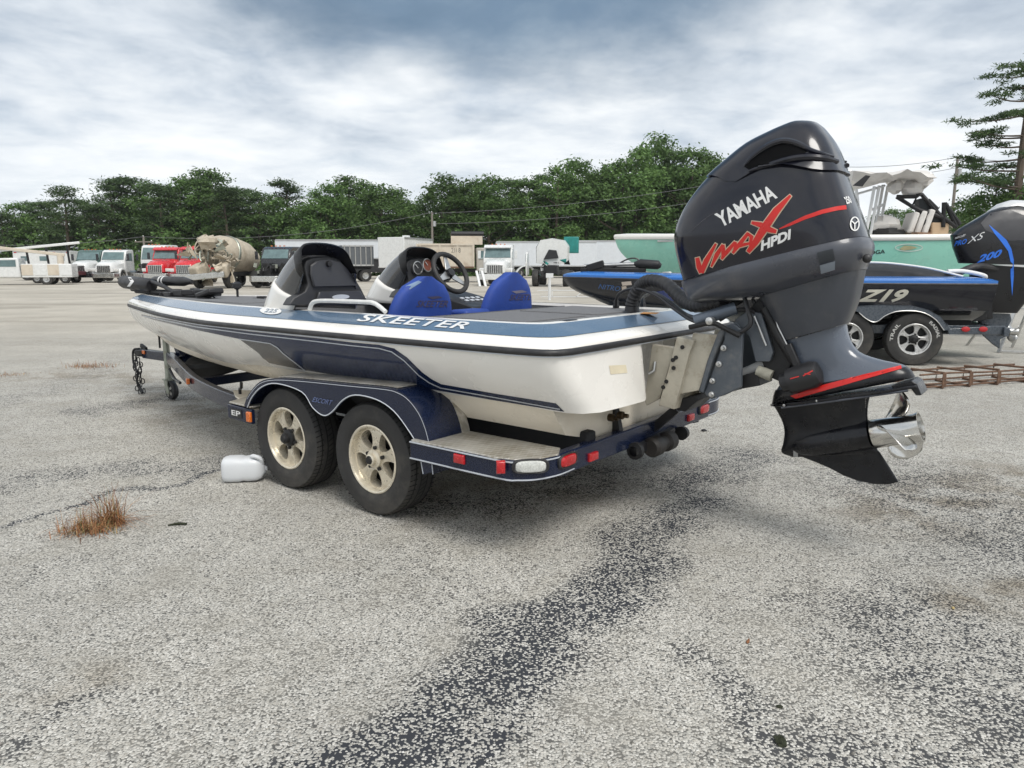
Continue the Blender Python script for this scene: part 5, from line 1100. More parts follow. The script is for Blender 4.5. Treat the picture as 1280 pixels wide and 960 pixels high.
for i, (nm, lb, cat_, px, py, s, mm) in enumerate((('seat_cushion', 'beige torn seat cushion heaped on the mint green boat', 'cushion', 1107, 279, (.28, .25, .22), cl_w), ('seat_cushion', 'upright ribbed white seat back on the mint green boat', 'cushion', 1146, 271, (.17, .25, .24), cl_w), ('cooler_box', 'small tan and white cooler box on the mint green boat stern', 'cooler', 1171, 280, (.16, .2, .13), mat('tan_plastic', (.42, .30, .19), .6)), ('debris_pile', 'heap of dark torn boat parts beside the beige cushion', 'debris', 1105, 285, (.36, .3, .10), dark_m), ('broken_board', 'brown splintered boards lying on the mint green boat', 'board', 1140, 285, (.5, .35, .07), mat('board_brown', (.22, .13, .08), .8, noise=.4)))):
    q = F3p(px, py, .3); q.z = 2.0
    if nm == 'cooler_box': m_ = MB(); m_.box(q+Vector((0, 0, s[2])), (s[0]*2, s[1]*2, s[2]*2)); o_ = m_.build(nm, mm, None, None, bevel=.03)
    elif 'upright' in lb:
        m_ = MB()
        for j in range(3): m_.box(q+Vector((-.14+.13*j, 0, .26)), (.11, .5, .5-.05*j), ry=-.25)
        o_ = m_.build(nm, mm, None, None, bevel=.03)
    elif nm == 'broken_board':
        m_ = MB()
        for j in range(5): m_.box(q+Vector((-.35+.17*j, rn.uniform(-.2, .2), .03+.02*j)), (.55, .14, .03), rz=rn.uniform(-.6, .6), ry=rn.uniform(-.1, .1))
        o_ = m_.build(nm, mm, None, None)
    else: m_ = MB(); m_.ball(q+Vector((0, 0, s[2]*.8)), s, 12, 7, .22, rn); o_ = m_.build(nm, mm, None, None, smooth=25)
    for v in o_.data.vertices: v.co = v.co-q
    o_.location = F3.M @ q; o_.rotation_euler = (0, 0, TH3); tag(o_, lb, cat_)
ob3 = thing('outboard_motor', 'white outboard rising behind the glossy black one with the blue stripe', 'outboard motor', F3.M @ Vector((-.55, 0, 1.0)), TH3); o3_ = Vector((-.55, 0, 1.0))
wcm = mat('cowl_white', (.58, .59, .60), .3, noise=.05, coat=.4, dirt=(.4, .38, .35), dirt_amt=.3)
eng_loft([((1225, 300), (1308, 300), .30), ((1224, 284), (1308, 286), .31), ((1228, 274), (1306, 276), .31), ((1236, 264), (1302, 266), .29), ((1248, 255), (1296, 257), .24), ((1262, 250.5), (1286, 252), .14)], 'cowling', wcm, ob3, o3_, F3)
eng_loft([((1236, 300), (1296, 300), .2), ((1242, 350), (1288, 350), .14), ((1244, 378), (1290, 376), .10)], 'midsection', wcm, ob3, o3_, F3)
Tc = bvh([c for c in ob3.children if c.name.startswith('cowling')]); decal('intake_slot', [[(1257, 259), (1272, 257), (1284, 259), (1284, 262), (1268, 260.5)]], Tc, dark_m, ob3, .006, 6)
t3 = thing('boat_trailer', 'galvanised trailer under the mint green boat', 'trailer', O3, TH3)
for s in (1, -1):
    path_beam([(-.1, .8*s, .62), (3.5, .8*s, .62), (6.6, .05*s, .58)], .08, .15, 'frame_beam', zinc, t3)
    b_ = MB(); b_.box((2.0, .5*s, .78), (3.6, .1, .24)); b_.build('bunk', mat('bunk_carpet', (.018, .018, .02), .95), t3, bevel=.015)
    for x in (1.3, 2.2): make_wheel(t3, x, 1.05*s, .36, .36, .22, s, .21, rim2, kind='star')
for x in (1.3, 2.2): a_ = MB(); a_.tube([(x, -1.0, .36), (x, 1.0, .36)], .035, 10); a_.build('axle', zinc, t3)
m_ = MB(); m_.tube([(6.4, 0, 0), (6.4, 0, .8)], .04, 10); m_.build('jack_post', zinc, t3)

# ------------------------------------------------------------------ things on the paving
rust = mat('rust', (.13, .075, .048), .9, noise=.4, nscale=25, bump=.4, bscale=60)
rc = thing('rebar_cage', 'rusty reinforcing bar cage lying on the paving beside the outboard', 'rebar cage', ground_at(1190, 480), math.atan2(*(ground_at(1285, 478)-ground_at(1105, 490)).yx))
for y, z, x0, x1 in ((-.22, .03, -1.0, 2.4), (-.2, .17, -.75, 2.2), (.22, .03, -.7, 2.3), (.2, .16, -.8, 1.25), (0, .02, -.6, 2.5)):
    m_ = MB(); rn = random.Random(int(y*100)+7); m_.tube([(x0+(x1-x0)*k/6, y+rn.uniform(-.02, .02), z+rn.uniform(-.006, .012)) for k in range(7)], .012, 6, smooth=2); m_.build('long_bar', rust, rc)
for x in (-.42, .0, .45, .95, 1.5, 2.0):
    m_ = MB(); m_.tube([(x, -.24, .014), (x+.01, -.23, .19), (x-.01, .22, .18), (x, .24, .014), (x, -.24, .014)], .015, 6); m_.tube([(x+.03, -.235, .02), (x+.03, -.225, .18)], .02, 6); m_.build('stirrup', rust, rc)
ld = thing('ladder_stand', 'aluminium folding stand beside the black outboard with the blue stripe', 'ladder', ground_at(1262, 442), 0)
g0 = ground_at(1248, 441); lo = ld.location; tp = at_depth(1296, 318, g0.y+.35); g1 = ground_at(1330, 444)
for a, b in ((g0, tp), (g1, tp+Vector((.25, 0, 0))), (g0+Vector((.02, 0, .03)), g1+Vector((0, 0, .03))), (g0+(tp-g0)*.45, g1+(tp+Vector((.25, 0, 0))-g1)*.45), (tp+Vector((-.03, 0, 0)), tp+Vector((.28, 0, 0))), (g0+Vector((.15, 1.1, 0)), tp), (g1+Vector((-.1, 1.1, 0)), tp+Vector((.25, 0, 0)))):
    m_ = MB(); m_.beam(a-lo, b-lo, .055, .03); m_.build('stand_rail', alu, ld, bevel=.004)
# plastic jug lying on its side
jug_m = bpy.data.materials.new('jug_plastic'); jug_m.use_nodes = True; q = jug_m.node_tree.nodes['Principled BSDF']
q.inputs['Base Color'].default_value = (.74, .76, .78, 1); q.inputs['Roughness'].default_value = .35; q.inputs['Subsurface Weight'].default_value = .4; q.inputs['Subsurface Radius'].default_value = (.03, .03, .03); q.inputs['Transmission Weight'].default_value = .18
jg = thing('plastic_jug', 'empty translucent white plastic jug lying beside the front trailer tyre', 'jug', ground_at(308, 600), .12); jg.scale = (1.12, 1.12, 1.12)
rings = []
for t, w_, h_ in ((0, .02, .02), (.0, .055, .055), (.008, .07, .07), (.03, .078, .076), (.10, .078, .077), (.125, .074, .070), (.15, .077, .074), (.20, .074, .072), (.228, .062, .06), (.245, .035, .035), (.25, .018, .018), (.262, .018, .018), (.262, .012, .012)):
    rings.append([(-.13+t, w_*math.copysign(abs(math.cos(a))**.55, math.cos(a)), .076+h_*math.copysign(abs(math.sin(a))**.55, math.sin(a))) for a in [2*math.pi*j/28 for j in range(28)]])
m_ = MB(); m_.loft(rings, cap0=True, cap1=True); m_.build('jug_body', jug_m, jg, smooth=60)
m_ = MB(); m_.tube([(.045, -.03, .145), (.06, -.05, .163), (.10, -.05, .145), (.105, -.03, .11)], .013, 8, smooth=4); m_.build('jug_handle', jug_m, jg)
# dry grass tufts
def tuft(px, py, r, h, n, seed, label, cols):
    o_ = thing('grass_tuft', label, 'dry grass', ground_at(px, py), 0); rn = random.Random(seed)
    gm = bpy.data.materials.get('dry_grass')
    if not gm:
        gm = bpy.data.materials.new('dry_grass'); gm.use_nodes = True; t_ = gm.node_tree; gi = nd(t_, 'ShaderNodeNewGeometry')
        t_.links.new(ramp(t_, gi.outputs['Random Per Island'], [(0., (.09, .04, .02)), (.3, (.24, .10, .04)), (.6, (.36, .17, .07)), (.85, (.42, .30, .15)), (.93, (.10, .12, .035)), (1., (.15, .16, .05))]), t_.nodes['Principled BSDF'].inputs['Base Color']); t_.nodes['Principled BSDF'].inputs['Roughness'].default_value = .8
    g = MB()
    for k in range(n):
        a = rn.uniform(0, 6.28); c = Vector((rn.gauss(0, r*.33), rn.gauss(0, r*.2), 0)); ln = h*rn.uniform(.35, 1.05); lean = abs(rn.gauss(.7, .55)); w_ = rn.uniform(.0014, .0034)
        d = Vector((math.cos(a), math.sin(a), 0)); sd_ = Vector((-d.y, d.x, 0)); P = []
        for i in range(5):
            t = i/4; ang = lean*(.4+1.1*t); P.append(c+d*ln*t*math.sin(min(1.5, ang))+Vector((0, 0, ln*t*math.cos(min(1.5, ang))+.002)))
        vs = []
        for i, p in enumerate(P): q_ = w_*(1-.85*i/4); vs += [p-sd_*q_, p+sd_*q_]
        g.add(vs, [(2*i, 2*i+1, 2*i+3, 2*i+2) for i in range(4)])
    b_ = g.build('grass_blades', gm, o_, smooth=0, kind='stuff')
tuft(110, 664, .22, .15, 280, 1, 'large clump of dead brown grass sprouting from a crack in the paving', None)
tuft(140, 656, .11, .25, 230, 2, 'taller upright tan grass clump growing against the brown clump', None)
tuft(112, 459, .55, .12, 260, 3, 'small flat reddish grass clump ahead of the trailer jack', None)
tuft(8, 469, .5, .06, 140, 4, 'low strip of dead grass on the open paving away from the boats', None)
def bit(name, label, cat_, px, py, s, m, seed, flat=.4):
    rn = random.Random(seed); m_ = MB(); m_.ball((0, 0, s*flat*.7), (s, s*.7, s*flat), 10, 6, .35, rn); o_ = m_.build(name, m, None, smooth=20); o_.location = ground_at(px, py); o_.rotation_euler = (0, 0, rn.uniform(0, 3)); tag(o_, label, cat_)
moss = mat('moss_dark', (.022, .026, .012), .95, noise=.5, nscale=60)
bit('dirt_clod', 'larger dark clod of dirt lying on the paving', 'dirt clod', 975, 928, .026, moss, 1)
bit('dirt_clod', 'smaller dark crumb of dirt beside the larger clod', 'dirt clod', 974, 884, .011, moss, 2)
bit('dirt_clod', 'dark pebble lying under the rear of the navy trailer', 'pebble', 880, 539, .028, dark_m, 4)
o_ = MB(); p0 = ground_at(222, 657); o_.tube([(-.05, -.006, .008), (0, .004, .010), (.05, 0, .008)], [.004, .008, .006], 6, smooth=3); o_ = o_.build('twig', moss, None); o_.location = p0; o_.rotation_euler = (0, 0, .2); tag(o_, 'short mossy twig on the paving beside the brown grass clump', 'twig')
for px, py, lb, col in ((935, 803, 'curled brown leaf lying flat on the paving', (.20, .08, .03)), (1191, 761, 'small tan leaf on the dark mottled paving', (.45, .34, .14))):
    m_ = MB(); m_.add([(-.018, 0, .003), (-.006, .007, .007), (.012, .004, .005), (.02, 0, .009), (.012, -.004, .005), (-.006, -.006, .004)], [(0, 1, 5), (1, 2, 4, 5), (2, 3, 4)]); o_ = m_.build('fallen_leaf', mat('leaf_%d' % px, col, .8), None, solid=.001); o_.location = ground_at(px, py); o_.rotation_euler = (0, 0, px*.7); tag(o_, lb, 'leaf')
# ------------------------------------------------------------------ trucks far across the lot
glass_m = mat('truck_glass', (.10, .16, .165), .08, noise=.3, nscale=2, coat=.6)
chrome = mat('truck_chrome', (.55, .55, .53), .25, metal=.9, noise=.12)
grille_m = mat('grille_dark', (.10, .10, .10), .4, metal=.6, noise=.3, nscale=30)
lamp_m = mat('headlamp', (.6, .6, .58), .15, coat=.5)
tw = mat('truck_white', (.66, .67, .66), .3, noise=.05, coat=.4, dirt=(.42, .40, .36), dirt_amt=.3)
trd = mat('truck_red', (.55, .014, .020), .25, noise=.12, coat=.5)
tbk = mat('truck_black', (.016, .017, .021), .3, noise=.2, coat=.4)
cream = mat('truck_cream', (.56, .50, .41), .45, noise=.08, dirt=(.25, .15, .08), dirt_amt=.55, dscale=1.5)
beige = mat('mixer_beige', (.44, .385, .30), .6, noise=.15, dirt=(.20, .15, .10), dirt_amt=.6, dscale=2)
def far(px, Y): return Vector(((px-640)/FPX*(Y*math.cos(PITCH)+CAMH*math.sin(PITCH)), Y, 0))
def simple_wheel(p, x, y, r=.5, w=.28, rm=None):
    o = bpy.data.objects.new('wheel', None); C.objects.link(o); o.parent = p; o.location = (x, y, r); s = 1 if y > 0 else -1
    m_ = MB(); m_.lathe([(r*.56, -w/2), (r*.93, -w/2), (r, -w*.35), (r, w*.35), (r*.93, w/2), (r*.56, w/2)], (0, 0, 0), (0, 1, 0), 24); m_.build('tyre', tyre_m, o)
    m_ = MB(); m_.lathe([(r*.57, w*.48*s), (r*.5, w*.30*s), (r*.25, w*.25*s), (r*.2, w*.5*s), (0, w*.5*s)], (0, 0, 0), (0, 1, 0), 20); m_.build('rim', rm or alu, o)
def semi(label, px, Y, yaw, body, hood=True, cabc=None, roof=2.75, sleeper=False, group=None, rear=True, sc_=1., bump_m=None, visor=False, name='semi_truck', front_m=None):
    t = thing(name, label, 'truck', far(px, Y), math.radians(yaw), group); t.scale = (sc_,)*3
    cm = cabc or body; wd = 1.02
    xb = -3.0 if sleeper else -1.75
    prof = [(xb, .85), (xb, roof), (xb+.25, roof+.06), (-.75, roof+.03), (-.42, roof-.10), (-.02, 1.88), (.0, .85)]
    m_ = MB(); m_.prism_xz(prof, -wd, wd); cab_ = m_.build('cab', cm, t, bevel=.09, bseg=3)
    def sl(u): return (-.42+.40*u, roof-.10-(roof-.10-1.88)*u)
    m_ = MB(); a, b = sl(.10), sl(.92); m_.add([(a[0]+.03, -.86, a[1]+.015), (a[0]+.03, .86, a[1]+.015), (b[0]+.03, .93, b[1]+.015), (b[0]+.03, -.93, b[1]+.015), (a[0]+.0, -.86, a[1]-.03), (a[0]+.0, .86, a[1]-.03), (b[0]+.0, .93, b[1]-.03), (b[0]+.0, -.93, b[1]-.03)], [(0, 1, 2, 3), (0, 4, 5, 1), (2, 6, 7, 3), (1, 5, 6, 2), (3, 7, 4, 0)]); m_.build('windshield', glass_m, cab_)
    for s in (1, -1):
        m_ = MB(); m_.prism_xz([(-1.35, 1.85), (-1.35, roof-.25), (-.62, roof-.25), (-.28, 1.85)], (wd-.02)*s, (wd+.02)*s); m_.build('side_window', glass_m, cab_)
        m_ = MB(); m_.prism_xz([(-1.42, .95), (-1.42, 1.80), (-.14, 1.80), (-.14, .95)], (wd-.02)*s, (wd+.015)*s); m_.build('door', cm, cab_, bevel=.02)
        m_ = MB(); m_.beam((-.2, wd*s, 1.9), (-.05, (wd+.28)*s, 1.9), .03, .03); m_.box((-.05, (wd+.28)*s, 2.15), (.08, .2, .55)); m_.build('mirror', bump_m or tbk, cab_, bevel=.02)
    if visor: m_ = MB(); m_.prism_xz([(-.45, roof-.02), (-.12, roof-.20), (-.10, roof-.14), (-.45, roof+.04)], -.98, .98); m_.build('sun_visor', cm, cab_)
    for yy in (-.45, -.15, .15, .45): m_ = MB(); m_.box((-.62, yy, roof+.08), (.1, .1, .06)); m_.build('roof_lamp', amb_l, cab_)
    if hood:
        rg = []
        for x, z1, w_ in ((.0, 1.92, .95), (.5, 1.86, .88), (1.1, 1.76, .80), (1.5, 1.62, .74), (1.60, 1.5, .70)):
            rg.append([(x, -w_, .9), (x, -w_, z1-.28), (x, -w_*.75, z1-.04), (x, 0, z1), (x, w_*.75, z1-.04), (x, w_, z1-.28), (x, w_, .9)])
        m_ = MB(); m_.loft(rg, cap0=True, cap1=True); hd = m_.build('hood', body, t, smooth=40)
        m_ = MB(); m_.box((1.60, 0, 1.14), (.06, 1.12, .62)); go = m_.build('grille', front_m or chrome, t, bevel=.03)
        for k in range(7): m_ = MB(); m_.box((1.635, -.45+.15*k, 1.14), (.02, .085, .52)); m_.build('grille_slot', grille_m, go)
        for s in (1, -1):
            fr = [(.0+.62-.72*math.cos(a), .50+.72*math.sin(a)) for a in [math.pi*j/12 for j in range(13)]]
            fi = [(.62-.56*math.cos(a), .50+.58*math.sin(a)) for a in [math.pi*j/12 for j in range(12, -1, -1)]]
            m_ = MB(); m_.prism_xz([(q[0], q[1]) for q in fr+fi], .70*s, 1.16*s); m_.build('fender', body, t, bevel=.03)
            m_ = MB(); m_.box((1.38, .92*s, 1.06), (.22, .40, .26)); m_.build('headlamp', lamp_m, t, bevel=.06)
    else:
        rn = random.Random(int(px)); 
        m_ = MB(); m_.box((.65, 0, 1.0), (1.3, .7, .8)); m_.box((.9, 0, 1.5), (.8, .5, .3)); eb = m_.build('engine_block', dark_m, t, bevel=.05)
        for k in range(16): m_ = MB(); q = Vector((rn.uniform(.1, 1.5), rn.uniform(-.8, .8), rn.uniform(.6, 1.5))); m_.box(q, (rn.uniform(.15, .4), rn.uniform(.1, .4), rn.uniform(.1, .3)), rz=rn.uniform(0, 3), rx=rn.uniform(-.5, .5)); m_.build('engine_piece', dark_m if k % 3 else zinc, eb)
        for k in range(6): m_ = MB(); q = Vector((rn.uniform(.2, 1.2), rn.uniform(-.7, .7), 1.2)); m_.tube([q, q+Vector((.2, .2, .3)), q+Vector((.4, rn.uniform(-.4, .4), -.1))], .04, 6, smooth=3); m_.build('engine_hose', blackp, eb)
    m_ = MB(); m_.loft([[(x, y, .42), (x, y, .80), (x-.18, y, .80), (x-.18, y, .42)] for x, y in ((1.42, -1.15), (1.72, -.85), (1.78, 0), (1.72, .85), (1.42, 1.15))], cap0=True, cap1=True); m_.build('bumper', bump_m or chrome, t, bevel=.03)
    for s in (1, -1):
        simple_wheel(t, .62, .98*s)
        m_ = MB(); m_.tube([(-.6-.1, .85*s, .75), (-1.9, .85*s, .75)], .30, 16); m_.build('fuel_tank', alu, t)
        m_ = MB(); m_.box((-2.3, .42*s, .82), (7.2, .09, .26)); m_.build('chassis_rail', dark_m, t)
        if rear:
            for x in (-3.9, -5.2): simple_wheel(t, x, .92*s, .5, .5)
    return t
semi('white semi truck with a dark green cab roof parked beside the ambulance', 112, 60, 272, tw, cabc=mat('cab_dark_green', (.05, .10, .09), .35), sc_=.93, bump_m=tbk)
semi('all white day cab truck between the green roofed truck and the wrecked one', 143, 59, 272, tw, sc_=.93)
semi('wrecked white sleeper truck missing its hood, beside the red trucks', 192, 60, 270, tw, hood=False, sleeper=True, roof=3.2, sc_=.93)
semi('red semi truck with chrome grille between the wrecked white truck and its twin', 208, 56, 268, trd, cabc=trd, roof=2.8, sc_=.96, front_m=chrome, visor=True, group='red semi trucks')
semi('red semi truck with chrome grille parked hard beside the wrecked mixer', 243, 54, 268, trd, cabc=trd, roof=2.8, sc_=.96, front_m=chrome, visor=True, group='red semi trucks')
semi('black sleeper truck with its hood missing and engine bare', 345, 46, 262, tbk, hood=False, sleeper=True, roof=2.7, sc_=.93)
semi('white truck facing the boats, in front of the cream dump truck', 622, 51, 264, tw, roof=2.8, sc_=.98, bump_m=tw, visor=True)
# wrecked concrete mixer
mx = thing('mixer_truck', 'crushed beige concrete mixer truck with its drum still on', 'truck', far(283, 46), math.radians(262))
m_ = MB(); m_.lathe([(.0, -2.1), (.7, -2.05), (1.05, -1.2), (1.15, -.2), (1.05, .9), (.7, 1.9), (.55, 2.3), (.45, 2.3)], (-1.2, -.35, 2.05), (.95, -.26, .18), 32); m_.build('drum', beige, mx, smooth=40)
m_ = MB(); m_.lathe([(1.13, -.1), (1.17, -.06), (1.17, .06), (1.13, .1)], (-1.0, -.40, 2.09), (.95, -.26, .18), 32); m_.build('drum_band', zinc, mx)
rn = random.Random(17)
for k in range(46):
    c = Vector((rn.uniform(.5, 2.5), rn.uniform(-1.1, 1.1), rn.uniform(.6, 2.7))); m_ = MB(); vs = [c+Vector((rn.uniform(-.55, .55), rn.uniform(-.55, .55), rn.uniform(-.5, .5))) for _ in range(4)]
    cen = sum(vs, Vector())/4; m_.add(vs+[cen+Vector((rn.uniform(-.15, .15),)*3)], [(0, 1, 4), (1, 2, 4), (2, 3, 4), (3, 0, 4)]); m_.build('crumpled_sheet', beige if k % 4 else zinc, mx, solid=.05, smooth=0)
for k in range(14):
    q = Vector((rn.uniform(.6, 2.4), rn.uniform(-1, 1), rn.uniform(.8, 2.8))); m_ = MB(); m_.tube([q, q+Vector((rn.uniform(-.4, .4), rn.uniform(-.4, .4), rn.uniform(-.5, .3))), q+Vector((rn.uniform(-.9, .9), rn.uniform(-.6, .6), rn.uniform(-.8, .2)))], .04, 6, smooth=3); m_.build('bent_pipe', beige if k % 2 else zinc, mx)
m_ = MB(); m_.ball((1.7, -.1, 2.75), (.62, .6, .42), 9, 6, .3, rn); m_.build('charge_hopper', beige, mx, smooth=15)
m_ = MB(); m_.box((2.4, .1, .75), (.25, 2.2, .35), rz=.15, rx=.1); m_.build('bent_bumper', chrome, mx, bevel=.04)
m_ = MB(); m_.box((1.6, .9, 1.2), (1.3, .5, .8), rz=.3, ry=.3); m_.box((1.9, -.6, 1.1), (.9, .9, .7), rz=-.4, ry=.4); m_.build('crushed_cab', beige, mx, bevel=.12)
for s in (1, -1):
    simple_wheel(mx, 1.3, 1.0*s, .52, .34)
    for x in (-2.2, -3.4): simple_wheel(mx, x, .95*s, .52, .5)
    m_ = MB(); m_.box((-.9, .42*s, .85), (6.2, .1, .28)); m_.build('chassis_rail', dark_m, mx)
def box_body(label, cat_, px, Y, yaw, L, W, H, z0, m, name='box_trailer', ribs=0, rib_m=None, roofm=None, wheels=(), low=None, group=None):
    t = thing(name, label, cat_, far(px, Y), math.radians(yaw), group)
    m_ = MB(); m_.box((0, 0, z0+H/2), (L, W, H)); bo = m_.build('body', m, t, bevel=.04)
    for s in (1, -1):
        for k in range(ribs): m_ = MB(); m_.box((-L/2+L*(k+.5)/ribs, s*(W/2+.03), z0+H/2), (.08, .08, H*.96)); m_.build('rib', rib_m or m, bo)
        for z in (z0+.06, z0+H-.06): m_ = MB(); m_.box((0, s*(W/2+.02), z), (L*.995, .06, .12)); m_.build('side_rail', roofm or alu, bo)
        m_ = MB(); m_.box((-.1, .45*s, z0-.14), (L*.98, .1, .26)); m_.build('chassis_rail', dark_m, t)
        for x in wheels: simple_wheel(t, x, (W/2-.3)*s, .5, .5)
    if low: m_ = MB(); m_.box((0, 0, low[0]), (L*.97, W*.92, low[1])); m_.build('skirt', low[2], t)
    for k in range(2): m_ = MB(); m_.box((-L/2-.02, (-.5+k)*W*.48, z0+H/2), (.05, W*.45, H*.93)); m_.build('rear_door', m, bo)
    return t
pale = mat('trailer_pale', (.60, .63, .66), .4, noise=.06, dirt=(.45, .44, .42), dirt_amt=.3)
skirt_b = mat('skirt_black', (.018, .018, .02), .6, noise=.3)
box_body('long pale trailer with a black lower half behind the black sleeper truck', 'trailer', 432, 74, 3, 13, 2.5, 1.9, 1.95, pale, wheels=(-5, -3.8), low=(1.3, 1.3, skirt_b))
box_body('white box trailer standing behind the facing white truck', 'trailer', 682, 78, 2, 10.5, 2.5, 2.6, 1.2, pale, wheels=(-4, -2.8))
box_body('pale long trailer standing left of the mint green boat bow', 'trailer', 765, 80, 2, 11.8, 2.5, 2.75, 1.2, pale, wheels=(-4.5, -3.3), low=(.95, .5, skirt_b))
box_body('grey ribbed dump body trailer behind the passenger console', 'trailer', 446, 62, 20, 2.6, 2.4, 1.7, 1.3, mat('ribbed_grey', (.10, .11, .12), .5), name='dump_trailer', ribs=6, rib_m=mat('rib_pale', (.30, .30, .29), .5), wheels=(-.6, .6))
def cabover(label, px, Y, yaw, m): pass
bx = box_body('tall white box truck body beside the cream dump truck', 'truck', 509, 62, 250, 5.2, 2.4, 2.45, 1.15, tw, name='box_truck', ribs=0, wheels=(-1.7, 1.7))
m_ = MB(); m_.box((0, 0, 3.72), (.5, .5, .2)); m_.build('roof_vent', tw, bx, bevel=.04)
# cream dump truck seen from the side
dt = thing('dump_truck', 'cream dump truck with a raised tarp frame behind the steering wheel', 'truck', far(566, 60), math.radians(5))
m_ = MB(); m_.prism_xz([(-2.6, 1.15), (-2.9, 3.05), (1.75, 3.05), (1.75, 1.15)], -1.2, 1.2); bo = m_.build('dump_bed', cream, dt, bevel=.03)
for x in (-2.55, -1.0, .4, 1.65): m_ = MB(); m_.box((x, -1.23, 2.1), (.14, .08, 1.8)); m_.build('bed_rib', cream, bo)
for z in (3.0, 1.2): m_ = MB(); m_.box((-.5, -1.23, z), (4.4, .09, .14)); m_.build('bed_rail', rust if z < 2 else cream, bo)
m_ = MB(); m_.prism_xz([(-.1, 3.05), (-.1, 3.95), (2.5, 3.95), (2.5, 3.05)], .9, 1.1); m_.build('headboard', cream, bo)
m_ = MB(); m_.tube([(-.1, -1.1, 3.85), (2.5, -1.1, 3.85)], .19, 10); m_.build('rolled_tarp', blackp, bo)
for x in (-.25, 2.65): m_ = MB(); m_.beam((x, -1.1, 3.0), (x, -1.1, 4.1), .12, .12); m_.build('tarp_post', alu, bo)
m_ = MB(); m_.prism_xz([(1.9, .9), (1.9, 2.75), (2.9, 2.75), (3.25, 1.9), (3.3, .9)], -1.1, 1.1); cb_ = m_.build('cab', mat('cab_grey_cream', (.38, .36, .32), .5, noise=.1), dt, bevel=.08)
m_ = MB(); m_.prism_xz([(2.1, 1.85), (2.1, 2.5), (2.75, 2.5), (3.0, 1.85)], -1.13, -1.09); m_.build('side_window', glass_m, cb_)
m_ = MB(); m_.prism_xz([(3.2, .9), (3.2, 1.85), (4.4, 1.6), (4.5, .9)], -.9, .9); m_.build('hood', cream, dt, bevel=.08)
text_plane('bed_lettering', '2108', (-.1, -1.205, 2.35), (.75, 0, 0), (0, 0, .38), mat('lettering_grey', (.22, .2, .17), .6), bo, bold=.02)
for s in (1, -1):
    for x in (-1.9, -.6, 3.7): simple_wheel(dt, x, .95*s, .52, .45)
    m_ = MB(); m_.box((.7, .4*s, .95), (7, .1, .28)); m_.build('chassis_rail', dark_m, dt)
# wrecked white truck with a tilted hood, teal parts
wt = thing('wrecked_truck', 'smashed white truck with its crumpled cab tipped up and teal body scraps', 'truck', far(690, 49), math.radians(262))
rn = random.Random(40)
m_ = MB(); rg = []
for k in range(7):
    t = k/6; rg.append([(.3-1.7*t+rn.uniform(-.05, .05), y*(1+.1*math.sin(4*t)), 2.05+z*(1-.25*t)+.25*t+rn.uniform(-.05, .05)) for y, z in ((-1.0, -.55), (-1.02, .5), (-.75, .95), (0, 1.08), (.75, .95), (1.02, .5), (1.0, -.55), (0, -.7))])
m_.loft(rg, cap0=True, cap1=True); cb_ = m_.build('crumpled_cab', tw, wt, smooth=30)
m_ = MB(); m_.prism([(-.55, 1.75), (.45, 1.85), (.3, 2.35), (-.2, 2.4)], lambda q: (.34, q[0], q[1]), lambda q: (.40, q[0], q[1])); m_.build('window_hole', blackp, cb_)
m_ = MB(); m_.prism_xz([(.2, .75), (.2, 1.75), (.55, 2.3), (1.15, 2.25), (1.5, 1.5), (1.3, .7)], -1.62, -1.52); dr = m_.build('hanging_door', tw, wt, bevel=.03)
m_ = MB(); m_.prism_xz([(.42, 1.6), (.66, 2.15), (1.05, 2.1), (1.25, 1.6)], -1.66, -1.50); m_.build('door_glass', glass_m, dr)
teal = mat('teal_paint', (.015, .20, .18), .4, noise=.2)
m_ = MB(); m_.box((-1.9, 1.15, 2.75), (.7, 1.0, 1.1)); m_.build('teal_box', teal, wt, bevel=.04)
for k in range(10):
    c = Vector((rn.uniform(.3, 1.6), rn.uniform(-.9, 1.1), rn.uniform(.8, 1.8))); vs = [c+Vector((rn.uniform(-.4, .4), rn.uniform(-.4, .4), rn.uniform(-.25, .25))) for _ in range(4)]; m_ = MB(); m_.add(vs, [(0, 1, 2), (0, 2, 3)]); m_.build('torn_panel', (teal, tw, dark_m)[k % 3], wt, solid=.04, smooth=0)
m_ = MB(); m_.box((.6, 0, 1.1), (1.6, .9, .6)); m_.build('engine_block', dark_m, wt, bevel=.06)
for s in (1, -1):
    simple_wheel(wt, .9, 1.0*s, .56, .4)
    for x in (-3.2,): simple_wheel(wt, x, .95*s, .52, .5)
    m_ = MB(); m_.box((-1.2, .42*s, .9), (5.6, .1, .28)); m_.build('chassis_rail', dark_m, wt)
# loose white fender on the ground between the trucks
m_ = MB(); m_.loft([[(x, y, z) for x, z in [(.9*math.cos(a), 1.35*math.sin(a)) for a in [math.pi*(.1+.85*j/10) for j in range(11)]]] for y in (-.3, .3)], closed=False); o_ = m_.build('loose_fender', tw, None, solid=.05); o_.location = far(657, 50); o_.rotation_euler = (0, 0, .2); tag(o_, 'loose white truck fender standing between the two white trucks', 'fender')
for px in (597, 604):
    t = thing('leaning_post', 'short white post leaning against the facing white truck bumper', 'post', far(px, 47.5), 0, 'white posts at the facing truck'); m_ = MB(); m_.beam((.16, 0, 0), (-.12, .9, 1.0), .14, .1); m_.build('post_board', tw, t)
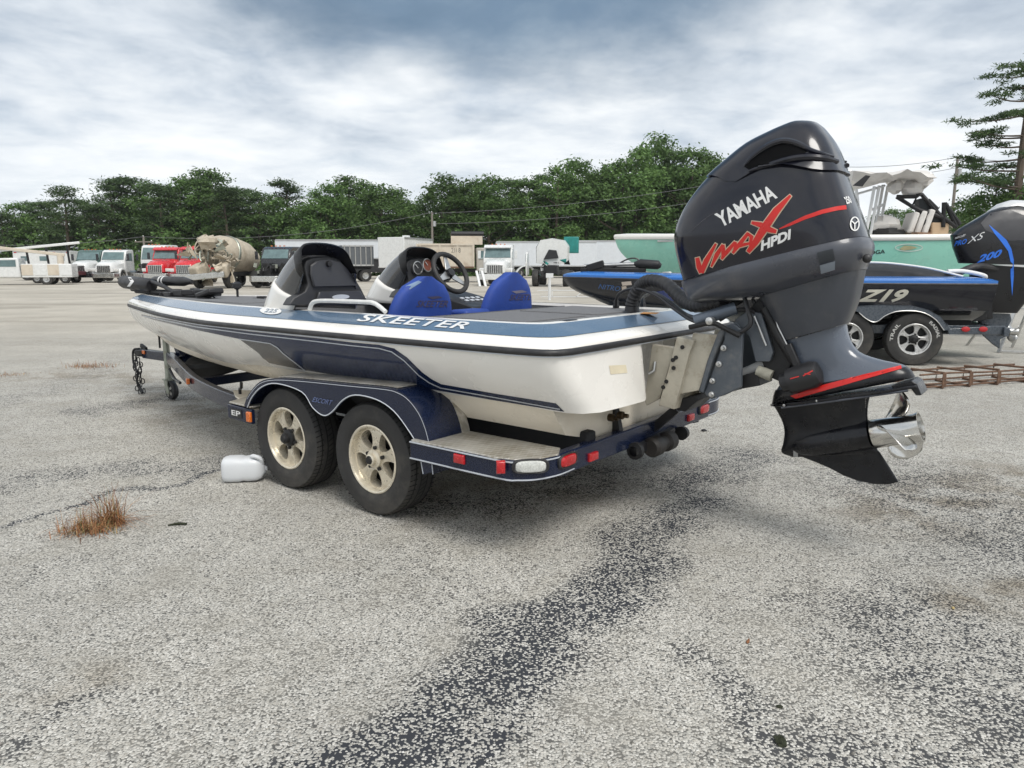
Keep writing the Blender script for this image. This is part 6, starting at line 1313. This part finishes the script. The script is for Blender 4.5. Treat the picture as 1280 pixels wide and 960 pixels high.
# utility truck with a bucket boom, ambulance and low trailer at the far left
ut = thing('bucket_truck', 'white utility pickup with a folded lift boom over its bed', 'truck', far(12, 52), math.radians(200))
m_ = MB(); m_.prism_xz([(2.3, .5), (2.35, 1.05), (1.2, 1.25), (.6, 1.85), (-.9, 1.9), (-1.0, .5)], -.95, .95); cb_ = m_.build('cab', tw, ut, bevel=.1, bseg=3)
for s in (1, -1): m_ = MB(); m_.prism_xz([(.95, 1.28), (.5, 1.72), (-.75, 1.74), (-.75, 1.28)], .93*s, .97*s); m_.build('side_window', glass_m, cb_)
m_ = MB(); m_.add([(1.2, -.8, 1.29), (1.2, .8, 1.29), (.66, .75, 1.82), (.66, -.75, 1.82)], [(0, 1, 2, 3)]); m_.build('windshield', glass_m, cb_, solid=.04)
m_ = MB(); m_.box((2.36, 0, .78), (.06, 1.5, .36)); m_.build('grille', grille_m, ut)
m_ = MB(); m_.box((2.42, 0, .48), (.14, 1.9, .2)); m_.build('bumper', tbk, ut, bevel=.03)
m_ = MB(); m_.box((-2.6, 0, 1.0), (3.1, 2.0, .95)); sb = m_.build('service_body', tw, ut, bevel=.03)
for s in (1, -1):
    for k in range(4): m_ = MB(); m_.box((-3.8+.8*k, 1.01*s, 1.05), (.7, .03, .75)); m_.build('locker_door', cream if k % 2 else tw, sb, bevel=.01)
    for x in (1.5, -2.5): simple_wheel(ut, x, .85*s, .4, .26)
m_ = MB(); m_.tube([(-3.3, 0, 1.4), (-3.3, 0, 2.15)], .22, 12); m_.build('boom_turret', cream, ut)
m_ = MB(); m_.beam((-3.6, 0, 2.1), (.4, .5, 2.6), .2, .22); m_.build('lower_boom', cream, ut, bevel=.03)
m_ = MB(); m_.beam((-4.6, -.1, 3.0), (.3, .3, 2.4), .16, .18); m_.build('upper_boom', tw, ut, bevel=.03)
ab = box_body('white ambulance box with a blue stripe behind the bucket truck', 'ambulance', 62, 67, 12, 4.6, 2.3, 1.9, .75, tw, name='ambulance', wheels=(-1.4, 1.5))
m_ = MB(); m_.box((0, -1.165, 1.35), (4.55, .02, .16)); m_.build('blue_stripe', mat('ambulance_blue', (.03, .09, .35), .4), ab)
for x in (-1.4, .1, 1.5): m_ = MB(); m_.box((x, -1.165, 1.95), (.6, .02, .4)); m_.build('window', glass_m, ab)
for x in (-2.1, -.6, 1.0, 2.1): m_ = MB(); m_.box((x, -1.17, 2.5), (.2, .04, .12)); m_.build('warning_lamp', red_l, ab)
lt = thing('flatbed_trailer', 'low dark red flatbed trailer in front of the ambulance', 'trailer', far(72, 57), math.radians(8))
m_ = MB(); m_.box((0, 0, .75), (3.4, 2.2, .3)); m_.build('bed', mat('maroon', (.10, .02, .025), .6), lt, bevel=.02)
m_ = MB(); m_.box((.3, -.3, 1.15), (1.2, 1.0, .5)); m_.build('load_box', mat('maroon_box', (.14, .04, .04), .6), lt, bevel=.03)
for x in (-1.4, 0, 1.5): m_ = MB(); m_.beam((x, -1.0, .8), (x-.15, -1.0, 2.9), .12, .12); m_.build('stake', dark_m, lt)
for s in (1, -1):
    for x in (-1.0, 1.0): simple_wheel(lt, x, .9*s, .36, .25)
# pale frames lying behind the bass boat, by the blue boat's bow
wf = thing('pipe_rack', 'low white pipe rack on the ground behind the blue boat bow', 'rack', ground_at(715, 372), 0)
L0 = wf.location
for a, b in (((672, 364), (760, 364)), ((676, 378), (768, 378)), ((720, 378), (730, 364)), ((738, 378), (729, 364)), ((690, 378), (690, 364)), ((756, 378), (750, 364))):
    pa = ground_at(a[0], 378); pa.y = L0.y; qa, qb = at_depth(*a, L0.y), at_depth(*b, L0.y)
    z0 = max(.03, 0); 
    for q in (qa, qb): q.z = .04 if q.z < at_depth(700, 371, L0.y).z else .32
    m_ = MB(); m_.beam(qa-L0, qb-L0, .035, .035); m_.build('rack_pipe', pipe_w, wf)
p_ = at_depth(687, 348, 30); t = thing('steel_post', 'thin white steel post standing before the smashed white truck', 'post', (p_.x, 30, 0), 0); m_ = MB(); m_.tube([(0, 0, 0), (0, 0, 1.0)], .06, 8); m_.build('post_pipe', pipe_w, t); m_ = MB(); m_.box((0, 0, 1.0), (.3, .12, .18)); m_.build('post_cap', pipe_w, t)

# ------------------------------------------------------------------ trees
leaf_ms = []
def leaf_mat(name, a, b, c):
    m = bpy.data.materials.new(name); m.use_nodes = True; nt = m.node_tree; p = nt.nodes['Principled BSDF']
    gi = nd(nt, 'ShaderNodeNewGeometry'); oi = nd(nt, 'ShaderNodeObjectInfo')
    tcv = nd(nt, 'ShaderNodeTexCoord').outputs['Object']
    ns = nd(nt, 'ShaderNodeTexNoise', {'Vector': tcv, 'Scale': 7., 'Detail': 2.}).outputs[0]
    f = math_n(nt, 'ADD', math_n(nt, 'MULTIPLY', gi.outputs['Random Per Island'], .5), math_n(nt, 'MULTIPLY', ns, .6))
    col = ramp(nt, f, [(.15, a), (.5, b), (.9, c)])
    k = maprange(nt, oi.outputs['Random'], 0, 1, .75, 1.35, False)
    col = nd(nt, 'ShaderNodeVectorMath', {0: col, 3: k}, operation='SCALE').outputs[0]
    nt.links.new(col, p.inputs['Base Color']); p.inputs['Roughness'].default_value = .6; p.inputs['Specular IOR Level'].default_value = .25
    tl = nd(nt, 'ShaderNodeBsdfTranslucent', {'Color': col}); mx_ = nd(nt, 'ShaderNodeMixShader', {0: .35, 1: p.outputs[0], 2: tl.outputs[0]})
    nt.links.new(mx_.outputs[0], nt.nodes['Material Output'].inputs[0]); return m
lm_oak = leaf_mat('leaf_broad', (.040, .080, .024), (.085, .155, .045), (.14, .225, .068))
lm_pine = leaf_mat('leaf_pine', (.032, .060, .026), (.064, .108, .042), (.105, .16, .058))
bark = mat('bark', (.11, .085, .065), .9, noise=.35, nscale=10, bump=.5, bscale=14)
def crown_mesh(name, seed, kind, n_cl, n_lf, m, size=.018):
    rn = np.random.RandomState(seed); V = []; Fc = []
    for c in range(n_cl):
        if kind == 'oak':
            t = rn.uniform(.10, 1.0); rad = .27*math.sin(math.pi*min(1, .22+.76*t))**.7; a = rn.uniform(0, 6.28); r = rad*math.sqrt(rn.uniform(.1, 1.))*rn.uniform(.8, 1.15)
            cen = np.array([r*math.cos(a), r*math.sin(a), t*.93+.02]); cr = np.array([rn.uniform(.055, .105), rn.uniform(.055, .105), rn.uniform(.035, .065)])
        else:
            t = rn.uniform(.22, 1.0)**.8; rad = .20*(1.05-t)**.55+.02; a = rn.uniform(0, 6.28); r = rad*rn.uniform(.35, 1.)
            cen = np.array([r*math.cos(a), r*math.sin(a), t*.95+.02]); cr = np.array([rn.uniform(.05, .085), rn.uniform(.05, .085), rn.uniform(.022, .04)])
        d = rn.normal(size=(n_lf, 3)); d /= np.linalg.norm(d, axis=1)[:, None]; rr_ = rn.uniform(.25, 1., (n_lf, 1))**.5
        P = cen+d*rr_*cr*(1+.35*rn.normal(size=(n_lf, 1)))
        nrm = d*.7+rn.normal(size=(n_lf, 3))*.6+np.array([0, 0, .4]); nrm /= np.linalg.norm(nrm, axis=1)[:, None]
        u = np.cross(nrm, rn.normal(size=(n_lf, 3))); u /= np.linalg.norm(u, axis=1)[:, None]; w = np.cross(nrm, u)
        s = size*rn.uniform(.5, 1.15, (n_lf, 1)); asp = .45 if kind == 'oak' else .28
        b = len(V); V += np.stack([P-u*s, P+w*s*asp, P+u*s, P-w*s*asp], 1).reshape(-1, 3).tolist(); Fc += [(b+4*i, b+4*i+1, b+4*i+2, b+4*i+3) for i in range(n_lf)]
    me = bpy.data.meshes.new(name); me.from_pydata(V, [], Fc); me.materials.append(m); return me
def trunk_mesh(name, seed, kind, lean=.02):
    rn = random.Random(seed); m_ = MB(); top = Vector((rn.uniform(-lean, lean), rn.uniform(-lean, lean), .86))
    m_.tube([(0, 0, -.005), top*.3, top*.65, top], [.017, .013, .009, .003], 8, smooth=3)
    for k in range(11 if kind == 'oak' else 16):
        t = rn.uniform(.25, .8) if kind == 'oak' else rn.uniform(.35, .95); p = top*t; a = rn.uniform(0, 6.28); L = (.2*(1.1-t)+.08) if kind == 'oak' else .20*(1.05-t)**.55
        m_.tube([p, p+Vector((math.cos(a)*L*.5, math.sin(a)*L*.5, L*.25)), p+Vector((math.cos(a)*L, math.sin(a)*L, L*(.55 if kind == 'oak' else .2)))], [.006, .004, .0015], 5, smooth=2)
    o = m_.build(name, bark, None); me = o.data; bpy.data.objects.remove(o); return me
OAK = [(crown_mesh('broad_crown', 10+k, 'oak', 70, 105, lm_oak, .0165), trunk_mesh('broad_trunk', k, 'oak')) for k in range(5)]
PINE = [(crown_mesh('pine_crown', 30+k, 'pine', 62, 85, lm_pine, .017), trunk_mesh('pine_trunk', 20+k, 'pine')) for k in range(4)]
def open_pine(seed, n_br):
    rn = np.random.RandomState(seed); tr_ = MB(); top = Vector((.02, 0, .97)); V = []; Fc = []
    tr_.tube([(0, 0, -.005), top*.3+Vector((.008, 0, 0)), top*.65, top], [.016, .012, .008, .002], 8, smooth=3)
    for k in range(n_br):
        t = .36+.62*(k+rn.uniform(0, .8))/n_br; a = rn.uniform(0, 6.28); L = (.21*(1.10-t)**.45)*rn.uniform(.45, 1.2); p = top*t
        d = np.array([math.cos(a), math.sin(a), 0]); e = Vector(np.array(p)+d*L+np.array([0, 0, L*rn.uniform(.0, .3)])); mid_ = (p+e)/2+Vector((0, 0, -.01))
        tr_.tube([p, mid_, e], [.0045, .003, .001], 5, smooth=2)
        for q in range(int(3+L*22)):
            f = rn.uniform(.5, 1.08); cen = np.array(p)*(1-f)+np.array(e)*f+rn.normal(size=3)*np.array([.016, .016, .006]); n = 70
            dd = rn.normal(size=(n, 3)); dd /= np.linalg.norm(dd, axis=1)[:, None]; P = cen+dd*rn.uniform(.2, 1, (n, 1))*np.array([.030, .030, .014])
            u = dd*.8+rn.normal(size=(n, 3))*.5; u /= np.linalg.norm(u, axis=1)[:, None]; w = np.cross(u, rn.normal(size=(n, 3))); w /= np.linalg.norm(w, axis=1)[:, None]; s = rn.uniform(.005, .011, (n, 1))
            b = len(V); V += np.stack([P-u*s, P+w*s*.22, P+u*s, P-w*s*.22], 1).reshape(-1, 3).tolist(); Fc += [(b+4*i, b+4*i+1, b+4*i+2, b+4*i+3) for i in range(n)]
    me = bpy.data.meshes.new('open_crown'); me.from_pydata(V, [], Fc); me.materials.append(lm_pine); o = tr_.build('open_trunk', bark, None); tm_ = o.data; bpy.data.objects.remove(o); return me, tm_
PINE += [open_pine(5, 28), open_pine(9, 30)]
def tree(kind, k, pos, H, wid, rot, label, group, name):
    t = thing(name, label, 'tree', pos, rot, group); t.scale = (H*wid, H*wid, H)
    cm, tm_ = (OAK if kind == 'oak' else PINE)[k % (5 if kind == 'oak' else 4) if k < 100 else k-100+4]
    for nm, me in (('trunk', tm_), ('crown', cm)):
        o = bpy.data.objects.new(nm, me); C.objects.link(o); o.parent = t
    return t
tops = [(-40, 275), (0, 268), (40, 250), (90, 243), (125, 255), (160, 228), (200, 235), (250, 221), (300, 232), (345, 236), (390, 246), (430, 229), (470, 235), (515, 243), (560, 228), (605, 213), (650, 228), (700, 214), (745, 205), (790, 197), (830, 181), (865, 197), (900, 215), (960, 232), (1040, 240)]
rn = random.Random(77)
def behind(px):
    for lim, nm in ((60, 'the bucket truck'), (100, 'the ambulance'), (165, 'the white day cab truck'), (205, 'the wrecked white sleeper truck'), (250, 'the red semi trucks'), (310, 'the mixer truck'), (380, 'the black sleeper truck'), (440, 'the bass boat passenger console'), (490, 'the long pale trailer'), (530, 'the white box truck'), (590, 'the cream dump truck'), (650, 'the facing white truck'), (720, 'the smashed white truck'), (775, 'the pale long trailer'), (850, 'the mint green bow')):
        if px < lim: return nm
    return 'the large outboard'
px = -190
while px < 1030:
    yt = np.interp(px, [t[0] for t in tops], [t[1] for t in tops])+rn.uniform(-8, 13)
    Y = rn.uniform(92, 99); H = (330-yt)*Y/FPX+1.5
    pine = rn.random() < (.55 if px < 420 else .15)
    tree('pine' if pine else 'oak', rn.randrange(20), far(px, Y), H*1.03, rn.uniform(.95, 1.2)*(1.0 if not pine else 1.15)*min(1.25, 12/H+.25), rn.uniform(0, 6.28), ('dark pine' if pine else 'leafy green tree')+' in the front of the tree line behind '+behind(px), 'pines of the far tree line' if pine else 'broadleaf trees of the far tree line', 'pine_tree' if pine else 'broadleaf_tree')
    px += rn.uniform(16, 23)
px = -200
while px < 1040:
    yt = np.interp(px, [t[0] for t in tops], [t[1] for t in tops])+rn.uniform(10, 32)
    Y = rn.uniform(106, 114); H = (330-yt)*Y/FPX+1.5
    tree('oak', rn.randrange(20), far(px, Y), H, rn.uniform(1.05, 1.3), rn.uniform(0, 6.28), 'green tree in the second row of the tree line behind '+behind(px), 'trees of the second row', 'broadleaf_tree'); px += rn.uniform(22, 30)
for px, yt, Y in ((1090, 268, 130), (1108, 262, 128), (1126, 264, 132), (1146, 270, 130), (1166, 272, 131), (1200, 262, 125), (1222, 258, 122), (1188, 270, 128), (1245, 256, 124), (1270, 258, 126), (1300, 255, 124), (1335, 258, 126), (1370, 256, 122), (1405, 258, 125)):
    H = (330-yt)*Y/FPX+1.5; tree('oak', px % 5, far(px, Y), H, 1.35, px, 'low distant tree beyond the mint green boat and the lone pine', 'low distant trees beyond the boats', 'broadleaf_tree')
tree('pine', 100, far(1258, 50), (330-84)*50/FPX+1.5+.6, 1.5, .8, 'tall lone pine with open branches beside the utility pole', None, 'pine_tree')
tree('pine', 101, far(1302, 56), (330-150)*56/FPX+1.5, 1.3, 2.1, 'shorter pine growing against the lone pine', None, 'pine_tree')
for k, (px, yt, Y) in enumerate(((1232, 208, 52), (1285, 215, 50))):
    tree('oak', k+2, far(px, Y), (330-yt)*Y/FPX+1.5, 1.15, k*1.3, ('young leafy tree at the foot of the lone pine, nearer the utility pole', 'leafy tree at the foot of the lone pine, away from the pole')[k], None, 'broadleaf_tree')
# undergrowth along the foot of the tree line
rs = np.random.RandomState(4); n = 26000
X = rs.uniform(-92, 48, n); Yv = rs.uniform(89, 94, n)+2*np.sin(X*.3); Z = rs.uniform(0, 1, n)**1.2*(3.4+1.6*np.sin(X*.7)+1.2*np.sin(X*1.9+1)); P = np.stack([X, Yv, Z], 1)
u = rs.normal(size=(n, 3)); u /= np.linalg.norm(u, axis=1)[:, None]; w = np.cross(u, rs.normal(size=(n, 3))); w /= np.linalg.norm(w, axis=1)[:, None]; s = rs.uniform(.15, .38, (n, 1))
me = bpy.data.meshes.new('undergrowth'); me.from_pydata(np.stack([P-u*s, P+w*s*.5, P+u*s, P-w*s*.5], 1).reshape(-1, 3).tolist(), [], [(4*i, 4*i+1, 4*i+2, 4*i+3) for i in range(n)]); me.materials.append(lm_oak)
o_ = bpy.data.objects.new('undergrowth', me); C.objects.link(o_); o_['kind'] = 'stuff'; o_['label'] = 'dense green undergrowth along the foot of the tree line'
# utility poles and wires
pole_m = mat('pole_wood', (.20, .18, .155), .9, noise=.2, nscale=12)
def pole(px, ytop, Y, label, arm=True, zb=0):
    p = far(px, Y); H = (330-ytop)*Y/FPX+1.4656; t = thing('utility_pole', label, 'utility pole', p, .1)
    m_ = MB(); m_.tube([(0, 0, 0), (.03, 0, H)], [.17, .11], 10); m_.build('pole_shaft', pole_m, t)
    if arm: m_ = MB(); m_.box((0, 0, H-.6), (2.0, .1, .12)); ao = m_.build('crossarm', pole_m, t)
    for x in (-.9, 0, .9): m_ = MB(); m_.lathe([(.05, 0), (.07, .06), (.04, .14), (0, .16)], (x, 0, H-.54 if x else H), (0, 0, 1), 8); m_.build('insulator', alu, t)
    if not arm: m_ = MB(); m_.lathe([(0, 0), (.2, .02), (.2, .6), (0, .65)], (.3, 0, H-1.6), (0, 0, 1), 10); m_.build('transformer', alu, t)
    return Vector((p.x, p.y, H))
A = pole(183, 297, 88, 'thin wooden utility pole with a crossarm above the wrecked white sleeper truck'); B = pole(541, 268, 86, 'slim pale utility pole rising behind the cream dump truck', False); D = pole(1182, 203, 66, 'tall grey utility pole behind the mint green boat', False)
def wire(a, b, sag, label):
    P = [a+(b-a)*(k/14)+Vector((0, 0, -4*sag*(k/14)*(1-k/14))) for k in range(15)]; m_ = MB(); o0 = a
    m_.tube([p-o0 for p in P], .022, 4); o_ = m_.build('power_line', mat('wire_grey', (.16, .16, .165), .6), None); o_.location = o0; tag(o_, label, 'wire')
wire(A, B, 1.2, 'power line strung between the crossarm pole and the slim pale pole')
wire(B+Vector((0, 0, -.1)), Vector((34, 84, 12.5)), 1.0, 'power line running from the slim pale pole in front of the trees')
wire(B+Vector((0, 0, -1.3)), Vector((34, 84, 10.6)), 1.0, 'lower power line running from the slim pale pole in front of the trees')
wire(A, Vector((-75, 88, A.z)), 1.0, 'power line running from the crossarm pole past the ambulance')
wire(D, Vector((20, 62, D.z-.6)), .8, 'power line running from the tall grey pole behind the outboard')
wire(D+Vector((0, 0, -.9)), Vector((20, 62, D.z-1.6)), .8, 'lower power line running from the tall grey pole behind the outboard')
wire(D, Vector((75, 68, D.z)), .8, 'power line running from the tall grey pole past the lone pine')

# thin humid air over the lot
hzm = bpy.data.materials.new('humid_air'); hzm.use_nodes = True; t_ = hzm.node_tree; t_.nodes.clear()
pv = nd(t_, 'ShaderNodeVolumePrincipled', {'Color': (.93, .95, .97, 1), 'Density': .00022, 'Anisotropy': .2}); t_.links.new(pv.outputs[0], nd(t_, 'ShaderNodeOutputMaterial').inputs['Volume'])
m_ = MB(); m_.box((0, 60, 12), (420, 260, 26)); hz_o = m_.build('haze', hzm, None, smooth=0, kind='stuff'); hz_o['label'] = 'thin humid air over the whole lot'
